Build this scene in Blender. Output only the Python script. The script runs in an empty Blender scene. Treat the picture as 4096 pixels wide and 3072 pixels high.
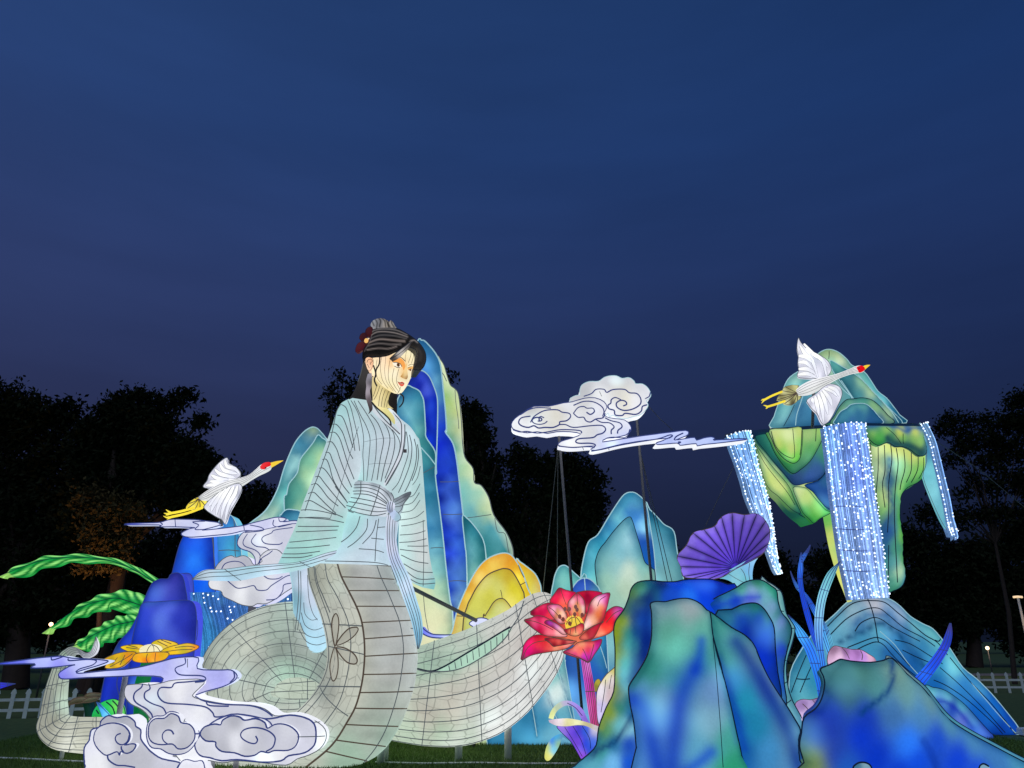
import bpy, bmesh, math, random
import numpy as np
from mathutils import Vector
from mathutils.bvhtree import BVHTree
from mathutils.geometry import delaunay_2d_cdt

random.seed(7)
rng = np.random.default_rng(11)
SC = bpy.context.scene
COL = SC.collection

# ------------------------------------------------------------------ camera
F, CX, CY = 2900.0, 2048.0, 1536.0          # focal length and centre, in pixels of a 4096 x 3072 frame
PITCH = math.radians(19.45)
EYE = Vector((0.0, 0.0, 1.6))
cam_data = bpy.data.cameras.new('camera')
cam_data.sensor_width = 36.0
cam_data.lens = F / 4096.0 * 36.0
cam_data.clip_end = 2000.0
cam = bpy.data.objects.new('camera', cam_data)
COL.objects.link(cam)
cam.location = EYE
cam.rotation_euler = (math.pi / 2 + PITCH, 0, 0)
SC.camera = cam

# ------------------------------------------------------------------ dusk sky
world = bpy.data.worlds.new('World')
SC.world = world
world.use_nodes = True
wn = world.node_tree.nodes
wl = world.node_tree.links
wn.clear()


def srgb(c):
    out = []
    for v in c:
        v = v / 255.0
        out.append(v / 12.92 if v <= 0.04045 else ((v + 0.055) / 1.055) ** 2.4)
    return tuple(out)


w_out = wn.new('ShaderNodeOutputWorld')
w_bg = wn.new('ShaderNodeBackground')
w_tc = wn.new('ShaderNodeTexCoord')
w_sep = wn.new('ShaderNodeSeparateXYZ')
wl.new(w_tc.outputs['Generated'], w_sep.inputs[0])
w_ramp = wn.new('ShaderNodeValToRGB')
for i, (p, c) in enumerate([(0.0, (22, 25, 42)), (0.10, (28, 32, 56)), (0.24, (39, 45, 80)), (0.42, (42, 56, 102)),
                            (0.60, (37, 60, 111)), (0.76, (34, 58, 106)), (1.0, (24, 42, 86))]):
    e = w_ramp.color_ramp.elements[i] if i < 2 else w_ramp.color_ramp.elements.new(p)
    e.position = p
    e.color = srgb(c) + (1,)
wl.new(w_sep.outputs['Z'], w_ramp.inputs[0])
w_map = wn.new('ShaderNodeMapRange')          # the west, where the sun has set, is a little paler
w_map.inputs['From Min'].default_value = -0.65
w_map.inputs['From Max'].default_value = 0.65
wl.new(w_sep.outputs['X'], w_map.inputs['Value'])
w_side = wn.new('ShaderNodeMix')
w_side.data_type = 'RGBA'
w_side.inputs['A'].default_value = (1.22, 1.22, 1.13, 1)
w_side.inputs['B'].default_value = (0.52, 0.74, 0.80, 1)
wl.new(w_map.outputs[0], w_side.inputs['Factor'])
w_mul = wn.new('ShaderNodeMix')
w_mul.data_type = 'RGBA'
w_mul.blend_type = 'MULTIPLY'
w_mul.inputs['Factor'].default_value = 1.0
wl.new(w_ramp.outputs[0], w_mul.inputs['A'])
wl.new(w_side.outputs['Result'], w_mul.inputs['B'])
w_cmap = wn.new('ShaderNodeMapping')          # thin streaky dusk cloud
w_cmap.inputs['Scale'].default_value = (1.1, 1.1, 6.0)
wl.new(w_tc.outputs['Generated'], w_cmap.inputs[0])
w_noise = wn.new('ShaderNodeTexNoise')
w_noise.inputs['Scale'].default_value = 2.2
w_noise.inputs['Detail'].default_value = 5.0
wl.new(w_cmap.outputs[0], w_noise.inputs['Vector'])
w_cr = wn.new('ShaderNodeMapRange')
w_cr.inputs['From Min'].default_value = 0.35
w_cr.inputs['From Max'].default_value = 0.7
w_cr.inputs['To Min'].default_value = 0.92
w_cr.inputs['To Max'].default_value = 1.06
wl.new(w_noise.outputs['Fac'], w_cr.inputs['Value'])
w_mul2 = wn.new('ShaderNodeVectorMath')
w_mul2.operation = 'SCALE'
wl.new(w_mul.outputs['Result'], w_mul2.inputs[0])
wl.new(w_cr.outputs[0], w_mul2.inputs['Scale'])
wl.new(w_mul2.outputs[0], w_bg.inputs['Color'])
w_bg.inputs['Strength'].default_value = 1.0
wl.new(w_bg.outputs[0], w_out.inputs[0])

SC.view_settings.view_transform = 'Standard'
SC.view_settings.look = 'None'
SC.view_settings.exposure = 0.0
SC.view_settings.gamma = 1.0
SC.cycles.use_denoising = True
SC.cycles.max_bounces = 4
SC.cycles.sample_clamp_indirect = 4.0

# weak, very soft sun lamp added as dusk fill for lawn and fence
sun_data = bpy.data.lights.new('sun', 'SUN')
sun_data.energy = 0.50
sun_data.angle = math.radians(60)
sun_data.color = (0.80, 0.88, 1.0)
sun = bpy.data.objects.new('sun', sun_data)
COL.objects.link(sun)
sun.rotation_euler = (math.radians(38), 0, math.radians(-25))

# ------------------------------------------------------------------ geometry helpers
CP, SP = math.cos(PITCH), math.sin(PITCH)


def ray(x, y):
    u = (x - CX) / F
    v = -(y - CY) / F
    return Vector((u, CP - v * SP, SP + v * CP))


def at(x, y, Y):
    """the point of the upright plane at distance Y that stands at x, y of a 4096 x 3072 frame"""
    d = ray(x, y)
    return EYE + d * (Y / d.y)


def pm(x, y, Y):
    """metres covered by one pixel there"""
    return (Y / ray(x, y).y) / F


def proj(P):
    d = P - EYE
    z = d.y * CP + d.z * SP
    u = d.x / z
    v = (-d.y * SP + d.z * CP) / z
    return CX + u * F, CY - v * F


def ground_y(Y):
    """frame row where the ground lies at distance Y"""
    return proj(Vector((0, Y, 0)))[1]


def smooth(pts, closed=True, n=4):
    if n <= 1:
        return [tuple(p) for p in pts]
    out = []
    N = len(pts)
    rngs = range(N) if closed else range(N - 1)
    for i in rngs:
        if closed:
            p0, p1, p2, p3 = pts[i - 1], pts[i], pts[(i + 1) % N], pts[(i + 2) % N]
        else:
            p1, p2 = pts[i], pts[i + 1]
            p0 = pts[i - 1] if i > 0 else p1
            p3 = pts[i + 2] if i + 2 < N else p2
        for k in range(n):
            t = k / n
            out.append(tuple(0.5 * (2 * b + (c - a) * t + (2 * a - 5 * b + 4 * c - d) * t * t + (3 * b - a - 3 * c + d) * t ** 3)
                             for a, b, c, d in zip(p0, p1, p2, p3)))
    if not closed:
        out.append(tuple(pts[-1]))
    return out


def Z(x0, y0, s):
    """points read off a view that starts at x0, y0 and is s times enlarged"""
    return lambda *p: [(x0 + p[i] / s, y0 + p[i + 1] / s) for i in range(0, len(p), 2)]


def rgb(c):
    return srgb(c)


# ------------------------------------------------------------------ materials
def new_mat(name):
    m = bpy.data.materials.new(name)
    m.use_nodes = True
    m.node_tree.nodes.clear()
    return m, m.node_tree.nodes, m.node_tree.links


def cloth(name, strength=1.0, mottle=0.07, hot=0.72, hot_scale=1.15, fine=0.045, scales=None, refl=0.22):
    """dyed cloth over a wire frame, glowing by itself, the light of inner lamps put in as soft brighter spots"""
    m, n, l = new_mat(name)
    out = n.new('ShaderNodeOutputMaterial')
    b = n.new('ShaderNodeBsdfPrincipled')
    l.new(b.outputs[0], out.inputs[0])
    a = n.new('ShaderNodeAttribute')
    a.attribute_name = 'paint'
    g = n.new('ShaderNodeNewGeometry')
    n1 = n.new('ShaderNodeTexNoise')
    n1.inputs['Scale'].default_value = 3.2
    n1.inputs['Detail'].default_value = 4.0
    l.new(g.outputs['Position'], n1.inputs['Vector'])
    r1 = n.new('ShaderNodeMapRange')
    r1.inputs['From Min'].default_value = 0.3
    r1.inputs['From Max'].default_value = 0.7
    r1.inputs['To Min'].default_value = 1.0 - mottle
    r1.inputs['To Max'].default_value = 1.0 + mottle
    l.new(n1.outputs['Fac'], r1.inputs['Value'])
    n2 = n.new('ShaderNodeTexNoise')
    n2.inputs['Scale'].default_value = 38.0
    n2.inputs['Detail'].default_value = 3.0
    l.new(g.outputs['Position'], n2.inputs['Vector'])
    r2 = n.new('ShaderNodeMapRange')
    r2.inputs['From Min'].default_value = 0.3
    r2.inputs['From Max'].default_value = 0.7
    r2.inputs['To Min'].default_value = 1.0 - fine
    r2.inputs['To Max'].default_value = 1.0 + fine
    l.new(n2.outputs['Fac'], r2.inputs['Value'])
    mm = n.new('ShaderNodeMath')
    mm.operation = 'MULTIPLY'
    l.new(r1.outputs[0], mm.inputs[0])
    l.new(r2.outputs[0], mm.inputs[1])
    v = n.new('ShaderNodeTexVoronoi')         # lamps behind the cloth, their glow put into the emission colour
    v.feature = 'F1'
    v.inputs['Scale'].default_value = hot_scale
    l.new(g.outputs['Position'], v.inputs['Vector'])
    r3 = n.new('ShaderNodeMapRange')
    r3.interpolation_type = 'SMOOTHERSTEP'
    r3.inputs['From Min'].default_value = 0.40
    r3.inputs['From Max'].default_value = 0.0
    r3.inputs['To Min'].default_value = 0.0
    r3.inputs['To Max'].default_value = hot
    l.new(v.outputs['Distance'], r3.inputs['Value'])
    sc = n.new('ShaderNodeVectorMath')
    sc.operation = 'SCALE'
    l.new(a.outputs['Color'], sc.inputs[0])
    l.new(mm.outputs[0], sc.inputs['Scale'])
    wh = n.new('ShaderNodeMix')
    wh.data_type = 'RGBA'
    l.new(r3.outputs[0], wh.inputs['Factor'])
    l.new(sc.outputs[0], wh.inputs['A'])
    hs = n.new('ShaderNodeVectorMath')
    hs.operation = 'MULTIPLY_ADD'
    hs.inputs[1].default_value = (1.35, 1.35, 1.35)
    hs.inputs[2].default_value = (0.06, 0.19, 0.20)
    l.new(a.outputs['Color'], hs.inputs[0])
    l.new(hs.outputs[0], wh.inputs['B'])
    col = wh.outputs['Result']
    if scales:
        uv = n.new('ShaderNodeUVMap')
        mp = n.new('ShaderNodeMapping')
        mp.inputs['Scale'].default_value = (scales[0], scales[1], 1)
        l.new(uv.outputs[0], mp.inputs[0])
        ve = n.new('ShaderNodeTexVoronoi')
        ve.feature = 'DISTANCE_TO_EDGE'
        ve.voronoi_dimensions = '2D'
        ve.inputs['Randomness'].default_value = 0.45
        ve.inputs['Scale'].default_value = 1.0
        l.new(mp.outputs[0], ve.inputs['Vector'])
        rr = n.new('ShaderNodeMapRange')
        rr.inputs['From Min'].default_value = 0.015
        rr.inputs['From Max'].default_value = 0.06
        rr.inputs['To Min'].default_value = 0.66
        rr.inputs['To Max'].default_value = 1.0
        l.new(ve.outputs['Distance'], rr.inputs['Value'])
        s2 = n.new('ShaderNodeVectorMath')
        s2.operation = 'SCALE'
        l.new(col, s2.inputs[0])
        l.new(rr.outputs[0], s2.inputs['Scale'])
        col = s2.outputs[0]
    ds = n.new('ShaderNodeVectorMath')
    ds.operation = 'SCALE'
    ds.inputs['Scale'].default_value = refl
    l.new(a.outputs['Color'], ds.inputs[0])
    l.new(ds.outputs[0], b.inputs['Base Color'])
    b.inputs['Roughness'].default_value = 0.55
    b.inputs['Specular IOR Level'].default_value = 0.25
    l.new(col, b.inputs['Emission Color'])
    b.inputs['Emission Strength'].default_value = strength
    return m


def plain(name, c, rough=0.6, emit=None, strength=1.0, metal=0.0, noise=0.25, nscale=14.0):
    m, n, l = new_mat(name)
    out = n.new('ShaderNodeOutputMaterial')
    b = n.new('ShaderNodeBsdfPrincipled')
    l.new(b.outputs[0], out.inputs[0])
    g = n.new('ShaderNodeNewGeometry')
    t = n.new('ShaderNodeTexNoise')
    t.inputs['Scale'].default_value = nscale
    t.inputs['Detail'].default_value = 4
    l.new(g.outputs['Position'], t.inputs['Vector'])
    mx = n.new('ShaderNodeMix')
    mx.data_type = 'RGBA'
    mx.inputs['A'].default_value = tuple(v * (1 - noise) for v in c) + (1,)
    mx.inputs['B'].default_value = tuple(v * (1 + noise) for v in c) + (1,)
    l.new(t.outputs['Fac'], mx.inputs['Factor'])
    l.new(mx.outputs['Result'], b.inputs['Base Color'])
    b.inputs['Roughness'].default_value = rough
    b.inputs['Metallic'].default_value = metal
    if emit:
        b.inputs['Emission Color'].default_value = tuple(emit) + (1,)
        b.inputs['Emission Strength'].default_value = strength
    return m


M = {
    'cloth': cloth('lantern_cloth'),
    'cloth_soft': cloth('lantern_cloth_soft', mottle=0.10, hot=0.25, fine=0.04),
    'cloth_cloud': cloth('lantern_cloth_cloud', mottle=0.05, hot=0.65, hot_scale=1.7, fine=0.03),
    'cloth_skin': cloth('lantern_cloth_skin', mottle=0.05, hot=0.05, fine=0.04),
    'cloth_scale': cloth('lantern_cloth_scales', mottle=0.10, hot=0.45, fine=0.04, scales=(5.6, 4.2)),
    'cloth_plate': cloth('lantern_cloth_plates', mottle=0.12, hot=0.25, fine=0.05),
    'cloth_gloss': cloth('lantern_cloth_petal', mottle=0.15, hot=0.18, hot_scale=4.0, fine=0.05),
    'tinsel': cloth('waterfall_tinsel', mottle=0.20, hot=0.25, hot_scale=3.0, fine=0.3),
    'unlit': cloth('unlit_cloth', strength=0.03, mottle=0.1, hot=0.0, refl=0.9),
    'wire': plain('frame_wire_grey', (0.035, 0.04, 0.045), 0.5, emit=srgb((78, 86, 92)), strength=0.9),  # emission added so the frame wires read lighter; they are no lamps
    'wire_navy': plain('frame_wire_navy', (0.01, 0.015, 0.06), 0.5, emit=srgb((52, 66, 132)), strength=0.75),
    'wire_dark': plain('frame_wire_dark', (0.008, 0.012, 0.02), 0.5, emit=srgb((8, 22, 44)), strength=0.8),
    'wire_light': plain('frame_piping_light', (0.4, 0.5, 0.5), 0.5, emit=srgb((160, 204, 214)), strength=0.7),
    'wire_brown': plain('frame_wire_brown', (0.03, 0.02, 0.015), 0.5, emit=srgb((80, 68, 58)), strength=0.85),
    'led': plain('led_bulb', (0.8, 0.85, 0.9), 0.3, emit=(0.78, 0.88, 1.0), strength=1.5),
    'steel': plain('galvanised_steel', (0.32, 0.33, 0.35), 0.45, noise=0.15),
    'pole': plain('black_pole', (0.12, 0.12, 0.135), 0.5),
    'rope': plain('guy_wire', (0.10, 0.10, 0.11), 0.6),
    'hair': plain('black_hair_cloth', (0.02, 0.02, 0.02), 0.4, emit=srgb((30, 29, 30)), strength=0.9, noise=0.4),
    'fence': plain('white_fence_paint', (0.80, 0.86, 0.82), 0.6, noise=0.12),
    'wood': plain('warm_timber', (0.42, 0.22, 0.10), 0.6),
    'bark': plain('tree_bark', (0.045, 0.03, 0.024), 0.85, noise=0.5, nscale=5.0),
}


def leaf_mat(name, a, b2):
    m, n, l = new_mat(name)
    out = n.new('ShaderNodeOutputMaterial')
    b = n.new('ShaderNodeBsdfPrincipled')
    l.new(b.outputs[0], out.inputs[0])
    g = n.new('ShaderNodeNewGeometry')
    t = n.new('ShaderNodeTexNoise')
    t.inputs['Scale'].default_value = 1.1
    l.new(g.outputs['Position'], t.inputs['Vector'])
    mx = n.new('ShaderNodeMix')
    mx.data_type = 'RGBA'
    mx.inputs['A'].default_value = a + (1,)
    mx.inputs['B'].default_value = b2 + (1,)
    l.new(t.outputs['Fac'], mx.inputs['Factor'])
    l.new(mx.outputs['Result'], b.inputs['Base Color'])
    b.inputs['Roughness'].default_value = 0.8
    b.inputs['Specular IOR Level'].default_value = 0.08
    return m


M['leaf'] = leaf_mat('tree_leaf', (0.010, 0.016, 0.007), (0.018, 0.025, 0.011))
M['leaf_lit'] = leaf_mat('tree_leaf_lit', (0.06, 0.055, 0.02), (0.10, 0.07, 0.03))  # lamp-lit foliage: the warm light is put into a lighter, browner leaf colour
M['grass'] = leaf_mat('grass_blade', (0.07, 0.15, 0.035), (0.16, 0.25, 0.07))

# ------------------------------------------------------------------ building blocks


def raw_mesh(name, V, Fc, mat, cols=None, uv=None, shade=True):
    me = bpy.data.meshes.new(name)
    me.from_pydata([tuple(v) for v in V], [], Fc)
    if cols is not None:
        ca = me.color_attributes.new('paint', 'FLOAT_COLOR', 'POINT')
        arr = np.ones((len(V), 4), np.float32)
        arr[:, :3] = np.asarray(cols, np.float32)
        ca.data.foreach_set('color', arr.ravel())
    if uv is not None:
        ul = me.uv_layers.new(name='UVMap')
        li = np.empty(len(me.loops), np.int32)
        me.loops.foreach_get('vertex_index', li)
        ul.data.foreach_set('uv', np.asarray(uv, np.float32)[li].ravel())
    me.materials.append(mat)
    if shade:
        me.polygons.foreach_set('use_smooth', np.ones(len(me.polygons), bool))
    me.update()
    return me


def tube(path, r, sides=5, cap=False):
    """ring-swept tube along world points; r a number or list"""
    P = [Vector(p) for p in path]
    n = len(P)
    V, Fc = [], []
    up = Vector((0.12, 0.31, 0.94))
    prev = None
    for i, p in enumerate(P):
        t = (P[min(i + 1, n - 1)] - P[max(i - 1, 0)])
        if t.length < 1e-9:
            t = Vector((0, 0, 1))
        t.normalize()
        if prev is None:
            a = t.cross(up)
            if a.length < 1e-3:
                a = t.cross(Vector((1, 0, 0)))
        else:
            a = prev - t * prev.dot(t)
            if a.length < 1e-6:
                a = t.cross(up)
        a.normalize()
        prev = a
        b = t.cross(a)
        rr = r[i] if isinstance(r, (list, tuple)) else r
        for k in range(sides):
            th = 2 * math.pi * k / sides
            V.append(p + (a * math.cos(th) + b * math.sin(th)) * rr)
    for i in range(n - 1):
        for k in range(sides):
            k2 = (k + 1) % sides
            Fc.append((i * sides + k, i * sides + k2, (i + 1) * sides + k2, (i + 1) * sides + k))
    if cap:
        Fc.append(tuple(range(sides))[::-1])
        Fc.append(tuple((n - 1) * sides + k for k in range(sides)))
    return V, Fc


def paint_fn(ctrl, p=4.4):
    pts = np.array([(c[0], c[1]) for c in ctrl], float)
    cs = np.array([srgb(c[2]) for c in ctrl], float)
    k = np.array([1.0, 0.72])                 # brushed mostly up and down
    soft = 60.0
    if len(pts) > 2:
        dd = (((pts[:, None] - pts[None]) * k) ** 2).sum(2) + np.eye(len(pts)) * 1e9
        soft = 60.0 + 0.42 * float(np.median(dd.min(1)))

    def f(XY):
        XY = np.asarray(XY, float)
        d2 = (((XY[:, None, :] - pts[None]) * k) ** 2).sum(2) + soft
        w = d2 ** (-p / 2)
        return (w @ cs) / w.sum(1)[:, None]
    return f


def seg_dist(XY, poly, closed=True):
    A = np.asarray(poly, float)
    B = np.roll(A, -1, 0) if closed else A[1:]
    if not closed:
        A = A[:-1]
    best = np.full(len(XY), 1e18)
    for a, b in zip(A, B):
        ab = b - a
        L = (ab ** 2).sum() + 1e-12
        t = np.clip(((XY - a) @ ab) / L, 0, 1)
        d = ((XY - (a + t[:, None] * ab)) ** 2).sum(1)
        np.minimum(best, d, out=best)
    return np.sqrt(best)


def stroke(cols, XY, strokes):
    """airbrushed bands: (points, width, colour, strength)"""
    for pl, w, c, s in strokes:
        d = seg_dist(XY, smooth(pl, False, 4), False)
        k = (np.exp(-(d / w) ** 2) * s)[:, None]
        cols[:] = cols * (1 - k) + np.array(srgb(c))[None] * k
    return cols


class Thing:
    def __init__(self, name, label, cat, x, y, Y, group=None, ground=True):
        b = at(x, y, Y)
        if ground:
            b.z = 0.0
        self.base = b
        o = bpy.data.objects.new(name, None)
        o.empty_display_size = 0.3
        COL.objects.link(o)
        o.location = b
        o['label'] = label
        o['category'] = cat
        if group:
            o['group'] = group
        self.o = o
        self.wires = {}
        self.surf = []

    def add(self, name, V, Fc, mat='cloth', cols=None, uv=None, parent=None, label=None, kind=None, shade=True, hit=True):
        V = [Vector(v) for v in V]
        if hit:
            self.surf.append((V, Fc))
        me = raw_mesh(name, [v - self.base for v in V], Fc, M[mat] if isinstance(mat, str) else mat, cols, uv, shade)
        o = bpy.data.objects.new(name, me)
        COL.objects.link(o)
        o.parent = parent or self.o
        if label:
            o['label'] = label
        if kind:
            o['kind'] = kind
        return o

    def wire(self, mat, V, Fc):
        w = self.wires.setdefault(mat, ([], []))
        n = len(w[0])
        w[0].extend(V)
        w[1].extend([tuple(i + n for i in f) for f in Fc])

    def bvh(self, which=None):
        V, Fc = [], []
        for v, f in (self.surf if which is None else [self.surf[i] for i in which]):
            n = len(V)
            V.extend(v)
            Fc.extend([tuple(i + n for i in g) for g in f])
        return BVHTree.FromPolygons(V, Fc)

    def draw(self, polys, mat='wire', r=2.6, n=4, which=None, eps=0.012, tree=None, closed=False):
        """wires laid on the surface along the given frame points"""
        tree = tree or self.bvh(which)
        for pl in polys:
            run = []
            pts = smooth(pl, closed, n)
            if closed:
                pts = pts + [pts[0]]
            for (x, y) in pts:
                d = ray(x, y).normalized()
                loc, nor, _, dist = tree.ray_cast(EYE, d)
                if loc is None:
                    if len(run) > 1:
                        self.wire(mat, *tube(run, r * run[0].y / F, 4))
                    run = []
                    continue
                if run and (loc - run[-1]).length > 0.6:
                    if len(run) > 1:
                        self.wire(mat, *tube(run, r * run[0].y / F, 4))
                    run = []
                run.append(loc - d * eps)
            if len(run) > 1:
                self.wire(mat, *tube(run, r * run[0].y / F, 4))
        return tree

    def patch(self, name, pts, col, tree, eps=0.02, n=3, mat='cloth_skin', step=None, parent=None, ctrl=None, label=None):
        """a thin painted piece laid on a surface; pts in frame points"""
        out = smooth(pts, True, n)
        V2, T, nb = cdt(out, step or max(6.0, bbox_size(out) / 7))
        V = []
        last = None
        for (x, y) in V2:
            d = ray(x, y).normalized()
            loc = tree.ray_cast(EYE, d)[0]
            if loc is None:
                loc = at(x, y, last.y if last is not None else 11.0)
            else:
                last = loc
            V.append(loc - d * eps)
        cols = paint_fn(ctrl)(np.array(V2)) if ctrl else np.tile(srgb(col), (len(V), 1))
        return self.add(name, V, T, mat, cols, parent=parent, hit=False, label=label)

    def done(self, name='frame_wire'):
        for mat, (V, Fc) in self.wires.items():
            self.add(name, V, Fc, mat, kind='stuff', hit=False)
        self.wires = {}
        return self.o


def bbox_size(pts):
    a = np.asarray(pts)
    return float(max(a[:, 0].max() - a[:, 0].min(), a[:, 1].max() - a[:, 1].min()))


def cdt(outline, step):
    """triangulate a closed outline with an even fill of inner points"""
    A = np.asarray(outline, float)
    xs = np.arange(A[:, 0].min() + step / 2, A[:, 0].max(), step)
    ys = np.arange(A[:, 1].min() + step / 2, A[:, 1].max(), step * 0.87)
    G = []
    for j, y in enumerate(ys):
        for x in xs:
            G.append((x + (step / 2 if j % 2 else 0), y))
    if G:
        G = np.array(G)
        d = seg_dist(G, A)
        B = np.roll(A, -1, 0)
        inside = np.zeros(len(G), bool)
        for a, b in zip(A, B):
            cond = ((a[1] > G[:, 1]) != (b[1] > G[:, 1]))
            xx = (b[0] - a[0]) * (G[:, 1] - a[1]) / (b[1] - a[1] + 1e-12) + a[0]
            inside ^= cond & (G[:, 0] < xx)
        G = G[inside & (d > step * 0.35)]
    vs = [Vector(p) for p in A] + [Vector(p) for p in G]
    r = delaunay_2d_cdt(vs, [], [list(range(len(A)))], 1, 1e-6)
    V2 = [(v.x, v.y) for v in r[0]]
    T = [tuple(f) for f in r[2]]
    return V2, T, len(A)


def panel(th, name, pts, Y, T=0.4, bulge=0.10, br=None, ctrl=None, col=(200, 200, 200), edge=None, strokes=(), rim=None,
          rim_r=3.0, side=None, mat='cloth', n=4, res=40, parent=None, label=None, tilt=0.0, x0=None, back=True, lean=0.0):
    """a padded cloth face of a lantern: outline in frame points on the upright plane at distance Y,
    front swelling by bulge, box sides T deep; edge=(width, colour, strength) airbrush along the outline"""
    out = smooth(pts, True, n)
    A = np.asarray(out)
    size = bbox_size(out)
    V2, Tr, nb = cdt(out, size / res)
    XY = np.array(V2)
    d = seg_dist(XY, A)
    br = br or size * 0.16
    q = np.clip(d / br, 0, 1)
    h = bulge * np.sqrt(np.clip(1 - (1 - q) ** 2, 0, 1))
    cols = paint_fn(ctrl)(XY) if ctrl else np.tile(srgb(col), (len(XY), 1))
    cols = np.array(cols)
    if edge:
        k = (np.exp(-(d / edge[0]) ** 2) * edge[2])[:, None]
        cols = cols * (1 - k) + np.array(srgb(edge[1]))[None] * k
    if name == 'rock_face' and not edge:      # darker dye brushed along the seams
        ew = min(20.0, size * 0.045)
        cols = cols * (1 - 0.50 * np.exp(-(d / ew) ** 2))[:, None] ** np.array([1.5, 1.0, 0.75])
    if strokes:
        stroke(cols, XY, strokes)
    xm = x0 if x0 is not None else A[:, 0].mean()
    yb = A[:, 1].max()

    def pos(x, y, dy=0.0):
        yy = Y + tilt * (x - xm) / F * Y + lean * (yb - y) / F * Y
        return at(x, y, yy) + Vector((0, dy, 0))
    V = [pos(x, y, -hh) for (x, y), hh in zip(V2, h)]
    Fc = list(Tr)
    # orientation: faces toward the camera
    nn = Vector((0, 0, 0))
    for f in Tr[:60]:
        nn += (V[f[1]] - V[f[0]]).cross(V[f[2]] - V[f[0]])
    if nn.y > 0:
        Fc = [f[::-1] for f in Fc]
    # boundary edges from the triangles
    cnt = {}
    for f in Fc:
        for a, b in ((f[0], f[1]), (f[1], f[2]), (f[2], f[0])):
            cnt[(a, b)] = 1
    bd = [(a, b) for (a, b) in cnt if (b, a) not in cnt]
    sc = np.array(srgb(side)) if side else None
    cl = list(cols)
    dup, bk = {}, {}
    ctr = pos((A[:, 0].max() + A[:, 0].min()) / 2, A[:, 1].mean())
    half = max(0.15, (pos(A[:, 0].max(), A[:, 1].mean()) - pos(A[:, 0].min(), A[:, 1].mean())).length / 2)
    tp = 0.0 if (mat == 'cloth_cloud' or (side and xm < 2150)) else min(0.5, T * 0.42 / half)
    for a, b in bd:
        for v in (a, b):
            if v not in dup:
                dup[v] = len(V)
                V.append(V[v].copy())
                cl.append(sc if sc is not None else cols[v])
                bk[v] = len(V)
                V.append(V[v] + Vector(((ctr.x - V[v].x) * tp, T, min(0.0, (ctr.z - V[v].z) * tp))))
                cl.append(sc if sc is not None else cols[v] * 0.8)
        Fc.append((dup[b], dup[a], bk[a], bk[b]))
    if back:
        order = {a: b for a, b in bd}
        loop, cur = [], bd[0][0]
        for _ in range(len(bd)):
            loop.append(bk[cur])
            cur = order[cur]
            if cur == bd[0][0]:
                break
        if len(loop) > 2:
            Fc.append(tuple(loop[::-1]))
    o = th.add(name, V, Fc, mat, np.array(cl), parent=parent, label=label)
    if rim:
        path = [pos(x, y, -0.012) for x, y in out]
        path.append(path[0])
        th.wire(rim, *tube(path, rim_r * Y / F, 4))
    return o


def loft(th, name, L, R, Y, depth=0.8, ctrl=None, col=(200, 200, 200), colfn=None, mat='cloth', sub=4, na=28, parent=None,
         label=None, strokes=(), caps=True, sq=2.0):
    """a rounded body between two silhouettes: L and R lists of frame points, Y a distance or one for each station"""
    n = len(L)
    Ys = [Y] * n if isinstance(Y, (int, float)) else list(Y)
    Ds = [depth] * n if isinstance(depth, (int, float)) else list(depth)
    S = [(L[i][0], L[i][1], R[i][0], R[i][1], Ys[i], Ds[i]) for i in range(n)]
    S = smooth(S, False, sub)
    V, px, uv, grid, cen = [], [], [], [], []
    along = 0.0
    pc = None
    for (lx, ly, rx, ry, yy, dd) in S:
        a, b = at(lx, ly, yy), at(rx, ry, yy)
        c = (a + b) / 2
        H = (b - a) / 2
        D = (EYE - c).normalized()
        ax = H.cross(D)
        if pc is not None:
            along += (c - pc).length
        pc = c
        D2 = D - H.normalized() * D.dot(H.normalized()) if H.length > 1e-6 else D
        D2.normalize()
        row = []
        for k in range(na):
            t = 2 * math.pi * k / na
            ct, st = math.cos(t), math.sin(t)
            e = 2.0 / sq
            ct = math.copysign(abs(ct) ** e, ct)
            st = math.copysign(abs(st) ** e, st)
            p = c + H * ct + D2 * (st * H.length * dd)
            row.append(len(V))
            V.append(p)
            uv.append((2 * H.length * math.acos(max(-1, min(1, ct))) * 0.5 * (1 if st >= 0 else -1) * 1.6, along))
            px.append(proj(p))
        grid.append(row)
        cen.append(c)
    Fc = []
    for i in range(len(grid) - 1):
        for k in range(na):
            k2 = (k + 1) % na
            Fc.append((grid[i][k], grid[i][k2], grid[i + 1][k2], grid[i + 1][k]))
    if caps:
        for gi, rev in ((0, False), (-1, True)):
            c = len(V)
            V.append(cen[gi].copy())
            px.append(proj(cen[gi]))
            uv.append((0, 0))
            for k in range(na):
                k2 = (k + 1) % na
                f = (c, grid[gi][k2], grid[gi][k])
                Fc.append(f[::-1] if rev else f)
    PX = np.array(px)
    if colfn:
        cols = colfn(PX)
    elif ctrl:
        cols = paint_fn(ctrl)(PX)
    else:
        cols = np.tile(srgb(col), (len(V), 1))
    cols = np.array(cols)
    if strokes:
        stroke(cols, PX, strokes)
    o = th.add(name, V, Fc, mat, cols, uv, parent=parent, label=label)
    o_grid = [[V[i] for i in row] for row in grid]
    return o, o_grid, cen


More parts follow.
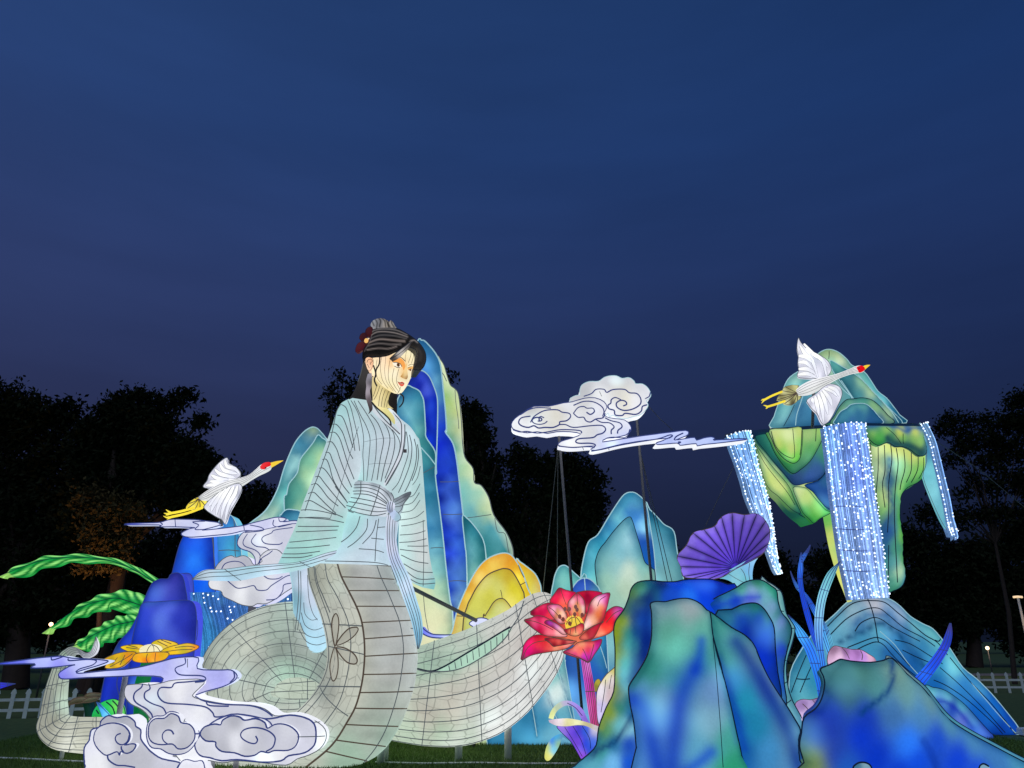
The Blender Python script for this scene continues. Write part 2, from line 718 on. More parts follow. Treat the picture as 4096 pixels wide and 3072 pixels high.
def grid_wires(th, g, cen, thetas=(), rings=(), mat='wire', r=2.4, out=1.006):
    na = len(g[0])
    for t in thetas:
        k = (t / 360.0) * na
        k0 = int(math.floor(k)) % na
        k1 = (k0 + 1) % na
        f = k - math.floor(k)
        path = []
        for row, c in zip(g, cen):
            p = row[k0].lerp(row[k1], f)
            path.append(c + (p - c) * out)
        th.wire(mat, *tube(path, r * path[0].y / F, 4))
    for s in rings:
        i = min(int(s * (len(g) - 1)), len(g) - 1)
        c = cen[i]
        path = [c + (p - c) * out for p in g[i]]
        path.append(path[0])
        th.wire(mat, *tube(path, r * path[0].y / F, 4))


def rod(th, name, a, b, r, mat='steel', sides=8, parent=None):
    V, Fc = tube([a, (Vector(a) + Vector(b)) / 2, b], r, sides, True)
    return th.add(name, V, Fc, mat, parent=parent, hit=False)


def ball(c, r, ny=4, nx=7, sx=1, sy=1, sz=1):
    V = [c + Vector((0, 0, r * sz))]
    Fc = []
    for j in range(1, ny):
        a = math.pi * j / ny
        for i in range(nx):
            b = 2 * math.pi * i / nx
            V.append(c + Vector((r * sx * math.sin(a) * math.cos(b), r * sy * math.sin(a) * math.sin(b), r * sz * math.cos(a))))
    V.append(c - Vector((0, 0, r * sz)))
    for i in range(nx):
        Fc.append((0, 1 + i, 1 + (i + 1) % nx))
        e = len(V) - 1
        s = 1 + (ny - 2) * nx
        Fc.append((e, s + (i + 1) % nx, s + i))
    for j in range(ny - 2):
        for i in range(nx):
            a = 1 + j * nx + i
            b = 1 + j * nx + (i + 1) % nx
            Fc.append((a, a + nx, b + nx, b))
    return V, Fc


def solo(name, V, Fc, mat, label, cat, base, group=None, kind=None):
    V = [Vector(v) - base for v in V]
    me = raw_mesh(name, V, Fc, M[mat])
    o = bpy.data.objects.new(name, me)
    COL.objects.link(o)
    o.location = base
    if kind:
        o['kind'] = kind
    if label:
        o['label'] = label
    if cat:
        o['category'] = cat
    if group:
        o['group'] = group
    return o

# ------------------------------------------------------------------ the setting
def ground_material():
    m, n, l = new_mat('lawn')
    out = n.new('ShaderNodeOutputMaterial')
    b = n.new('ShaderNodeBsdfPrincipled')
    l.new(b.outputs[0], out.inputs[0])
    g = n.new('ShaderNodeNewGeometry')
    a = n.new('ShaderNodeTexNoise')
    a.inputs['Scale'].default_value = 9.0
    a.inputs['Detail'].default_value = 6.0
    l.new(g.outputs['Position'], a.inputs['Vector'])
    c = n.new('ShaderNodeValToRGB')
    c.color_ramp.elements[0].position = 0.35
    c.color_ramp.elements[0].color = (0.05, 0.10, 0.028, 1)
    c.color_ramp.elements[1].position = 0.7
    c.color_ramp.elements[1].color = (0.10, 0.16, 0.045, 1)
    l.new(a.outputs['Fac'], c.inputs[0])
    l.new(c.outputs[0], b.inputs['Base Color'])
    b.inputs['Roughness'].default_value = 0.9
    bp = n.new('ShaderNodeBump')
    bp.inputs['Strength'].default_value = 0.6
    l.new(a.outputs['Fac'], bp.inputs['Height'])
    l.new(bp.outputs[0], b.inputs['Normal'])
    return m


M['ground'] = ground_material()
M['path'] = plain('path_paving', (0.30, 0.27, 0.23), 0.85, noise=0.3)
gv = [(-400, -60, 0), (400, -60, 0), (400, 900, 0), (-400, 900, 0)]
gme = raw_mesh('ground', gv, [(0, 1, 2, 3)], M['ground'])
go = bpy.data.objects.new('ground', gme)
COL.objects.link(go)
go['kind'] = 'structure'
pa, pb = at(3780, 2634, 38.0), at(4300, 2634, 38.0)
pv = [(6, 37.0, 0.004), (60, 37.0, 0.004), (60, 39.5, 0.004), (6, 39.5, 0.004)]
po = bpy.data.objects.new('path', raw_mesh('path', pv, [(0, 1, 2, 3)], M['path']))
COL.objects.link(po)
po['kind'] = 'structure'
M['earth'] = plain('park_earth', (0.075, 0.066, 0.05), 0.95, noise=0.4, nscale=2.0)

# grass blades where the lawn is close enough to show them
def grass(name, x0, x1, y0, y1, n):
    xs = rng.uniform(x0, x1, n)
    ys = rng.uniform(y0, y1, n)
    hh = rng.uniform(0.02, 0.065, n)
    an = rng.uniform(0, 2 * math.pi, n)
    wd = rng.uniform(0.004, 0.009, n)
    lx, ly = rng.normal(0, 0.02, n), rng.normal(0, 0.02, n)
    V = np.zeros((n, 3, 3))
    V[:, 0] = np.stack([xs - np.cos(an) * wd, ys - np.sin(an) * wd, np.zeros(n)], 1)
    V[:, 1] = np.stack([xs + np.cos(an) * wd, ys + np.sin(an) * wd, np.zeros(n)], 1)
    V[:, 2] = np.stack([xs + lx, ys + ly, hh], 1)
    me = bpy.data.meshes.new(name)
    me.vertices.add(n * 3)
    me.vertices.foreach_set('co', V.ravel())
    me.loops.add(n * 3)
    me.loops.foreach_set('vertex_index', np.arange(n * 3, dtype=np.int32))
    me.polygons.add(n)
    me.polygons.foreach_set('loop_start', np.arange(0, n * 3, 3, dtype=np.int32))
    me.polygons.foreach_set('loop_total', np.full(n, 3, np.int32))
    me.update(calc_edges=True)
    me.materials.append(M['grass'])
    o = bpy.data.objects.new(name, me)
    COL.objects.link(o)
    o['kind'] = 'stuff'
    o['label'] = 'short green lawn grass under the lanterns'
    return o


grass('grass', -8.5, 8.5, 10.2, 16.5, 190000)


# ------------------------------------------------------------------ trees
def tree(name, label, xb, Y, clumps, leaves, size, group, trunk_r=0.25, leaf='leaf', limbs=True, trunk_top=None):
    base = at(xb, ground_y(Y), Y)
    base.z = 0
    o = bpy.data.objects.new(name, None)
    COL.objects.link(o)
    o.location = base
    o['label'] = label
    o['category'] = 'tree'
    o['group'] = group
    C = []
    for (x, y, rx, ry) in clumps:
        c = at(x, y, Y)
        k = pm(x, y, Y)
        C.append((c, rx * k, ry * k, (rx + ry) / 2 * k * 0.8))
    # trunk and limbs
    tops = sorted(C, key=lambda t: t[0].z)
    cx = sum(c[0].x for c in C) / len(C)
    cz = sum(c[0].z for c in C) / len(C) if trunk_top is None else trunk_top
    fork = Vector((base.x * 0.4 + cx * 0.6, Y, max(1.2, cz * 0.62)))
    V, Fc = tube([base, base.lerp(fork, 0.5) + Vector((0.15, 0, 0)), fork], [trunk_r * 1.25, trunk_r, trunk_r * 0.7], 9)
    if limbs:
        for (c, a, b, d) in C:
            mid = fork.lerp(c, 0.55) + Vector((random.uniform(-.4, .4), random.uniform(-.4, .4), 0.2))
            tv, tf = tube([fork, mid, c], [trunk_r * 0.5, trunk_r * 0.28, trunk_r * 0.08], 5)
            n = len(V)
            V += tv
            Fc += [tuple(i + n for i in f) for f in tf]
    me = raw_mesh('trunk', [v - base for v in V], Fc, M['bark'])
    t = bpy.data.objects.new('trunk', me)
    COL.objects.link(t)
    t.parent = o
    # crown: leaf quads gathered in twigs, denser towards the outside of each clump
    vol = np.array([(a * b * d) ** 0.66 for (_, a, b, d) in C])
    cnt = np.maximum((vol / vol.sum() * leaves).astype(int), 30)
    P = []
    if size < 0.3:
        cnt, size = cnt * 9 // 5, size * 0.72
    for (c, a, b, d), n in zip(C, cnt):
        tw = max(4, n // 14)
        u = rng.normal(size=(tw, 3))
        u /= np.linalg.norm(u, axis=1)[:, None]
        rr = rng.uniform(0.25, 1.08, tw) ** 0.6
        rr[: tw // 9] *= rng.uniform(1.0, 1.35, tw // 9)
        tp = u * rr[:, None] * np.array([a, d, b])
        idx = rng.integers(0, tw, n)
        q = tp[idx] + rng.normal(0, size * 1.6, (n, 3))
        P.append(q + np.array(c))
    P = np.concatenate(P)
    P = P[P[:, 2] > 0.15]
    n = len(P)
    a1 = rng.normal(size=(n, 3))
    a1 /= np.linalg.norm(a1, axis=1)[:, None]
    a2 = np.cross(a1, rng.normal(size=(n, 3)))
    a2 /= np.linalg.norm(a2, axis=1)[:, None] + 1e-9
    s = size * rng.uniform(0.6, 1.3, n)[:, None]
    Q = np.stack([P - a1 * s, P + a2 * s * 0.45, P + a1 * s, P - a2 * s * 0.45], 1) - np.array(base)
    me = bpy.data.meshes.new('crown')
    me.vertices.add(n * 4)
    me.vertices.foreach_set('co', Q.ravel())
    me.loops.add(n * 4)
    me.loops.foreach_set('vertex_index', np.arange(n * 4, dtype=np.int32))
    me.polygons.add(n)
    me.polygons.foreach_set('loop_start', np.arange(0, n * 4, 4, dtype=np.int32))
    me.polygons.foreach_set('loop_total', np.full(n, 4, np.int32))
    me.update(calc_edges=True)
    me.materials.append(M[leaf])
    cr = bpy.data.objects.new('crown', me)
    COL.objects.link(cr)
    cr.parent = o
    return o


def fill_clumps(outline_top, y_bottom, step, r, jit=0.35):
    """clumps filling the area under a skyline given as frame points"""
    out = []
    xs = np.array([p[0] for p in outline_top])
    ys = np.array([p[1] for p in outline_top])
    x = xs[0]
    while x <= xs[-1]:
        top = np.interp(x, xs, ys)
        y = top + r * 0.8
        while y < y_bottom:
            out.append((x + random.uniform(-jit, jit) * step, y + random.uniform(-jit, jit) * step * 0.6, r * random.uniform(0.75, 1.25), r * random.uniform(0.6, 1.0)))
            y += step
        x += step
    return out


GB = 'trees at the back of the park'
tree('park_tree', 'broad dark tree beside the lamp-lit trunk, dense crown down to the ground', 60, 27, fill_clumps([(-220, 1560), (-60, 1540), (30, 1555), (80, 1605), (140, 1560), (170, 1615), (260, 1610), (330, 1650), (380, 1740)], 2480, 120, 95), 30000, 0.16, GB, 0.35)
tree('park_tree', 'tall dark tree with a reddish lamp-lit trunk behind the banana leaves', 345, 25, fill_clumps([(350, 1680), (420, 1615), (500, 1590), (590, 1612), (660, 1650), (700, 1730), (780, 1740), (850, 1800), (850, 1860)], 2060, 95, 75) + [(745, 1585, 40, 16), (700, 1610, 30, 16), (640, 1610, 20, 30), (800, 1690, 35, 20), (560, 1590, 60, 20)], 26000, 0.14, GB, 0.30, trunk_top=7.5)
tree('park_tree', 'low leaves catching orange lamp light on the reddish trunk', 350, 24.2, [(440, 2050, 90, 70), (400, 2130, 70, 70), (470, 2170, 70, 60), (430, 2250, 50, 40), (360, 2000, 60, 60), (340, 2250, 35, 35), (520, 2080, 60, 60), (480, 2250, 40, 20)], 4200, 0.11, GB, 0.10, 'leaf_lit', limbs=False)
tree('park_tree', 'dark low tree behind the flying crane above the drifting cloud lantern', 900, 30, fill_clumps([(760, 1780), (830, 1815), (880, 1840), (930, 1880), (1000, 1935), (1060, 1990), (1120, 2040), (1220, 2080)], 2600, 120, 95), 20000, 0.16, GB, 0.3)
tree('park_tree', 'thin bare-looking tree with sparse leaf tufts beside the long black hair', 1400, 24, [(1330, 1545, 30, 18), (1375, 1500, 22, 14), (1350, 1500, 20, 14), (1320, 1580, 22, 14), (1400, 1550, 35, 30), (1440, 1540, 26, 18), (1350, 1610, 40, 30), (1325, 1650, 22, 16), (1420, 1620, 45, 50), (1370, 1680, 40, 30), (1450, 1700, 60, 60), (1400, 1780, 60, 60)], 1500, 0.11, GB, 0.14)
tree('park_tree', 'narrow dark tree rising beside the yellow green edge of the tall peak', 1890, 28, [(1875, 1640, 40, 30), (1900, 1680, 50, 45), (1870, 1730, 60, 50), (1915, 1770, 50, 50), (1880, 1850, 70, 70), (1990, 1600 + 230, 25, 18), (1930, 1730, 40, 20), (1800, 1510, 20, 10), (1900, 1950, 90, 80), (1880, 2080, 110, 90), (1930, 2230, 130, 100), (1900, 2400, 120, 110)], 9000, 0.14, GB, 0.25)
tree('park_tree', 'big round dark tree under the floating cloud and behind its poles', 2180, 29, fill_clumps([(1960, 1850), (2040, 1810), (2090, 1800), (2160, 1830), (2200, 1800), (2270, 1840), (2330, 1850), (2380, 1890), (2420, 1960), (2440, 2040), (2445, 2120)], 2560, 105, 85), 28000, 0.15, GB, 0.35)
tree('park_tree', 'low far trees showing between the purple flower and the blue leaves', 2900, 55, fill_clumps([(2350, 2300), (2480, 2260), (2620, 2250), (2760, 2230), (2900, 2210), (3030, 2180), (3110, 2210), (3180, 2260), (3300, 2150), (3420, 2180), (3560, 2250)], 2570, 130, 95), 26000, 0.26, GB, 0.35)
tree('park_tree', 'spreading dark tree with sky gaps behind the guy wire and the side waterfall', 4060, 30, [(4080, 1600, 60, 35), (3990, 1690, 90, 35), (3830, 1690, 70, 28), (3790, 1710, 50, 25), (4080, 1690, 80, 40), (3920, 1760, 110, 35), (4060, 1800, 100, 45), (3860, 1790, 50, 22), (3790, 1840, 60, 22), (3960, 1850, 80, 26), (4080, 1920, 90, 40), (3960, 1950, 70, 26), (3730, 2040, 60, 22), (3690, 2070, 40, 16), (3820, 2080, 90, 30), (3960, 2050, 90, 34), (4080, 2080, 90, 50), (4150, 1700, 90, 60), (4160, 1950, 90, 90), (3860, 1970, 40, 14), (3880, 1910, 40, 14)], 7500, 0.14, GB, 0.08)
tree('park_tree', 'dense black mass of trees behind the white fence and lamp posts', 3900, 48, fill_clumps([(3480, 2320), (3560, 2130), (3620, 2090), (3700, 2110), (3780, 2160), (3860, 2200), (3960, 2130), (4060, 2110), (4200, 2100)], 2560, 120, 95), 26000, 0.24, GB, 0.4)
tree('park_tree', 'dark trees filling the ground behind the picket fence and blue rocks', 300, 40, fill_clumps([(-200, 2200), (100, 2150), (300, 2180), (600, 2120), (900, 2180), (1250, 2200)], 2580, 120, 100), 22000, 0.22, GB, 0.3)


fw = tree('far_wood', 'unbroken dark wood along the far edge of the park', 2048, 95, [(x + random.uniform(-60, 60), 2420 + random.uniform(-70, 120), random.uniform(90, 190), random.uniform(60, 120)) for x in range(-3600, 7800, 95)], 60000, 0.5, '', 0.4, limbs=False)
fw['kind'] = 'stuff'
del fw['group'], fw['category']


# ------------------------------------------------------------------ picket fences
def picket_fence(name, label, pts, gap, h):
    """pts: two ground points in world x, y"""
    (xa, ya), (xb, yb) = pts
    base = Vector((xa, ya, 0))
    o = bpy.data.objects.new(name, None)
    COL.objects.link(o)
    o.location = base
    o['label'] = label
    o['category'] = 'fence'
    o['group'] = 'white picket fences round the lawn'
    d = Vector((xb - xa, yb - ya, 0))
    L = d.length
    d.normalize()
    nrm = Vector((d.y, -d.x, 0))
    w, t = 0.075 * h / 0.57, 0.02
    prof = [(-w / 2, 0), (w / 2, 0), (w / 2, h * 0.80), (w * 0.72, h * 0.84), (w * 0.45, h * 0.94), (0, h), (-w * 0.45, h * 0.94), (-w * 0.72, h * 0.84), (-w / 2, h * 0.80)]
    V = [d * a + Vector((0, 0, z)) + nrm * t / 2 for a, z in prof] + [d * a + Vector((0, 0, z)) - nrm * t / 2 for a, z in prof]
    k = len(prof)
    Fc = [tuple(range(k)), tuple(range(2 * k - 1, k - 1, -1))] + [(i, i + k, (i + 1) % k + k, (i + 1) % k) for i in range(k)]
    me = raw_mesh('picket', V, Fc, M['fence'], shade=False)
    n = int(L / gap)
    for i in range(n + 1):
        p = bpy.data.objects.new('picket', me)
        COL.objects.link(p)
        p.parent = o
        p.location = d * (i * gap) + Vector((0, 0, random.uniform(-0.008, 0.004)))
        p.rotation_euler = (0, random.uniform(-0.02, 0.02), 0)
    for z in (0.27 * h, 0.62 * h):
        a = -nrm * 0.028 + Vector((0, 0, z))
        b = a + d * L
        hh = 0.055 * h / 0.57
        V = [a + nrm * 0.012 + Vector((0, 0, -hh / 2)), a - nrm * 0.012 + Vector((0, 0, -hh / 2)), a - nrm * 0.012 + Vector((0, 0, hh / 2)), a + nrm * 0.012 + Vector((0, 0, hh / 2))]
        V += [v + d * L for v in V]
        Fc = [(0, 1, 2, 3), (7, 6, 5, 4)] + [(i, i + 4, (i + 1) % 4 + 4, (i + 1) % 4) for i in range(4)]
        r = bpy.data.objects.new('rail', raw_mesh('rail', V, Fc, M['fence'], shade=False))
        COL.objects.link(r)
        r.parent = o
    return o


fa, fb = at(-160, ground_y(16.9), 16.9), at(620, ground_y(17.9), 17.9)
picket_fence('picket_fence', 'low white picket fence behind the curled snake tail', ((fa.x, fa.y), (fb.x, fb.y)), 0.30, 0.60)
fa, fb = at(3700, ground_y(25.2), 25.2), at(4400, ground_y(25.2), 25.2)
picket_fence('picket_fence', 'low white picket fence behind the blue mound lantern', ((fa.x, fa.y), (fb.x, fb.y)), 0.455, 0.62)


# ------------------------------------------------------------------ park lamps
def park_lamp(name, label, x, y, Y, h_head, power, col, head=0.16, post_h=None):
    p = at(x, y, Y)
    base = Vector((p.x, p.y, 0))
    o = bpy.data.objects.new(name, None)
    COL.objects.link(o)
    o.location = base
    o['label'] = label
    o['category'] = 'lamp'
    o['group'] = 'park lamps'
    z = p.z
    V, Fc = tube([Vector((0, 0, 0)), Vector((0, 0, z * 0.5)), Vector((0, 0, z))], [0.03, 0.025, 0.02], 8, True)
    a = bpy.data.objects.new('post', raw_mesh('post', V, Fc, M['pole']))
    COL.objects.link(a)
    a.parent = o
    V, Fc = ball(Vector((0, 0, z + h_head * 0.4)), head, 8, 12, 1, 1, 1)
    m = plain('lamp_glow', (0.8, 0.7, 0.5), 0.4, emit=col, strength=3.0)
    b = bpy.data.objects.new('lamp_head', raw_mesh('lamp_head', V, Fc, m))
    COL.objects.link(b)
    b.parent = o
    ld = bpy.data.lights.new('lamp_light', 'POINT')
    ld.energy = power
    ld.color = col
    ld.shadow_soft_size = head
    lo = bpy.data.objects.new('lamp_light', ld)
    COL.objects.link(lo)
    lo.parent = o
    lo.location = (0, -0.35, z + 0.25)
    return o


park_lamp('garden_lamp', 'small bright garden lamp beside the tip of the middle banana leaf', 203, 2503, 23.0, 0.1, 14.0, (1.0, 0.62, 0.32), 0.06)
park_lamp('garden_lamp', 'small bright path lamp above the white fence by the blue mound', 3950, 2596, 36.0, 0.1, 16.0, (1.0, 0.70, 0.42), 0.08)
park_lamp('garden_lamp', 'faint farther path lamp near the tall lamp post', 3890, 2522, 60.0, 0.1, 5.0, (1.0, 0.72, 0.45), 0.10)
# uplight at the foot of the reddish trunk
up = at(300, ground_y(22.6), 22.6)
o = bpy.data.objects.new('tree_spotlight', None)
COL.objects.link(o)
o.location = Vector((up.x, up.y, 0))
o['label'] = 'small ground spotlight aimed up the reddish tree trunk'
o['category'] = 'lamp'
o['group'] = 'park lamps'
V, Fc = tube([Vector((0, 0, 0)), Vector((0, 0, 0.12)), Vector((0, 0.05, 0.22))], [0.05, 0.05, 0.09], 10, True)
hs = bpy.data.objects.new('housing', raw_mesh('housing', V, Fc, M['pole']))
COL.objects.link(hs)
hs.parent = o
ld = bpy.data.lights.new('spot_light', 'SPOT')
ld.energy = 560.0
ld.color = (1.0, 0.46, 0.20)
ld.spot_size = math.radians(52)
ld.spot_blend = 0.9
ld.shadow_soft_size = 0.08
sl = bpy.data.objects.new('spot_light', ld)
COL.objects.link(sl)
sl.parent = o
sl.location = (0, 0.0, 0.30)
tgt = at(400, 2050, 24.6)
sl.rotation_euler = (tgt - Vector((up.x, up.y, 0.3))).to_track_quat('-Z', 'Y').to_euler()

# tall street lamp at the edge
p = at(4072, 2392, 34.0)
o = bpy.data.objects.new('lamp_post', None)
COL.objects.link(o)
o.location = Vector((p.x, p.y, 0))
o['label'] = 'tall slim lamp post with a flat head, beyond the white fence'
o['category'] = 'lamp'
o['group'] = 'park lamps'
V, Fc = tube([Vector((0, 0, 0)), Vector((0, 0, p.z * 0.5)), Vector((0, 0, p.z))], [0.07, 0.06, 0.05], 10, True)
a = bpy.data.objects.new('post', raw_mesh('post', V, Fc, M['fence']))
COL.objects.link(a)
a.parent = o
V, Fc = tube([Vector((-0.2, 0, p.z + 0.04)), Vector((0, 0, p.z + 0.06)), Vector((0.2, 0, p.z + 0.04))], 0.05, 8, True)
a = bpy.data.objects.new('lamp_head', raw_mesh('lamp_head', V, Fc, plain('dim_lamp_head', (0.7, 0.6, 0.45), 0.5, emit=(1.0, 0.72, 0.42), strength=0.9)))
COL.objects.link(a)
a.parent = o
ld = bpy.data.lights.new('post_light', 'POINT')
ld.energy = 14
ld.color = (1.0, 0.6, 0.3)
lo = bpy.data.objects.new('post_light', ld)
COL.objects.link(lo)
lo.parent = o
lo.location = (-0.5, -1.0, p.z - 0.9)

# timber sign post at the edge of the lawn beside the mound
p = at(4092, 2930, 14.2)
o = bpy.data.objects.new('timber_stand', None)
COL.objects.link(o)
o.location = Vector((p.x, p.y, 0))
o['label'] = 'orange timber stand with a pale top at the foot of the blue mound'
o['category'] = 'stand'


def box(name, parent, c, s, mat):
    cx, cy, cz = c
    sx, sy, sz = (v / 2 for v in s)
    V = [(cx + a * sx, cy + b * sy, cz + d * sz) for d in (-1, 1) for b in (-1, 1) for a in (-1, 1)]
    Fc = [(0, 2, 3, 1), (4, 5, 7, 6), (0, 1, 5, 4), (2, 6, 7, 3), (0, 4, 6, 2), (1, 3, 7, 5)]
    a = bpy.data.objects.new(name, raw_mesh(name, V, Fc, M[mat], shade=False))
    COL.objects.link(a)
    a.parent = parent
    return a


zt = p.z + 0.02
box('leg', o, (0.02, 0, zt / 2 - 0.04), (0.09, 0.09, max(0.1, zt - 0.08)), 'wood')
box('leg', o, (0.55, 0, zt / 2 - 0.04), (0.09, 0.09, max(0.1, zt - 0.08)), 'wood')
box('top_board', o, (0.26, 0, zt), (0.72, 0.3, 0.1), 'fence')

# cable on the grass
V, Fc = tube([at(x, y, yy) * 1 for x, y, yy in [(-60, 3030, 11.6), (150, 3046, 11.35), (330, 3064, 11.2), (520, 3075, 11.1)]], 0.012, 6)
for v in V:
    v.z = max(0.012, v.z * 0 + 0.02 + (v.z % 0.01))
V, Fc = tube([Vector((at(x, ground_y(Y), Y).x, Y, 0.02)) for x, Y in [(-80, 11.55), (100, 11.4), (250, 11.22), (400, 11.1), (560, 11.0)]], 0.014, 6)
solo('ground_cable', V, Fc, 'fence', 'thin white cable lying on the grass before the snake tail', 'cable', Vector((0, 11.2, 0)))
V, Fc = tube([Vector((at(x, ground_y(Y), Y).x, Y, 0.02)) for x, Y in [(1500, 11.1), (1700, 11.0), (1900, 11.06), (2100, 10.98), (2330, 11.0)]], 0.012, 6)
solo('ground_cable', V, Fc, 'fence', 'thin white cable lying on the grass under the snake coil legs', 'cable', Vector((0, 11.0, 0)))

# ------------------------------------------------------------------ readings off the enlarged views
B = Z(0, 2240, 2)
C2 = Z(500, 1750, 2)
T3 = Z(1100, 1550, 3.16)
D = Z(1000, 2240, 2)
E = Z(1400, 1250, 3.686)
F1 = Z(1550, 1300, 4)
F2 = Z(1550, 1700, 2)
I1 = Z(2990, 1300, 2.665)
I2 = Z(2800, 1680, 2)
J = Z(2990, 2240, 2)
H = Z(2300, 2240, 2)
G = Z(2000, 1400, 2.212)
LO = Z(2000, 2300, 4)
K = Z(2250, 1900, 1.416)
Q = Z(2050, 2300, 2.148)


def gp(x, Y):
    return (x, ground_y(Y) + 4)


PALE = (206, 226, 214)

# ------------------------------------------------------------------ tall peak behind the woman
t = Thing('mountain_lantern', 'tall layered peak lantern, teal and deep blue with yellow green edge', 'lantern', 1800, 2900, 13.6, 'glowing mountain lanterns')
YB = 13.9
panel(t, 'rock_face', F1(795, 510, 850, 560, 905, 650, 950, 800, 1005, 960, 1075, 1020, 1130, 1100, 1165, 1330, 1190, 1659)
      + F2(600, 130, 620, 260, 685, 350, 695, 460, 750, 485, 810, 580, 850, 720, 950, 860, 1000, 980, 1010, 1080, 1030, 1300) + [gp(2085, YB), gp(1600, YB)]
      + [(1600, 2300), (1650, 1900), (1720, 1500)], YB, T=0.35, bulge=0.10, side=(214, 222, 186),
      ctrl=[(1785, 1500, (206, 218, 176)), (1795, 1540, (176, 205, 140)), (1790, 1600, (118, 170, 104)), (1820, 1620, (190, 206, 128)), (1800, 1700, (120, 176, 150)), (1830, 1690, (206, 208, 140)),
            (1800, 1790, (60, 140, 130)), (1840, 1850, (150, 198, 170)), (1880, 1890, (190, 212, 150)), (1860, 1960, (110, 180, 178)), (1910, 1990, (160, 205, 180)), (1950, 2030, (190, 208, 140)), (1890, 2050, (92, 164, 176)),
            (1960, 2110, (70, 150, 165)), (1940, 2180, (20, 108, 116)), (2000, 2160, (90, 165, 175)), (2030, 2200, (6, 104, 112)), (1900, 2300, (110, 176, 168)), (2050, 2300, (90, 160, 160)), (1950, 2700, (40, 120, 160))],
      edge=(9, (222, 232, 196), 0.5), rim='wire', rim_r=2.0, label='yellow green outer layer')
panel(t, 'rock_face', F1(480, 262, 545, 248, 600, 262, 720, 390, 800, 510, 850, 650, 880, 900, 900, 1100, 930, 1400, 945, 1659)
      + F2(465, 60, 525, 150, 555, 290, 580, 500, 605, 720, 625, 950, 645, 1250, 655, 1500) + [gp(1890, 13.7), gp(1700, 13.7)] + [(1640, 2300), (1600, 1800), (1610, 1500)], 13.7, T=0.3, bulge=0.10, side=(170, 214, 220),
      ctrl=[(1690, 1375, (40, 116, 165)), (1720, 1420, (60, 140, 175)), (1715, 1450, (70, 130, 205)), (1740, 1470, (40, 130, 160)), (1740, 1520, (110, 175, 205)), (1700, 1490, (30, 60, 190)), (1760, 1580, (90, 150, 200)), (1762, 1650, (60, 100, 200)), (1765, 1720, (30, 70, 215)),
            (1760, 1790, (8, 32, 190)), (1790, 1850, (36, 74, 200)), (1770, 1900, (14, 44, 190)), (1800, 1950, (60, 100, 205)), (1770, 2000, (10, 44, 176)), (1820, 2060, (80, 120, 210)), (1790, 2130, (8, 44, 190)), (1830, 2180, (60, 110, 215)), (1800, 2210, (40, 70, 225)), (1840, 2300, (80, 130, 200)), (1800, 2350, (36, 80, 215)), (1815, 2470, (30, 70, 180)), (1860, 2420, (120, 170, 190))],
      strokes=[([(1757, 1860), (1772, 2050), (1788, 2250), (1815, 2480)], 11, (4, 22, 120), 0.75)],
      rim='wire_light', rim_r=3.0, label='blue layer with a deep blue band')
panel(t, 'rock_face', F1(330, 900, 360, 865, 420, 790, 500, 735, 580, 745, 670, 830, 740, 980, 790, 1130, 805, 1300, 800, 1659) + F2(398, 100, 390, 320) + [(1742, 1900), (1690, 1900), (1640, 1700), (1620, 1560)], 13.55, T=0.2, bulge=0.07,
      ctrl=[(1690, 1510, (52, 74, 205)), (1660, 1520, (20, 44, 160)), (1710, 1560, (70, 92, 215)), (1680, 1545, (8, 22, 150)), (1730, 1620, (22, 56, 210)), (1705, 1620, (4, 22, 150)), (1735, 1690, (30, 66, 215)), (1712, 1700, (4, 24, 150)), (1735, 1780, (16, 56, 205)), (1742, 1840, (6, 34, 160))],
      rim='wire_light', rim_r=3.0, label='deep blue rounded layer')
panel(t, 'rock_face', F1(150, 1250, 200, 1120, 260, 1010, 330, 970, 400, 1000, 500, 1050, 550, 1130, 585, 1250, 610, 1659) + F2(310, 100, 380, 210, 385, 310, 385, 420, 415, 650, 445, 900, 470, 1150, 500, 1400, 525, 1590) + [gp(1815, 13.4), gp(1600, 13.4)] + [(1590, 2300), (1560, 1900), (1580, 1700)], 13.4, T=0.25, bulge=0.10,
      ctrl=[(1630, 1570, (24, 100, 150)), (1660, 1590, (66, 150, 176)), (1640, 1650, (120, 190, 205)), (1680, 1640, (40, 130, 150)), (1620, 1700, (40, 120, 170)), (1670, 1720, (110, 180, 180)), (1690, 1760, (60, 140, 140)), (1725, 1830, (30, 110, 120)), (1700, 1850, (70, 150, 160)), (1710, 1900, (30, 104, 132)), (1730, 1950, (70, 150, 180)), (1715, 2000, (26, 108, 140)),
            (1740, 2060, (90, 160, 195)), (1725, 2120, (40, 116, 165)), (1750, 2180, (110, 180, 200)), (1760, 2280, (130, 190, 190)), (1770, 2350, (170, 210, 180)), (1700, 2380, (206, 214, 168)), (1670, 2450, (214, 216, 172)), (1760, 2480, (218, 220, 178)), (1720, 2540, (222, 220, 180)), (1790, 2560, (190, 210, 170))],
      rim='wire_light', rim_r=2.6, label='teal front layer fading to cream')
panel(t, 'rock_face', F2(600, 735, 640, 750, 680, 790, 740, 870, 775, 950, 790, 1080, 800, 1300) + [gp(1960, 13.5), gp(1880, 13.5)] + [(1868, 2300), (1860, 2180)], 13.6, T=0.2, bulge=0.06,
      ctrl=[(1865, 2085, (30, 118, 128)), (1900, 2130, (60, 150, 165)), (1925, 2170, (20, 112, 118)), (1880, 2200, (110, 180, 190)), (1930, 2240, (30, 120, 124)), (1890, 2300, (130, 190, 180)), (1910, 2500, (60, 140, 170))], rim='wire_light', rim_r=2.4)
t.draw([F2(270, 180, 300, 215, 340, 260, 390, 328)], 'wire_light', 2.6)
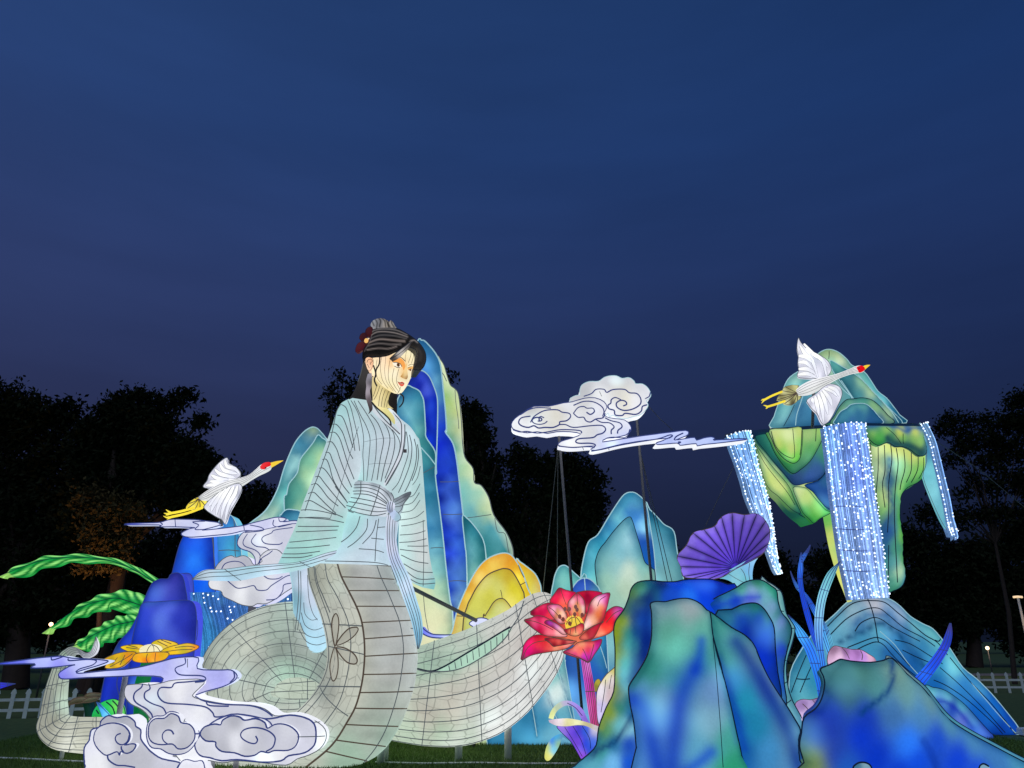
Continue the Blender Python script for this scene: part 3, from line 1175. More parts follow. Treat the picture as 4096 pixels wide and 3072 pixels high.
t.draw([F2(275, 390, 330, 360, 370, 335), F2(640, 742, 700, 735, 830, 716), F2(285, 1330, 300, 1500, 330, 1659), F2(420, 455, 500, 455, 570, 450), F2(445, 715, 520, 716, 600, 712), F2(490, 1250, 560, 1245, 640, 1252), F2(345, 985, 400, 980, 450, 984), F2(855, 720, 880, 850, 940, 870, 965, 990, 985, 1060), F1(830, 560, 870, 750, 900, 800, 945, 900), F1(1080, 1040, 1095, 1250, 1130, 1500, 1140, 1659)], 'wire', 1.6)
t.done()

# lower peak left of the woman
t = Thing('mountain_lantern', 'lower sea green peak lantern with a pale tip behind the wide sleeve', 'lantern', 1180, 2900, 13.7, 'glowing mountain lanterns')
panel(t, 'rock_face', [(985, 2110)] + C2(1010, 680, 1130, 580, 1220, 420, 1270, 260, 1320, 130, 1370, 30) + T3(370, 560, 460, 505, 520, 510, 570, 550, 660, 670) + [(1345, 1850), (1380, 2100), gp(1390, 13.8), gp(940, 13.8), (930, 2400), (950, 2200)], 13.8, T=0.55, bulge=0.12, side=(200, 220, 205),
      ctrl=[(1245, 1722, (206, 220, 160)), (1235, 1745, (70, 140, 165)), (1200, 1780, (90, 165, 190)), (1255, 1755, (30, 100, 140)), (1180, 1850, (150, 205, 205)), (1220, 1800, (20, 96, 130)), (1150, 1900, (110, 180, 185)), (1160, 1880, (170, 225, 225)), (1185, 1910, (14, 90, 118)), (1120, 1980, (120, 185, 175)), (1150, 1960, (70, 150, 150)), (1090, 2040, (170, 205, 180)), (1050, 2090, (200, 220, 200)), (1125, 2080, (60, 140, 150)), (1150, 2400, (120, 180, 160)), (1000, 2600, (60, 140, 170))], rim='wire_light', rim_r=2.6)
panel(t, 'rock_face', T3(545, 600, 600, 640, 660, 690, 760, 900) + [(1390, 2100), (1390, 2500), (1180, 2500)] + T3(120, 1540, 150, 1350, 180, 1220, 250, 1130, 290, 1060, 310, 950, 340, 880, 420, 780, 490, 690), 13.6, T=0.25, bulge=0.08,
      ctrl=[(1280, 1755, (60, 140, 150)), (1275, 1800, (120, 180, 150)), (1240, 1850, (120, 190, 160)), (1290, 1830, (180, 215, 160)), (1230, 1900, (160, 205, 160)), (1260, 1930, (190, 220, 175)), (1200, 1950, (80, 155, 140)), (1230, 2000, (110, 175, 150)), (1170, 2010, (60, 140, 130)), (1200, 2050, (150, 195, 160)), (1200, 2400, (170, 200, 160))], rim='wire_light', rim_r=2.4)
panel(t, 'rock_face', C2(1240, 680, 1250, 620, 1280, 585, 1310, 575, 1360, 580, 1400, 590, 1450, 640) + [(1230, 2400), (1120, 2400)], 13.45, T=0.2, bulge=0.06,
      ctrl=[(1150, 2050, (20, 96, 130)), (1190, 2060, (70, 140, 170)), (1140, 2080, (60, 130, 160)), (1180, 2120, (90, 160, 180)), (1180, 2390, (150, 190, 170))], rim='wire_light', rim_r=2.2)
t.done()

# ------------------------------------------------------------------ yellow hill
t = Thing('hill_lantern', 'golden yellow hill lantern with arched layers at the foot of the tall peak', 'lantern', 2000, 2900, 13.3, 'glowing mountain lanterns')
panel(t, 'rock_face', F2(1030, 1080, 1060, 1095, 1110, 1130, 1180, 1190, 1220, 1270, 1230, 1340, 1236, 1500) + [gp(2175, 13.35), gp(2080, 13.35)] + F2(1040, 1300), 13.35, T=0.25, bulge=0.06, side=(230, 220, 150),
      ctrl=[(2090, 2270, (214, 178, 40)), (2130, 2310, (196, 176, 60)), (2155, 2350, (206, 200, 120)), (2110, 2340, (226, 208, 60)), (2140, 2400, (214, 210, 110)), (2120, 2700, (130, 170, 150))], edge=(14, (206, 136, 26), 0.55), rim='wire_light', rim_r=2.4)
panel(t, 'rock_face', F2(480, 1800, 520, 1640, 560, 1480, 640, 1290, 720, 1150, 800, 1070, 900, 1028, 970, 1030, 1020, 1075, 1080, 1180, 1120, 1300, 1170, 1440, 1200, 1800) + [gp(2130, 13.25), gp(1800, 13.25)], 13.25, T=0.3, bulge=0.10, side=(240, 228, 170),
      ctrl=[(1990, 2225, (226, 160, 60)), (1930, 2270, (224, 168, 44)), (1980, 2260, (240, 205, 90)), (2040, 2250, (226, 150, 40)), (1880, 2350, (220, 164, 50)), (1920, 2310, (240, 212, 110)), (2000, 2240, (235, 185, 70)), (1850, 2420, (214, 176, 70)), (1870, 2390, (240, 214, 90)), (2075, 2310, (250, 230, 70)), (2060, 2270, (230, 176, 40)), (2095, 2370, (226, 206, 50)), (1840, 2480, (206, 196, 110)), (1990, 2600, (190, 200, 130))], edge=(14, (206, 136, 26), 0.55), rim='wire_light', rim_r=2.6)
panel(t, 'rock_face', F2(600, 1659, 635, 1460, 670, 1380, 720, 1290, 800, 1200, 900, 1155, 950, 1150, 990, 1165, 1030, 1220, 1080, 1320, 1095, 1380, 1110, 1659) + [gp(2100, 13.1), gp(1840, 13.1)], 13.15, T=0.15, bulge=0.07,
      ctrl=[(2000, 2285, (200, 186, 60)), (1940, 2330, (212, 206, 120)), (2030, 2300, (190, 160, 40)), (2060, 2350, (214, 200, 40)), (1990, 2350, (206, 206, 110)), (1890, 2420, (206, 204, 90)), (2080, 2390, (226, 214, 60)), (1960, 2380, (200, 196, 70)), (1870, 2490, (190, 196, 110)), (2050, 2420, (236, 224, 110)), (1950, 2600, (180, 196, 130))], edge=(9, (176, 140, 30), 0.5), rim='wire_brown', rim_r=2.4)
panel(t, 'rock_face', F2(760, 1600, 780, 1530, 810, 1480, 840, 1430, 870, 1400, 900, 1388, 930, 1392, 955, 1415, 985, 1455, 1010, 1500, 1040, 1600) + [gp(2060, 13.0), gp(1900, 13.0)], 13.05, T=0.1, bulge=0.05,
      ctrl=[(2000, 2400, (180, 178, 60)), (2000, 2430, (212, 214, 140)), (1960, 2450, (190, 196, 90)), (2030, 2450, (214, 210, 120)), (1990, 2500, (206, 214, 150)), (1990, 2700, (160, 190, 150))], edge=(9, (176, 140, 30), 0.5), rim='wire_brown', rim_r=2.2)
t.draw([F2(555, 1527, 620, 1530, 670, 1530), F2(905, 1320, 912, 1350, 918, 1388), F2(1040, 1100, 1070, 1180, 1110, 1255, 1140, 1350), F2(1065, 1278, 1110, 1255)], 'wire_brown', 1.7)
t.done()

# ------------------------------------------------------------------ middle teal peaks
t = Thing('mountain_lantern', 'slate teal twin peak lantern standing behind the red lotus', 'lantern', 2500, 2900, 13.8, 'glowing mountain lanterns')
panel(t, 'rock_face', [(2575, 2030), (2600, 2040), (2630, 2070), (2656, 2098)] + K(630, 320, 650, 440, 685, 590) + [(2745, 2500), gp(2750, 13.9), gp(2560, 13.9), (2560, 2400)], 13.9, T=0.3, bulge=0.10, side=(150, 190, 200),
      ctrl=[(2610, 2060, (10, 96, 126)), (2640, 2110, (60, 140, 160)), (2620, 2160, (90, 150, 176)), (2690, 2150, (20, 100, 126)), (2650, 2220, (100, 165, 185)), (2700, 2260, (100, 160, 165)), (2650, 2310, (110, 160, 165)), (2650, 2700, (60, 130, 160))], rim='wire_light', rim_r=2.4)
panel(t, 'rock_face', F2(1535, 1400, 1545, 1230, 1560, 1110, 1605, 940, 1680, 880, 1760, 750, 1830, 640, 1890, 560, 1945, 538, 2000, 555, 2065, 630, 2100, 800, 2140, 1100) + [(2630, 2500), gp(2650, 13.7), gp(2320, 13.7)], 13.7, T=0.35, bulge=0.12, side=(150, 200, 214),
      ctrl=[(2522, 1980, (50, 150, 180)), (2490, 2010, (60, 150, 180)), (2550, 2010, (80, 150, 180)), (2520, 2030, (90, 155, 190)), (2520, 2048, (30, 110, 195)), (2470, 2080, (110, 190, 206)), (2550, 2070, (30, 100, 190)), (2575, 2060, (60, 130, 190)), (2580, 2100, (150, 210, 230)), (2430, 2130, (80, 170, 200)), (2570, 2160, (10, 70, 170)), (2390, 2180, (50, 150, 176)), (2440, 2110, (20, 110, 170)), (2590, 2220, (20, 90, 176)), (2360, 2220, (90, 180, 200)), (2345, 2290, (80, 170, 185)), (2400, 2150, (30, 130, 170)), (2370, 2340, (110, 180, 175)), (2350, 2600, (70, 140, 180)), (2450, 2700, (60, 130, 165))], rim='wire_light', rim_r=2.4)
panel(t, 'rock_face', F2(1690, 1400, 1660, 1150, 1670, 1060, 1700, 990, 1740, 940, 1800, 860, 1880, 770, 1935, 735, 1960, 770, 2000, 900, 2030, 1000, 2060, 1100, 2120, 1150, 2145, 1250) + [(2640, 2700), gp(2650, 13.5), gp(2400, 13.5), (2400, 2600)], 13.5, T=0.25, bulge=0.10,
      ctrl=[(2515, 2085, (100, 170, 190)), (2490, 2110, (130, 190, 195)), (2470, 2140, (110, 175, 190)), (2510, 2160, (170, 220, 230)), (2530, 2130, (60, 130, 165)), (2430, 2190, (100, 165, 175)), (2480, 2210, (120, 185, 200)), (2545, 2200, (110, 175, 190)), (2400, 2250, (120, 180, 180)), (2460, 2260, (140, 190, 190)), (2510, 2290, (206, 225, 205)), (2570, 2270, (130, 185, 175)), (2420, 2330, (150, 195, 175)), (2500, 2350, (180, 206, 180)), (2460, 2400, (150, 190, 170)), (2600, 2300, (150, 190, 170)), (2500, 2500, (110, 170, 180)), (2460, 2800, (60, 130, 170))], rim='wire_dark', rim_r=1.8)
t.done()

t = Thing('mountain_lantern', 'small pale teal peak lantern beside the black cloud pole', 'lantern', 2270, 2900, 13.45, 'glowing mountain lanterns')
panel(t, 'rock_face', F2(1290, 1500, 1310, 1350, 1325, 1270, 1340, 1200, 1370, 1140, 1410, 1122, 1445, 1138, 1490, 1180, 1540, 1225, 1600, 1300) + [gp(2360, 13.45), gp(2190, 13.45)], 13.45, T=0.25, bulge=0.08, side=(170, 210, 200),
      ctrl=[(2255, 2275, (110, 190, 185)), (2240, 2320, (130, 200, 190)), (2290, 2310, (110, 185, 175)), (2225, 2370, (110, 185, 180)), (2300, 2360, (90, 170, 170)), (2260, 2420, (110, 185, 180)), (2260, 2700, (60, 140, 180)), (2260, 2900, (50, 130, 170))], rim='wire_light', rim_r=2.2)
t.done()

t = Thing('mountain_lantern', 'dark blue domed lantern right behind the red lotus and its stem', 'lantern', 2340, 2900, 13.2, 'glowing mountain lanterns')
panel(t, 'rock_face', [(2255, 2700), (2262, 2600), (2270, 2450)] + F2(1475, 1320, 1510, 1260, 1540, 1235, 1570, 1225, 1620, 1235, 1670, 1280, 1700, 1330, 1740, 1500) + [(2435, 2700), (2440, 2800), gp(2445, 13.2), gp(2270, 13.2)], 13.2, T=0.25, bulge=0.08, side=(150, 190, 225),
      ctrl=[(2335, 2320, (44, 80, 190)), (2310, 2345, (60, 104, 205)), (2360, 2345, (30, 60, 176)), (2385, 2360, (110, 180, 190)), (2340, 2500, (30, 80, 170)), (2410, 2560, (60, 150, 200)), (2430, 2620, (50, 120, 160)), (2290, 2650, (40, 90, 170)), (2350, 2700, (30, 86, 180)), (2300, 2780, (80, 140, 210)), (2380, 2760, (30, 80, 176)), (2290, 2870, (100, 160, 200)), (2340, 2840, (110, 170, 210)), (2300, 2940, (60, 130, 180))], rim='wire_light', rim_r=2.4)
t.draw([[(2338, 2315), (2340, 2340), (2342, 2370)], Q(750, 600, 790, 720, 810, 800), Q(300, 960, 330, 1060, 350, 1130), Q(455, 730, 440, 830)], 'wire_light', 2.0)
t.done()

t = Thing('mountain_lantern', 'low sea blue rock lantern sitting on the grass under the snake coil', 'lantern', 2130, 2900, 13.0, 'glowing mountain lanterns')
panel(t, 'rock_face', [(1940, 2760), (2010, 2640), (2110, 2560), (2200, 2520), (2245, 2560), (2262, 2660), (2285, 2800), (2300, 2900), gp(2305, 13.0), gp(2230, 13.0), gp(2150, 13.0), gp(2060, 13.0), gp(1990, 13.0), gp(1950, 13.0)], 13.0, T=0.4, bulge=0.10, side=(110, 180, 200), n=3,
      ctrl=[(2220, 2560, (120, 190, 185)), (2200, 2700, (110, 190, 190)), (2221, 2775, (226, 240, 235)), (2150, 2780, (60, 130, 165)), (2240, 2850, (90, 170, 190)), (2100, 2860, (30, 110, 150)), (2180, 2880, (40, 130, 170)), (2060, 2900, (60, 140, 180)), (2120, 2930, (50, 130, 176)), (2200, 2930, (110, 180, 205)), (2260, 2920, (110, 175, 205)), (2010, 2900, (20, 100, 140)), (2000, 2940, (60, 140, 180))],
      strokes=[([(2124, 2810), (2138, 2880), (2146, 2940)], 7, (10, 70, 110), 0.7), ([(2185, 2760), (2210, 2830), (2232, 2890)], 6, (10, 70, 120), 0.6), ([(2218, 2640), (2250, 2740), (2290, 2870)], 6, (20, 90, 130), 0.6)], rim='wire_light', rim_r=1.8)
t.draw([[(2124, 2800), (2138, 2880), (2148, 2945)], [(2185, 2755), (2208, 2830), (2234, 2890)], [(2220, 2640), (2250, 2740), (2290, 2880)]], 'wire_light', 2.0)
t.done()

# ------------------------------------------------------------------ blue rocks with a small waterfall on the left
t = Thing('rock_lantern', 'bright cobalt rock lantern under the drifting cloud with a paler side', 'lantern', 900, 2800, 13.3, 'glowing blue rock lanterns')
panel(t, 'rock_face', C2(700, 1500, 715, 1000, 715, 780, 740, 700, 775, 645, 830, 618, 870, 645, 905, 730, 925, 850, 940, 1000, 960, 1400) + [gp(1010, 13.4), gp(860, 13.4)], 13.4, T=0.35, bulge=0.10, side=(110, 190, 220),
      ctrl=[(915, 2065, (60, 140, 205)), (900, 2090, (30, 100, 190)), (940, 2110, (70, 160, 215)), (890, 2170, (60, 140, 206)), (930, 2200, (60, 160, 200)), (885, 2240, (50, 120, 200)), (940, 2250, (110, 196, 225)), (900, 2500, (50, 110, 200))], rim='wire_light', rim_r=1.8)
panel(t, 'rock_face', C2(330, 1300, 380, 1080, 420, 920, 450, 830, 490, 770, 560, 755, 640, 760, 700, 772, 712, 850, 716, 1000, 730, 1100, 720, 1400) + [gp(840, 13.2), gp(680, 13.2)], 13.2, T=0.3, bulge=0.12, side=(60, 120, 230),
      ctrl=[(760, 2150, (30, 80, 220)), (800, 2180, (22, 96, 236)), (840, 2160, (14, 60, 190)), (720, 2230, (30, 80, 200)), (790, 2250, (40, 130, 250)), (850, 2240, (4, 46, 180)), (700, 2300, (40, 80, 205)), (800, 2320, (6, 84, 235)), (840, 2350, (30, 110, 236)), (770, 2450, (20, 60, 200))], rim='wire_navy', rim_r=1.6)
t.draw([C2(750, 905, 830, 900, 915, 908), C2(868, 640, 880, 760, 880, 900, 885, 960), C2(690, 760, 705, 850, 715, 1000, 722, 1070)], 'wire', 1.8)
t.done()

t = Thing('rock_lantern', 'dark ultramarine stepped rock lantern behind the golden flower', 'lantern', 640, 2800, 12.7, 'glowing blue rock lanterns')
panel(t, 'rock_face', C2(440, 1600, 440, 1300, 445, 1110, 470, 1088, 520, 1090, 545, 1130, 552, 1235, 550, 1400) + [gp(790, 12.85), gp(700, 12.85)], 12.95, T=0.2, bulge=0.05,
      ctrl=[(740, 2310, (82, 90, 220)), (765, 2350, (90, 100, 226)), (750, 2500, (60, 70, 205))], rim='wire_navy', rim_r=1.6)
panel(t, 'rock_face', B(800, 1400, 800, 1230, 810, 1100, 850, 900, 910, 740, 960, 650, 1040, 560, 1100, 450, 1150, 330, 1210, 200, 1250, 165, 1290, 152, 1345, 150, 1365, 118, 1400, 104, 1440, 108, 1470, 150, 1488, 240, 1500, 320, 1520, 600, 1520, 1000) + [gp(760, 12.75), gp(390, 12.75)], 12.75, T=0.3, bulge=0.12, side=(50, 64, 190),
      ctrl=[(640, 2330, (40, 46, 160)), (700, 2310, (44, 40, 150)), (680, 2360, (80, 90, 200)), (715, 2390, (38, 44, 150)), (600, 2400, (50, 66, 190)), (640, 2420, (64, 84, 205)), (700, 2420, (50, 66, 190)), (570, 2480, (40, 70, 210)), (520, 2560, (36, 66, 200)), (470, 2620, (20, 30, 120)), (440, 2720, (30, 50, 190)), (420, 2800, (30, 60, 205)), (550, 2700, (30, 50, 170)), (480, 2780, (24, 40, 150)), (560, 2840, (20, 34, 130))], rim='wire_navy', rim_r=1.6)
panel(t, 'rock_face', B(1010, 1300, 1030, 900, 1060, 640, 1100, 480, 1140, 350, 1250, 335, 1400, 325, 1490, 322, 1540, 335, 1565, 380, 1575, 480, 1565, 640, 1550, 800, 1530, 1100, 1500, 1400) + [gp(760, 12.6), gp(500, 12.6)], 12.6, T=0.25, bulge=0.12, side=(70, 76, 215),
      ctrl=[(620, 2420, (56, 70, 195)), (690, 2415, (84, 104, 220)), (740, 2420, (40, 50, 170)), (600, 2470, (44, 66, 200)), (650, 2480, (90, 120, 225)), (720, 2480, (36, 50, 180)), (600, 2540, (30, 60, 195)), (690, 2540, (70, 90, 205)), (760, 2520, (30, 40, 160)), (580, 2600, (20, 46, 180)), (700, 2610, (44, 76, 215)), (760, 2600, (60, 70, 200)), (650, 2800, (20, 34, 150))], rim='wire_navy', rim_r=1.8)
t.draw([B(1000, 1200, 960, 1100, 935, 1000, 945, 920), B(1580, 480, 1582, 560, 1572, 640)], 'wire_navy', 1.8)
t.done()


# ------------------------------------------------------------------ waterfalls of lit strands
def waterfall(th, name, Ledge, Redge, Y, strands, bulbs, ctrl, bulb_edges=True, seed=1, pk=0.4):
    r = random.Random(seed)
    Ls = smooth(Ledge, False, 4)
    Rs = smooth(Redge, False, 4)
    n = min(len(Ls), len(Rs))
    pf0 = paint_fn(ctrl)
    pale = np.array(srgb((150, 178, 224)))

    def pf(P):
        return pf0(P) * (1 - pk) + pale * pk
    Yl = Y if isinstance(Y, (tuple, list)) else (Y, Y)

    def pt(u, v):
        f = v * (n - 1)
        i = min(int(f), n - 2)
        k = f - i
        lx, ly = (Ls[i][j] * (1 - k) + Ls[i + 1][j] * k for j in (0, 1))
        rx, ry = (Rs[i][j] * (1 - k) + Rs[i + 1][j] * k for j in (0, 1))
        return lx * (1 - u) + rx * u, ly * (1 - u) + ry * u
    # backing sheet
    V, Fc, PX = [], [], []
    nu, nv = 12, n
    for j in range(nv):
        for i in range(nu + 1):
            x, y = pt(i / nu, j / (nv - 1))
            yy = Yl[0] * (1 - j / (nv - 1)) + Yl[1] * j / (nv - 1)
            p = at(x, y, yy)
            bow = 0.16 * math.sin(math.pi * i / nu)
            V.append(p - Vector((0, bow - 0.04, 0)))
            PX.append((x, y))
    for j in range(nv - 1):
        for i in range(nu):
            a = j * (nu + 1) + i
            Fc.append((a, a + 1, a + nu + 2, a + nu + 1))
    m = len(V)
    V += [v + Vector((0, 0.12, 0)) for v in V]
    Fc += [tuple(i + m for i in f[::-1]) for f in Fc]
    PX = PX + PX
    cols = pf(np.array(PX)) * 0.45
    th.add('backing_sheet', V, Fc, 'tinsel', cols, hit=True)
    # strands
    V, Fc, CL = [], [], []
    for s in range(strands):
        u = (s + 0.5 + r.uniform(-.25, .25)) / strands
        path, rad, px = [], [], []
        tone = r.choice([0.5, 0.9, 1.3, 1.8, 2.3] if pk else [0.6, 0.8, 1.0])
        for j in range(0, nv, 1):
            v = j / (nv - 1)
            x, y = pt(u, v)
            yy = Yl[0] * (1 - v) + Yl[1] * v
            path.append(at(x, y, yy) - Vector((0, 0.16 * math.sin(math.pi * u) + 0.0, 0)))
            a, b = pt(0, v), pt(1, v)
            rad.append(max(0.006, abs(b[0] - a[0]) / strands * 0.36 * yy / F))
            px.append((x, y))
        tv, tf = tube(path, rad, 4)
        k = len(V)
        V += tv
        Fc += [tuple(i + k for i in f) for f in tf]
        c = pf(np.array(px)) * tone
        CL.append(np.repeat(c, 4, axis=0))
    th.add('light_strand', V, Fc, 'tinsel', np.concatenate(CL), kind='stuff', hit=False)
    # bulbs
    V, Fc = [], []
    spots = []
    for _ in range(bulbs):
        spots.append(((r.randrange(max(4, strands // 3)) + 0.5) / max(4, strands // 3), r.random()))
    if bulb_edges:
        for j in range(38):
            for u in (0.0, 1.0):
                spots.append((u + r.uniform(-.02, .02), (j + r.uniform(-.3, .3)) / 38))
        for j in range(8):
            spots.append((j / 7, 0.0))
    for u, v in spots:
        v = min(max(v, 0), 1)
        x, y = pt(u, v)
        yy = Yl[0] * (1 - v) + Yl[1] * v
        c = at(x, y, yy) - Vector((0, 0.16 * math.sin(math.pi * min(max(u, 0), 1)) + 0.035, 0))
        bv, bf = ball(c, 3.3 * yy / F * r.uniform(0.8, 1.25), 3, 5)
        k = len(V)
        V += bv
        Fc += [tuple(i + k for i in f) for f in bf]
    th.add('light_bulb', V, Fc, 'led', kind='stuff', hit=False)


t = Thing('waterfall_lantern', 'small blue waterfall of lights between the blue rocks and the snake coil', 'lantern', 900, 2750, 12.5, 'waterfalls of lit strands')
waterfall(t, 'waterfall', C2(500, 1240, 520, 1340, 560, 1450, 590, 1560, 600, 1680, 600, 1900), C2(1330, 1240, 1330, 1340, 1330, 1400, 1330, 1500, 1330, 1600, 1330, 1900), 12.9, 60, 70,
          [(780, 2380, (60, 120, 190)), (850, 2400, (56, 110, 185)), (900, 2450, (60, 110, 190)), (1000, 2400, (70, 120, 190)), (800, 2500, (50, 130, 190)), (830, 2550, (60, 140, 200)), (900, 2700, (50, 110, 190))], False, 3, 0.0)
t.done()
t = None
V, Fc = [], []

# ------------------------------------------------------------------ floating mountain with waterfalls
t = Thing('floating_mountain_lantern', 'floating green and blue mountain lantern on a stalk with a flat underside ledge', 'lantern', 3400, 2700, 14.6, 'glowing mountain lanterns')
panel(t, 'rock_face', I1(255, 1100, 280, 980, 330, 830, 380, 680, 430, 580, 500, 520, 600, 460, 700, 360, 760, 300, 830, 265, 900, 265, 980, 300, 1060, 370, 1110, 430, 1240, 500, 1310, 590, 1390, 710, 1480, 780, 1560, 880, 1620, 960, 1690, 1045, 1300, 1075, 700, 1090), 14.9, T=0.5, bulge=0.16, side=(190, 214, 190), n=3,
      ctrl=[(3310, 1405, (203, 218, 144)), (3340, 1420, (203, 218, 153)), (3355, 1445, (228, 240, 196)), (3320, 1440, (77, 145, 127)), (3390, 1470, (137, 188, 161)), (3360, 1490, (43, 111, 127)), (3420, 1490, (103, 180, 165)), (3440, 1530, (120, 197, 187)), (3400, 1530, (60, 128, 153)), (3480, 1560, (120, 202, 200)), (3430, 1570, (77, 145, 153)), (3520, 1610, (129, 214, 217)), (3550, 1640, (43, 120, 153)), (3590, 1670, (34, 102, 135)), (3460, 1620, (43, 120, 153)),
            (3170, 1520, (163, 210, 191)), (3150, 1570, (120, 188, 178)), (3200, 1560, (60, 137, 153)), (3130, 1650, (129, 197, 196)), (3110, 1700, (120, 180, 187)), (3190, 1650, (51, 111, 153)), (3240, 1660, (56, 120, 161)), (3260, 1600, (103, 163, 175)), (3290, 1690, (43, 85, 144)), (3160, 1700, (69, 128, 165))],
      strokes=[(I1(390, 1080, 440, 960, 500, 840, 540, 780), 9, (34, 85, 118), 0.5), (I1(520, 1080, 550, 900, 600, 760), 7, (43, 94, 135), 0.6)], rim='wire_light', rim_r=2.0)
panel(t, 'rock_face', I1(880, 380, 980, 430, 1100, 500, 1200, 570, 1310, 680, 1420, 800, 1540, 920, 1650, 1045, 1500, 1060, 1200, 1060, 1120, 800, 1000, 620, 900, 480), 14.7, T=0.2, bulge=0.10,
      ctrl=[(3340, 1455, (77, 145, 135)), (3390, 1490, (43, 116, 130)), (3440, 1530, (155, 202, 161)), (3400, 1550, (43, 107, 127)), (3480, 1570, (172, 202, 153)), (3430, 1580, (51, 128, 144)), (3500, 1620, (77, 154, 161)), (3540, 1650, (155, 188, 153)), (3480, 1640, (43, 111, 153)), (3590, 1690, (34, 94, 127)), (3460, 1690, (43, 85, 135))], rim='wire_light', rim_r=2.0)
panel(t, 'rock_face', I1(900, 1060, 930, 960, 980, 870, 1050, 800, 1120, 790, 1220, 778, 1320, 800, 1410, 870, 1490, 960, 1560, 1045, 1300, 1065), 14.5, T=0.2, bulge=0.10,
      ctrl=[(3390, 1610, (103, 163, 135)), (3440, 1598, (77, 150, 135)), (3500, 1620, (129, 176, 127)), (3360, 1650, (120, 168, 127)), (3540, 1660, (137, 171, 127)), (3400, 1650, (43, 94, 135)), (3520, 1690, (43, 94, 135))], rim='wire_dark', rim_r=1.8)
panel(t, 'rock_face', I1(930, 1060, 945, 990, 990, 925, 1050, 890, 1100, 850, 1180, 838, 1260, 845, 1330, 900, 1390, 970, 1440, 1050, 1200, 1070), 14.35, T=0.15, bulge=0.08,
      ctrl=[(3400, 1630, (77, 145, 153)), (3440, 1625, (86, 154, 153)), (3380, 1660, (60, 128, 153)), (3430, 1660, (43, 102, 144)), (3490, 1660, (34, 89, 127)), (3400, 1690, (51, 102, 153)), (3480, 1690, (39, 85, 135))], rim='wire_light', rim_r=1.8)
# ledge: a flat slab seen edge-on
panel(t, 'ledge', [(2985, 1724), (3100, 1712), (3290, 1700), (3460, 1692), (3700, 1697), (3702, 1704), (3460, 1702), (3290, 1712), (3100, 1724), (2985, 1736)], 14.1, T=1.1, bulge=0.0, col=(12, 34, 60), n=1, mat='cloth_soft')
# underside, left
panel(t, 'rock_face', I2(410, 100, 430, 190, 470, 340, 510, 480, 560, 560, 640, 620, 720, 700, 800, 760, 870, 800, 910, 828, 950, 790, 1000, 760, 1040, 740, 1070, 690, 1100, 500, 1080, 50, 980, 45, 700, 68), 14.6, T=0.5, bulge=0.20, n=2,
      ctrl=[(3015, 1740, (34, 94, 75)), (3040, 1790, (51, 128, 96)), (3025, 1800, (172, 202, 127)), (3070, 1850, (77, 145, 110)), (3040, 1860, (215, 228, 153)), (3070, 1920, (198, 218, 118)), (3110, 1960, (210, 223, 135)), (3090, 1880, (172, 206, 144)), (3130, 1920, (77, 154, 101)), (3170, 1990, (77, 154, 92)), (3190, 1950, (203, 219, 144)), (3230, 1980, (172, 211, 118)), (3170, 2040, (34, 106, 96)), (3200, 2060, (39, 116, 96)), (3240, 2050, (77, 185, 75)), (3255, 2085, (60, 163, 67)), (3290, 2040, (94, 197, 75)), (3310, 2000, (43, 85, 153)), (3280, 1960, (34, 77, 153)), (3300, 1930, (39, 85, 127)), (3200, 1890, (43, 71, 127)), (3250, 1920, (51, 85, 153)), (3140, 1850, (39, 85, 118)), (3310, 1800, (60, 137, 84)), (3300, 1740, (77, 154, 92))],
      strokes=[(I2(470, 180, 560, 320, 660, 440, 740, 520), 14, (32, 85, 110), 0.8), (I2(720, 540, 760, 640, 830, 740, 900, 810), 9, (34, 106, 84), 0.7), (I2(900, 520, 950, 600, 1040, 680), 12, (32, 68, 118), 0.8)], rim='wire_dark', rim_r=1.6)
panel(t, 'rock_face', I2(440, 140, 520, 250, 600, 350, 680, 440, 740, 510, 790, 520, 850, 505, 940, 480, 1010, 400, 1060, 200, 1060, 52, 740, 66, 500, 80), 14.35, T=0.2, bulge=0.12, n=3,
      ctrl=[(3040, 1750, (34, 106, 96)), (3080, 1800, (43, 120, 101)), (3060, 1730, (51, 128, 101)), (3130, 1870, (43, 94, 110)), (3180, 1910, (43, 68, 118)), (3230, 1915, (51, 85, 153)), (3270, 1890, (51, 85, 144)), (3300, 1830, (51, 128, 101)), (3290, 1780, (77, 145, 101)), (3300, 1720, (86, 171, 84)), (3200, 1860, (51, 102, 101))], rim='wire_dark', rim_r=1.4)
panel(t, 'rock_face', I2(530, 78, 560, 180, 600, 270, 670, 370, 740, 430, 800, 400, 880, 330, 940, 230, 980, 140, 985, 55, 740, 66), 14.2, T=0.15, bulge=0.10, n=3,
      ctrl=[(3090, 1730, (120, 180, 92)), (3110, 1790, (77, 163, 84)), (3150, 1850, (51, 137, 75)), (3180, 1880, (60, 128, 92)), (3230, 1840, (94, 163, 118)), (3270, 1780, (120, 180, 101)), (3285, 1730, (155, 197, 101)), (3230, 1740, (155, 188, 118)), (3200, 1870, (69, 128, 101)), (3170, 1800, (129, 197, 84)), (3240, 1800, (86, 163, 92))], rim='wire_dark', rim_r=1.8)
panel(t, 'rock_face', I2(555, 78, 575, 160, 610, 240, 670, 310, 730, 345, 770, 340, 800, 300, 815, 200, 810, 62, 700, 68), 14.05, T=0.1, bulge=0.08, n=3,
      ctrl=[(3090, 1730, (198, 211, 135)), (3150, 1740, (203, 211, 144)), (3110, 1790, (189, 210, 110)), (3160, 1800, (198, 212, 127)), (3140, 1835, (120, 202, 84)), (3180, 1830, (103, 197, 75)), (3195, 1780, (146, 206, 101)), (3190, 1730, (189, 206, 118)), (3120, 1815, (94, 188, 75))], rim='wire_dark', rim_r=1.8)
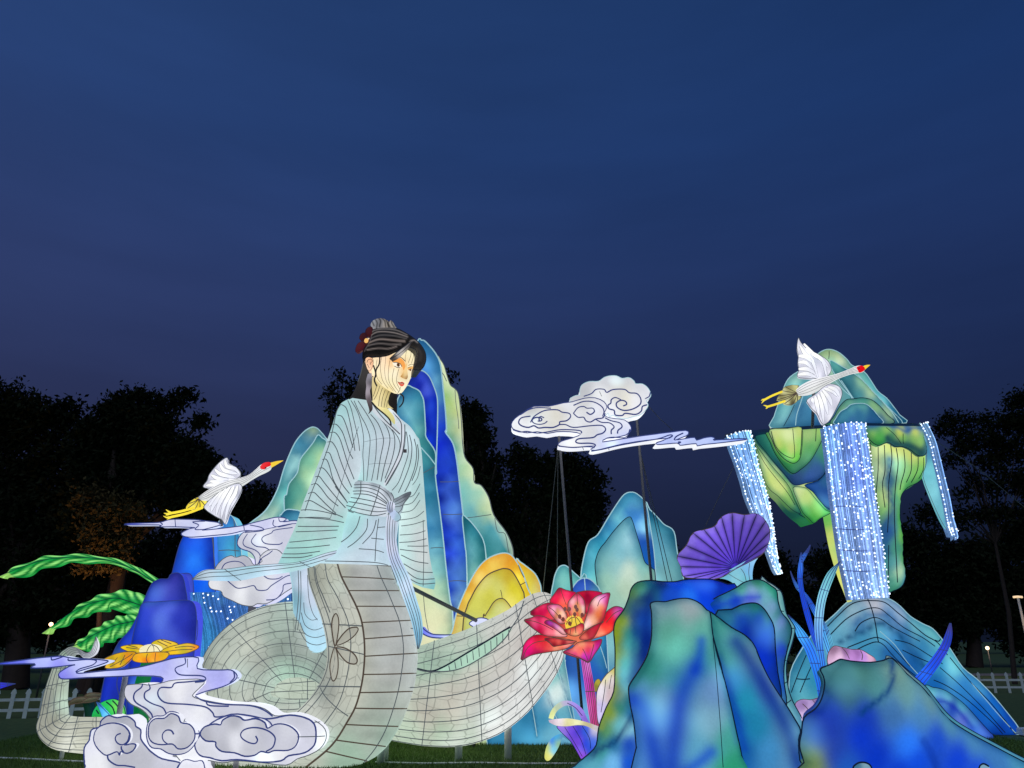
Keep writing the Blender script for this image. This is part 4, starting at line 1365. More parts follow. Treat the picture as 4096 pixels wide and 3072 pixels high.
panel(t, 'rock_face', I2(432, 185, 470, 232, 560, 352, 640, 445, 715, 540, 755, 640, 805, 742, 760, 735, 700, 688, 620, 608, 560, 560, 515, 485, 475, 345), 14.38, T=0.12, bulge=0.06, n=3,
      ctrl=[(3030, 1790, (155, 197, 118)), (3050, 1850, (216, 228, 153)), (3080, 1910, (203, 218, 118)), (3110, 1950, (211, 224, 135)), (3150, 2000, (137, 188, 101)), (3190, 2045, (43, 120, 96)), (3100, 1880, (172, 206, 144))], rim='wire_dark', rim_r=1.2)
panel(t, 'rock_face', I2(742, 545, 800, 535, 860, 555, 930, 640, 1000, 718, 1045, 742, 960, 788, 910, 826, 870, 790, 820, 740, 775, 640), 14.36, T=0.12, bulge=0.07, n=3,
      ctrl=[(3190, 1960, (203, 219, 153)), (3220, 1990, (189, 216, 127)), (3270, 2030, (137, 206, 92)), (3300, 2050, (94, 197, 84)), (3250, 2085, (60, 163, 67)), (3215, 2050, (77, 171, 84))], rim='wire_dark', rim_r=1.2)
panel(t, 'rock_face', I2(835, 522, 940, 488, 1010, 420, 1060, 420, 1075, 690, 1020, 705, 960, 650, 900, 575), 14.40, T=0.1, bulge=0.05, n=3,
      ctrl=[(3250, 1945, (34, 77, 144)), (3300, 1920, (43, 94, 135)), (3300, 1980, (32, 71, 144)), (3320, 2020, (43, 85, 153))], rim='wire_dark', rim_r=1.2)
# stalk
loft(t, 'stalk', I2(985, 770, 1005, 880, 1040, 1050, 1100, 1250, 1150, 1380, 1180, 1460), I2(1060, 740, 1090, 860, 1130, 1030, 1160, 1200, 1190, 1350, 1215, 1450), [14.5, 14.45, 14.4, 14.3, 14.2, 14.2], 0.8,
     ctrl=[(3310, 2080, (103, 180, 84)), (3320, 2150, (198, 211, 110)), (3345, 2250, (202, 214, 118)), (3365, 2200, (155, 202, 118)), (3370, 2330, (210, 214, 110)), (3390, 2400, (203, 211, 127)), (3370, 2280, (220, 219, 92))])
# underside, right
panel(t, 'rock_face', I2(1290, 34, 1500, 34, 1770, 42, 1800, 180, 1830, 290, 1830, 370, 1800, 440, 1740, 500, 1660, 540, 1610, 600, 1600, 680, 1600, 800, 1620, 940, 1620, 1100, 1640, 1230, 1630, 1300, 1600, 1340, 1540, 1368, 1500, 1370, 1470, 1200, 1420, 900, 1380, 600, 1320, 250), 14.5, T=0.5, bulge=0.26, n=3,
      ctrl=[(3490, 1800, (203, 211, 135)), (3530, 1790, (203, 211, 101)), (3500, 1880, (203, 223, 170)), (3520, 1860, (103, 145, 118)), (3560, 1810, (210, 218, 118)), (3620, 1830, (203, 214, 118)), (3680, 1830, (172, 206, 101)), (3710, 1850, (155, 202, 101)), (3640, 1900, (120, 185, 92)), (3680, 1910, (94, 180, 92)), (3600, 1890, (137, 197, 127)), (3570, 1890, (155, 219, 170)), (3545, 1930, (43, 102, 127)), (3590, 1970, (155, 223, 118)), (3560, 2000, (77, 163, 127)), (3620, 1950, (86, 180, 92)), (3520, 2000, (198, 218, 135)), (3530, 2050, (146, 202, 110)), (3550, 2080, (38, 85, 135)), (3590, 2080, (94, 188, 84)), (3540, 2130, (32, 77, 144)), (3600, 2150, (120, 197, 84)), (3575, 2200, (60, 137, 118)), (3560, 2260, (77, 154, 161)), (3605, 2230, (103, 180, 101)), (3580, 2290, (189, 223, 178)), (3560, 2330, (103, 180, 153)), (3610, 2320, (77, 154, 170)), (3570, 2360, (77, 163, 118))],
      strokes=[(I2(1475, 330, 1468, 480, 1480, 620, 1500, 720, 1465, 800, 1450, 900, 1470, 1080), 13, (32, 77, 127), 0.8)],
      rim='wire_dark', rim_r=1.6)
panel(t, 'rock_face', I2(1300, 36, 1500, 36, 1760, 44, 1790, 150, 1812, 240, 1790, 285, 1740, 285, 1680, 240, 1620, 215, 1560, 215, 1500, 180, 1420, 205, 1340, 140), 14.2, T=0.25, bulge=0.12, n=3,
      ctrl=[(3480, 1705, (51, 102, 144)), (3560, 1700, (60, 111, 153)), (3620, 1720, (51, 94, 153)), (3670, 1715, (77, 128, 161)), (3480, 1720, (43, 120, 118)), (3540, 1715, (137, 188, 92)), (3590, 1735, (203, 214, 101)), (3650, 1730, (198, 211, 101)), (3500, 1755, (77, 163, 75)), (3480, 1735, (137, 188, 75)), (3520, 1775, (60, 154, 75)), (3560, 1755, (60, 128, 92)), (3580, 1775, (34, 94, 92)), (3630, 1780, (43, 111, 96)), (3670, 1770, (137, 188, 101)), (3690, 1800, (31, 77, 84)), (3640, 1765, (129, 180, 92)), (3600, 1760, (103, 171, 84))],
      strokes=[(I2(1480, 150, 1540, 200, 1620, 205, 1700, 230, 1760, 270, 1800, 260), 12, (29, 71, 79), 0.9), (I2(1340, 60, 1450, 50, 1560, 70, 1620, 105, 1680, 75, 1750, 80), 8, (43, 85, 144), 0.7)], rim='wire_dark', rim_r=1.8)
t.draw([I2(1365, 180, 1372, 400, 1395, 600), I2(1425, 215, 1425, 400, 1410, 600, 1430, 760), I2(1475, 200, 1480, 400, 1460, 520, 1480, 700), I2(1525, 195, 1535, 320, 1510, 500, 1510, 700, 1500, 900), I2(1570, 225, 1585, 350, 1565, 520, 1555, 700, 1560, 900, 1570, 1100, 1580, 1300), I2(1630, 235, 1640, 380, 1610, 500, 1600, 560), I2(1690, 260, 1690, 400, 1650, 500), I2(1745, 295, 1740, 400, 1690, 500), I2(1790, 300, 1785, 400, 1750, 470), I2(1510, 1000, 1508, 1150, 1510, 1330)], 'wire_dark', 1.7)
t.draw([I2(570, 90, 600, 200, 660, 270, 740, 305, 757, 260, 742, 70), I2(815, 62, 810, 200, 800, 280), I2(930, 60, 925, 170), I2(440, 200, 520, 350, 620, 480, 700, 580, 760, 680), I2(1625, 110, 1625, 170, 1630, 190), I2(1490, 60, 1560, 120, 1610, 190), I1(870, 280, 870, 320, 866, 360), I1(385, 1080, 450, 960, 500, 850)], 'wire_dark', 1.5)
t.draw([I1(512, 1070, 525, 960, 560, 850, 590, 760), I1(930, 590, 1010, 680, 1130, 780), I1(1000, 590, 1060, 680, 1120, 770), I1(1180, 530, 1300, 670, 1420, 800, 1540, 930, 1610, 1040)], 'wire_light', 1.8)
rod(t, 'support_post', Vector((at(3400, 2380, 14.75).x, 14.75, 0)), at(3330, 1750, 14.75), 0.09, 'steel')
t.done()

t = Thing('waterfall_lantern', 'wide blue waterfall of lights pouring from the floating mountain to the mound', 'lantern', 3500, 2700, 14.0, 'waterfalls of lit strands')
waterfall(t, 'waterfall', I2(985, 55, 1005, 200, 1025, 360, 1045, 540, 1075, 760, 1110, 1000, 1150, 1220, 1200, 1440), I2(1320, 28, 1345, 200, 1370, 380, 1395, 560, 1425, 760, 1455, 960, 1480, 1180, 1515, 1420), (13.95, 13.9), 46, 300,
          [(3300, 1720, (80, 150, 230)), (3380, 1710, (50, 100, 220)), (3450, 1710, (110, 160, 236)), (3320, 1800, (90, 150, 230)), (3400, 1800, (44, 84, 205)), (3470, 1830, (80, 130, 220)), (3340, 1900, (90, 140, 235)), (3420, 1900, (60, 100, 225)), (3360, 2050, (110, 150, 225)), (3440, 2050, (90, 130, 215)), (3500, 2100, (120, 160, 235)), (3390, 2200, (110, 150, 215)), (3470, 2200, (100, 130, 205)), (3420, 2330, (110, 150, 220)), (3500, 2330, (130, 170, 235)), (3430, 2390, (110, 150, 225)), (3530, 2390, (150, 190, 250))], True, 5)
t.draw([I2(1080, 690, 1250, 690, 1420, 700), I2(1100, 870, 1250, 878, 1440, 870), I2(1130, 1040, 1280, 1048, 1460, 1040), I2(1160, 1205, 1300, 1210, 1480, 1200)], 'wire_navy', 1.8, eps=0.05)
t.done()
t = Thing('waterfall_lantern', 'slanting waterfall of lights hanging from the ledge above the purple flower', 'lantern', 3000, 2600, 13.6, 'waterfalls of lit strands')
waterfall(t, 'waterfall', I2(212, 130, 245, 230, 290, 350, 335, 490, 370, 620, 420, 740, 480, 890, 535, 1040, 590, 1190, 618, 1236), I2(400, 92, 432, 200, 470, 380, 505, 490, 540, 620, 570, 760, 590, 900, 603, 1020, 612, 1110, 636, 1232), 13.7, 24, 150,
          [(2930, 1740, (70, 150, 210)), (2990, 1740, (90, 170, 220)), (2960, 1830, (90, 150, 225)), (3020, 1880, (110, 160, 225)), (2990, 1960, (90, 150, 215)), (3050, 2000, (130, 170, 230)), (3060, 2120, (130, 170, 225)), (3100, 2270, (130, 180, 235))], True, 8)
rod(t, 'top_bracket', at(2905, 1742, 13.75), at(3010, 1728, 14.3), 0.03, 'pole')
t.done()
t = Thing('waterfall_lantern', 'narrow teal waterfall with a row of lights on the outer end of the ledge', 'lantern', 3750, 2600, 13.9, 'waterfalls of lit strands')
panel(t, 'backing_sheet', I2(1745, 40, 1785, 42, 1850, 170, 1890, 330, 1930, 490, 1968, 640, 2000, 790, 2030, 870, 2035, 935, 1990, 900, 1940, 830, 1890, 730, 1830, 590, 1780, 450, 1800, 380, 1810, 260), 14.2, T=0.06, bulge=0.05, n=2, mat='cloth_soft',
      ctrl=[(3690, 1720, (130, 190, 200)), (3700, 1800, (60, 120, 150)), (3720, 1880, (110, 190, 200)), (3740, 1960, (130, 205, 215)), (3770, 2050, (110, 185, 196)), (3800, 2130, (110, 190, 205)), (3800, 2060, (40, 90, 150)), (3770, 1950, (40, 100, 150)), (3730, 1800, (50, 110, 160))], rim='wire', rim_r=1.2)
waterfall(t, 'waterfall', I2(1762, 38, 1825, 160, 1866, 320, 1905, 480, 1942, 640, 1970, 790, 1985, 860, 2010, 930), I2(1800, 40, 1868, 190, 1910, 340, 1945, 490, 1985, 650, 2010, 800, 2032, 860, 2042, 962), 14.1, 7, 20,
          [(3690, 1710, (110, 170, 225)), (3740, 1850, (90, 150, 225)), (3780, 2000, (90, 150, 230)), (3810, 2130, (110, 170, 250))], True, 9)
t.done()

# ------------------------------------------------------------------ mound under the waterfall
t = Thing('mound_lantern', 'broad blue mound lantern with contour lines, catching the wide waterfall', 'lantern', 3500, 2930, 14.3, 'glowing mountain lanterns')
panel(t, 'rock_face', J(330, 1150, 340, 900, 430, 720, 520, 590, 610, 510, 700, 430, 760, 370, 820, 320, 900, 290, 960, 278, 1060, 285, 1150, 320, 1220, 370, 1300, 450, 1400, 510, 1480, 550, 1560, 640, 1620, 710, 1720, 860, 1830, 950, 1950, 1070, 2050, 1190, 2172, 1350, 2150, 1400) + [gp(3900, 14.35), gp(3500, 14.35), gp(3150, 14.35)], 14.35, T=0.9, bulge=0.35, br=260, n=3, res=47, side=(60, 130, 200),
      ctrl=[(3470, 2388, (170, 176, 190)), (3540, 2400, (150, 180, 205)), (3400, 2440, (150, 180, 190)), (3480, 2420, (206, 200, 205)), (3580, 2450, (150, 176, 205)), (3340, 2490, (110, 170, 190)), (3440, 2460, (90, 150, 180)), (3530, 2460, (60, 120, 176)), (3640, 2510, (110, 180, 190)), (3420, 2500, (20, 90, 150)), (3500, 2500, (40, 110, 165)), (3600, 2530, (30, 100, 160)), (3700, 2520, (110, 190, 195)), (3320, 2540, (90, 160, 190)), (3560, 2560, (30, 110, 170)), (3660, 2570, (40, 120, 170)), (3750, 2560, (100, 185, 195)), (3480, 2520, (90, 170, 190)), (3420, 2560, (60, 140, 176)), (3520, 2600, (20, 84, 150)), (3620, 2640, (20, 90, 160)), (3720, 2650, (40, 130, 180)), (3800, 2650, (110, 196, 210)), (3450, 2610, (60, 140, 180)), (3580, 2700, (10, 74, 150)), (3700, 2740, (16, 90, 165)), (3820, 2750, (40, 120, 190)), (3900, 2740, (70, 150, 200)), (3880, 2820, (10, 90, 180)), (3950, 2820, (20, 100, 190)), (4030, 2900, (14, 76, 180)), (3980, 2930, (10, 60, 160)), (3200, 2650, (60, 140, 170)), (3180, 2750, (90, 170, 190)), (3230, 2720, (40, 130, 165)), (3200, 2850, (90, 170, 170)), (3850, 2920, (20, 60, 180))],
      strokes=[(J(680, 660, 780, 610, 900, 560, 960, 520, 1020, 515, 1080, 540, 1150, 600, 1210, 660, 1280, 780, 1380, 900), 9, (8, 60, 104), 0.75), (J(820, 500, 900, 450, 1010, 430, 1080, 450, 1160, 510), 10, (16, 80, 140), 0.5)], rim='wire_light', rim_r=1.8)
t.draw([J(620, 550, 740, 430, 820, 360, 900, 330, 1000, 325, 1100, 340, 1200, 420, 1300, 500, 1420, 600, 1520, 660, 1600, 760), J(660, 600, 780, 480, 880, 420, 980, 385, 1060, 390, 1140, 450, 1250, 540, 1400, 620, 1500, 690),
        J(860, 570, 900, 510, 960, 475, 1020, 460, 1080, 480, 1150, 530, 1260, 590, 1380, 650), J(950, 285, 970, 330, 990, 380, 1010, 450, 1025, 520, 1040, 620, 1050, 660), J(800, 700, 900, 660, 980, 630, 1040, 620, 1110, 650, 1180, 720, 1300, 850),
        J(870, 720, 950, 680, 1030, 655, 1090, 680, 1150, 750, 1260, 860, 1350, 930), J(1180, 640, 1300, 670, 1450, 760, 1560, 830), J(1240, 720, 1340, 770, 1480, 830), J(1540, 860, 1700, 1000, 1900, 1200, 2060, 1380), J(1620, 780, 1760, 950, 1960, 1160, 2140, 1390), J(1490, 960, 1600, 1010, 1760, 1120, 1960, 1300, 2040, 1390), J(350, 1060, 410, 900, 470, 760), J(420, 1060, 470, 940, 520, 830), J(390, 950, 450, 955, 500, 950), J(1500, 640, 1530, 650, 1545, 630)], 'wire_dark', 2.0, eps=0.02)
t.draw([J(1780, 970, 1900, 1110, 2020, 1250, 2150, 1390), J(1060, 570, 1180, 680, 1280, 820, 1380, 930)], 'wire_light', 1.6, eps=0.02)
panel(t, 'rock_face', J(1300, 1300, 1400, 1020, 1480, 1018, 1560, 1035, 1640, 1080, 1740, 1160, 1840, 1270, 1940, 1380, 1960, 1398) + [gp(3940, 13.75), gp(3600, 13.75)], 13.75, T=0.25, bulge=0.08,
      ctrl=[(3720, 2755, (110, 190, 205)), (3780, 2780, (110, 190, 210)), (3760, 2800, (90, 150, 205)), (3840, 2820, (90, 170, 200)), (3800, 2830, (20, 50, 170)), (3880, 2880, (80, 140, 200)), (3840, 2880, (90, 110, 200)), (3930, 2930, (60, 90, 200)), (3880, 2920, (20, 60, 190)), (3750, 2830, (20, 60, 180))],
      strokes=[(J(1500, 1120, 1580, 1140, 1680, 1220, 1780, 1340), 10, (20, 40, 170), 0.7)], rim='wire_dark', rim_r=1.6)
t.done()


# ------------------------------------------------------------------ long blue leaves
def blade(th, name, L, R, Y, ctrl, depth=0.5):
    o, g, c = loft(th, name, L, R, Y, depth, ctrl=ctrl, mat='cloth_soft', na=14)
    grid_wires(th, g, c, (60, 100, 140), (0.3, 0.55, 0.8), 'wire_navy', 1.4)
    return o


CB = [(3330, 2250, (20, 90, 230)), (3300, 2700, (30, 110, 235))]
t = Thing('leaf_plant_lantern', 'tuft of long blue blade leaves rising between the green rock and mound', 'plant', 3270, 2950, 11.3)
blade(t, 'leaf', J(425, -60, 405, 60, 400, 150, 420, 280, 460, 450, 520, 640, 580, 800, 600, 950), J(435, -60, 445, 60, 440, 150, 460, 280, 500, 420, 545, 600, 610, 800, 650, 950), 11.6, [(3195, 2240, (60, 130, 250)), (3205, 2340, (20, 76, 220)), (3220, 2440, (14, 66, 225)), (3250, 2560, (30, 80, 225)), (3290, 2680, (40, 120, 240))])
blade(t, 'leaf', [(3240, 2180), (3225, 2200), (3210, 2220), (3199, 2250)], [(3242, 2180), (3238, 2200), (3228, 2220), (3212, 2250)], 11.6, [(3240, 2180, (30, 40, 120)), (3205, 2245, (50, 120, 245))])
blade(t, 'leaf', J(342, 88, 350, 130, 390, 230, 460, 300, 500, 380, 560, 500, 600, 640, 640, 760), J(345, 88, 380, 160, 420, 220, 480, 280, 540, 370, 610, 500, 650, 620, 690, 720), 11.9, [(3165, 2300, (40, 90, 200)), (3190, 2350, (60, 140, 235)), (3240, 2400, (20, 80, 220)), (3280, 2480, (60, 150, 240)), (3310, 2560, (90, 180, 245))])
blade(t, 'leaf', J(738, 12, 640, 100, 580, 230, 550, 350, 535, 500, 545, 650, 570, 800, 600, 1000), J(741, 12, 700, 120, 650, 250, 620, 360, 605, 500, 605, 650, 620, 800, 650, 1000), 11.4, [(3350, 2265, (90, 150, 170)), (3310, 2310, (110, 190, 200)), (3290, 2380, (130, 205, 225)), (3275, 2450, (140, 205, 240)), (3275, 2520, (110, 170, 235)), (3280, 2600, (60, 140, 240)), (3295, 2700, (40, 130, 245))])
blade(t, 'leaf', J(318, 438, 370, 530, 400, 620, 460, 720, 510, 860, 550, 1000, 565, 1090, 590, 1200), J(330, 440, 420, 530, 490, 620, 550, 740, 585, 860, 605, 1000, 608, 1090, 630, 1200), 11.2, [(3160, 2465, (60, 160, 235)), (3200, 2540, (70, 170, 245)), (3230, 2600, (20, 96, 230)), (3265, 2680, (40, 130, 245)), (3280, 2760, (30, 110, 240))])
blade(t, 'leaf', J(600, 500, 630, 600, 660, 720, 640, 800, 620, 900), J(615, 490, 650, 560, 690, 700, 665, 800, 650, 900), 11.5, [(3300, 2500, (90, 170, 230)), (3320, 2590, (110, 205, 235))])
t.done()
t = Thing('leaf_plant_lantern', 'single curved ultramarine blade leaf leaning out over the mound', 'plant', 3680, 2950, 11.0)
blade(t, 'leaf', J(1615, 505, 1580, 600, 1540, 690, 1470, 790, 1400, 870, 1330, 945, 1270, 1010, 1180, 1120, 1120, 1300), J(1632, 505, 1638, 600, 1615, 700, 1560, 800, 1500, 890, 1410, 1010, 1350, 1080, 1260, 1180, 1180, 1320), 10.6, [(3803, 2495, (70, 60, 130)), (3795, 2560, (30, 60, 190)), (3770, 2610, (50, 70, 225)), (3730, 2660, (30, 80, 235)), (3690, 2700, (40, 110, 245)), (3670, 2740, (20, 60, 220))])
t.done()

# ------------------------------------------------------------------ pink petals behind the blue rock
t = Thing('petal_lantern', 'mauve pink petal lantern peeping over the rim of the deep blue rock', 'lantern', 3390, 2950, 10.9)
panel(t, 'petal', J(640, 760, 650, 730, 690, 688, 760, 700, 830, 715, 900, 718, 960, 750, 1020, 800, 1000, 900, 700, 900, 640, 830), 10.9, T=0.12, bulge=0.12, mat='cloth_gloss',
      ctrl=[(3330, 2600, (120, 80, 110)), (3340, 2620, (240, 200, 235)), (3370, 2600, (130, 90, 140)), (3390, 2625, (196, 140, 215)), (3420, 2610, (150, 100, 165)), (3440, 2625, (205, 150, 235)), (3470, 2620, (230, 180, 205)), (3500, 2640, (160, 120, 150))], rim='wire_brown', rim_r=1.6)
t.draw([J(755, 700, 790, 740, 815, 790), J(905, 725, 920, 760, 915, 800)], 'wire_brown', 1.5)
rod(t, 'stem', Vector((at(3400, 2700, 10.95).x, 10.95, 0)), at(3400, 2660, 10.95), 0.04, 'steel')
t.done()
t = Thing('petal_lantern', 'lilac petal lantern wedged between the green rock and the deep blue rock', 'lantern', 3220, 2950, 10.5)
panel(t, 'petal', J(380, 1150, 430, 1115, 500, 1118, 560, 1105, 600, 1095, 600, 1200, 540, 1260, 440, 1330, 400, 1220), 10.5, T=0.12, bulge=0.10, mat='cloth_gloss',
      ctrl=[(3200, 2820, (150, 120, 176)), (3240, 2830, (196, 170, 225)), (3210, 2860, (226, 196, 240)), (3260, 2810, (130, 100, 150)), (3215, 2890, (235, 205, 250))], rim='wire_brown', rim_r=1.6)
t.draw([J(520, 1120, 545, 1150, 570, 1190), J(440, 1150, 480, 1190, 500, 1230)], 'wire_brown', 1.5)
rod(t, 'stem', Vector((at(3230, 2900, 10.55).x, 10.55, 0)), at(3230, 2880, 10.55), 0.04, 'steel')
t.done()

# ------------------------------------------------------------------ front rocks
t = Thing('rock_lantern', 'large green and royal blue rock lantern with overlapping slabs beside the lotus', 'lantern', 2850, 3072, 10.0, 'glowing blue rock lanterns')
panel(t, 'rock_face', H(1480, 160, 1540, 175, 1600, 210, 1650, 260, 1670, 340, 1690, 430, 1735, 500, 1758, 550, 1740, 650, 1690, 830, 1700, 1000, 1740, 1130, 1825, 1290, 1808, 1360, 1800, 1500, 1840, 1760, 1500, 1760, 1500, 600), 10.45, T=0.5, bulge=0.04, n=3,
      ctrl=[(3100, 2340, (190, 205, 196)), (3130, 2400, (130, 190, 185)), (3170, 2500, (150, 205, 205)), (3150, 2600, (130, 200, 205)), (3145, 2700, (140, 205, 210)), (3160, 2790, (110, 170, 176)), (3190, 2850, (120, 185, 200)), (3200, 2900, (110, 170, 200)), (3200, 3050, (30, 80, 150))], rim='wire_dark', rim_r=2.2)
panel(t, 'rock_face', H(-60, 1770, 0, 1645, 100, 1560, 170, 1480, 190, 1340, 250, 1180, 310, 1050, 320, 850, 320, 700, 310, 560, 330, 480, 390, 400, 430, 300, 450, 230, 500, 180, 600, 165, 700, 175, 800, 175, 870, 160, 960, 155, 1060, 155, 1130, 165, 1220, 195, 1290, 215, 1290, 500, 1290, 1770), 10.3, T=0.8, bulge=0.30, br=150, n=3, res=56,
      ctrl=[(2550, 2330, (60, 130, 90)), (2600, 2335, (20, 110, 130)), (2525, 2380, (110, 150, 80)), (2560, 2380, (70, 150, 130)), (2640, 2340, (6, 40, 110)), (2590, 2400, (16, 80, 130)), (2700, 2335, (10, 60, 190)), (2660, 2385, (16, 70, 190)), (2780, 2330, (6, 64, 220)), (2740, 2375, (30, 110, 235)), (2830, 2330, (10, 70, 225)), (2860, 2360, (6, 40, 160)), (2900, 2350, (4, 50, 190)), (2800, 2380, (4, 60, 215)),
            (2500, 2440, (80, 130, 110)), (2480, 2480, (150, 170, 30)), (2465, 2540, (150, 166, 20)), (2500, 2540, (30, 130, 120)), (2470, 2620, (120, 150, 70)), (2510, 2570, (70, 170, 170)), (2540, 2460, (6, 40, 110)), (2535, 2530, (6, 60, 140)), (2560, 2480, (10, 90, 200)), (2570, 2560, (4, 30, 120)), (2560, 2640, (4, 30, 110)), (2490, 2650, (60, 150, 150)), (2480, 2700, (90, 170, 180)), (2500, 2740, (110, 190, 205)), (2540, 2680, (6, 40, 120)), (2470, 2770, (130, 160, 130)), (2500, 2800, (20, 110, 120)), (2440, 2850, (140, 160, 30)), (2470, 2830, (20, 120, 100)), (2420, 2920, (90, 150, 90)), (2470, 2890, (90, 180, 190)), (2490, 2900, (150, 215, 230)), (2510, 2850, (30, 110, 170)), (2440, 2960, (10, 96, 150)), (2500, 2960, (6, 60, 176)), (2400, 2990, (60, 150, 150)), (2350, 3050, (90, 170, 190)), (2440, 3040, (110, 180, 230)), (2500, 3040, (20, 80, 200)), (2520, 2800, (6, 60, 130))],
      strokes=[(H(560, 330, 540, 480, 530, 660, 500, 830, 440, 960), 26, (4, 34, 120), 0.8), (H(330, 480, 318, 620, 322, 820, 312, 1040, 255, 1170, 200, 1330), 12, (140, 160, 30), 0.65), (H(640, 200, 560, 290, 500, 330), 22, (6, 36, 100), 0.7), (H(760, 190, 900, 230, 1080, 220), 16, (6, 70, 215), 0.6), (H(440, 1210, 400, 1290, 340, 1380, 280, 1450, 190, 1500, 120, 1560), 11, (6, 54, 104), 0.8), (H(460, 350, 440, 440, 450, 560, 440, 800, 430, 950), 14, (4, 60, 120), 0.5)], rim='wire_dark', rim_r=3.0)
panel(t, 'rock_face', H(1060, 370, 1110, 310, 1200, 265, 1290, 220, 1350, 180, 1430, 158, 1500, 165, 1570, 210, 1610, 245, 1622, 330, 1650, 420, 1700, 480, 1730, 550, 1720, 630, 1690, 740, 1670, 850, 1670, 980, 1690, 1150, 1640, 1300, 1400, 1300, 1200, 700, 1110, 440), 10.05, T=0.4, bulge=0.16, br=110, n=3,
      ctrl=[(2850, 2400, (10, 80, 160)), (2900, 2380, (60, 140, 176)), (2960, 2350, (90, 176, 150)), (3020, 2330, (50, 140, 100)), (3070, 2350, (60, 176, 130)), (3000, 2370, (130, 165, 205)), (2930, 2410, (10, 60, 180)), (3050, 2380, (110, 170, 190)), (3100, 2380, (40, 150, 120)), (2990, 2400, (90, 100, 205)), (3080, 2430, (120, 160, 200)), (3100, 2460, (40, 130, 110)), (3110, 2480, (110, 130, 200)), (3150, 2510, (40, 110, 110)), (3130, 2540, (60, 110, 150)), (3150, 2560, (50, 120, 110)), (3120, 2600, (30, 60, 190)), (3130, 2650, (40, 90, 150)), (3120, 2740, (40, 100, 200)), (3130, 2800, (60, 120, 170))],
      strokes=[(H(1080, 400, 1200, 345, 1330, 310, 1440, 300), 14, (6, 46, 190), 0.6)], rim='wire_dark', rim_r=3.0)
panel(t, 'rock_face', H(1120, 440, 1250, 395, 1340, 355, 1440, 345, 1500, 380, 1550, 450, 1590, 540, 1600, 700, 1620, 900, 1650, 1090, 1600, 1200, 1450, 1200, 1300, 800), 9.9, T=0.25, bulge=0.10, n=3,
      ctrl=[(2900, 2460, (40, 110, 140)), (2960, 2430, (60, 140, 140)), (3020, 2420, (40, 130, 110)), (3070, 2460, (60, 130, 130)), (2960, 2470, (10, 50, 170)), (3030, 2480, (6, 44, 170)), (3090, 2500, (10, 60, 190)), (2980, 2530, (4, 36, 150)), (3050, 2560, (6, 50, 190)), (3095, 2600, (10, 50, 170)), (3040, 2640, (10, 50, 200)), (3090, 2700, (14, 50, 160)), (3100, 2760, (16, 60, 150))], rim='wire_dark', rim_r=3.2)
panel(t, 'rock_face', H(1075, 425, 1130, 450, 1250, 540, 1340, 590, 1400, 640, 1440, 700, 1480, 800, 1540, 930, 1600, 1030, 1680, 1150, 1760, 1280, 1800, 1360, 1785, 1440, 1795, 1600, 1840, 1770, 1300, 1770, 1200, 1000, 1100, 600), 9.75, T=0.4, bulge=0.16, br=120, n=3, res=47,
      ctrl=[(2870, 2490, (66, 150, 140)), (2940, 2540, (90, 160, 160)), (2890, 2620, (70, 150, 145)), (3010, 2600, (110, 155, 170)), (2910, 2730, (30, 110, 185)), (3060, 2730, (70, 100, 170)), (2970, 2800, (30, 145, 175)), (2930, 2880, (10, 80, 165)), (3010, 2900, (26, 130, 170)), (3140, 2880, (80, 130, 170)), (2960, 3000, (14, 84, 160)), (3060, 3000, (60, 135, 190)), (3170, 2960, (100, 145, 165)), (3150, 3050, (80, 140, 190))],
      strokes=[(H(1270, 660, 1360, 790, 1470, 980, 1580, 1180, 1690, 1400, 1760, 1640), 38, (6, 44, 140), 0.8), (H(1130, 780, 1180, 920, 1240, 1100, 1330, 1500), 16, (8, 60, 165), 0.7), (H(1440, 720, 1520, 920, 1640, 1130), 12, (90, 130, 170), 0.5)], rim='wire_dark', rim_r=3.2)
panel(t, 'rock_face', H(600, 360, 615, 340, 660, 333, 720, 335, 780, 320, 860, 308, 930, 315, 1000, 350, 1050, 400, 1080, 430, 1100, 600, 1140, 780, 1190, 950, 1240, 1150, 1290, 1380, 1330, 1560, 1360, 1770, 510, 1770, 490, 1500, 470, 1300, 440, 1150, 428, 1040, 440, 990, 500, 900, 560, 800, 590, 720, 612, 600, 612, 430), 9.65, T=0.4, bulge=0.20, br=130, n=3, res=53,
      ctrl=[(2640, 2430, (120, 155, 165)), (2760, 2430, (150, 160, 166)), (2660, 2530, (80, 150, 132)), (2790, 2520, (90, 170, 155)), (2690, 2600, (110, 205, 185)), (2600, 2680, (40, 130, 115)), (2800, 2630, (64, 150, 150)), (2680, 2700, (60, 140, 150)), (2560, 2780, (80, 140, 180)), (2640, 2800, (110, 160, 195)), (2840, 2760, (100, 140, 190)), (2660, 2900, (90, 145, 205)), (2830, 2880, (120, 166, 190)), (2890, 2960, (66, 160, 150)), (2600, 3030, (80, 140, 205)), (2780, 3000, (90, 160, 190)), (2910, 3050, (40, 150, 110))],
      strokes=[(H(985, 650, 970, 760, 930, 880), 24, (10, 70, 190), 0.7), (H(930, 870, 850, 1020, 790, 1220, 760, 1480, 750, 1659), 52, (4, 50, 180), 0.8), (H(470, 1120, 530, 1200, 580, 1370, 620, 1560, 650, 1700), 42, (6, 54, 185), 0.8), (H(1050, 1520, 960, 1600, 850, 1680), 30, (10, 70, 195), 0.75), (H(590, 760, 520, 900, 450, 1000), 18, (20, 100, 90), 0.6), (H(1150, 850, 1200, 1150, 1270, 1450), 12, (60, 120, 160), 0.5)], rim='wire_dark', rim_r=3.0)
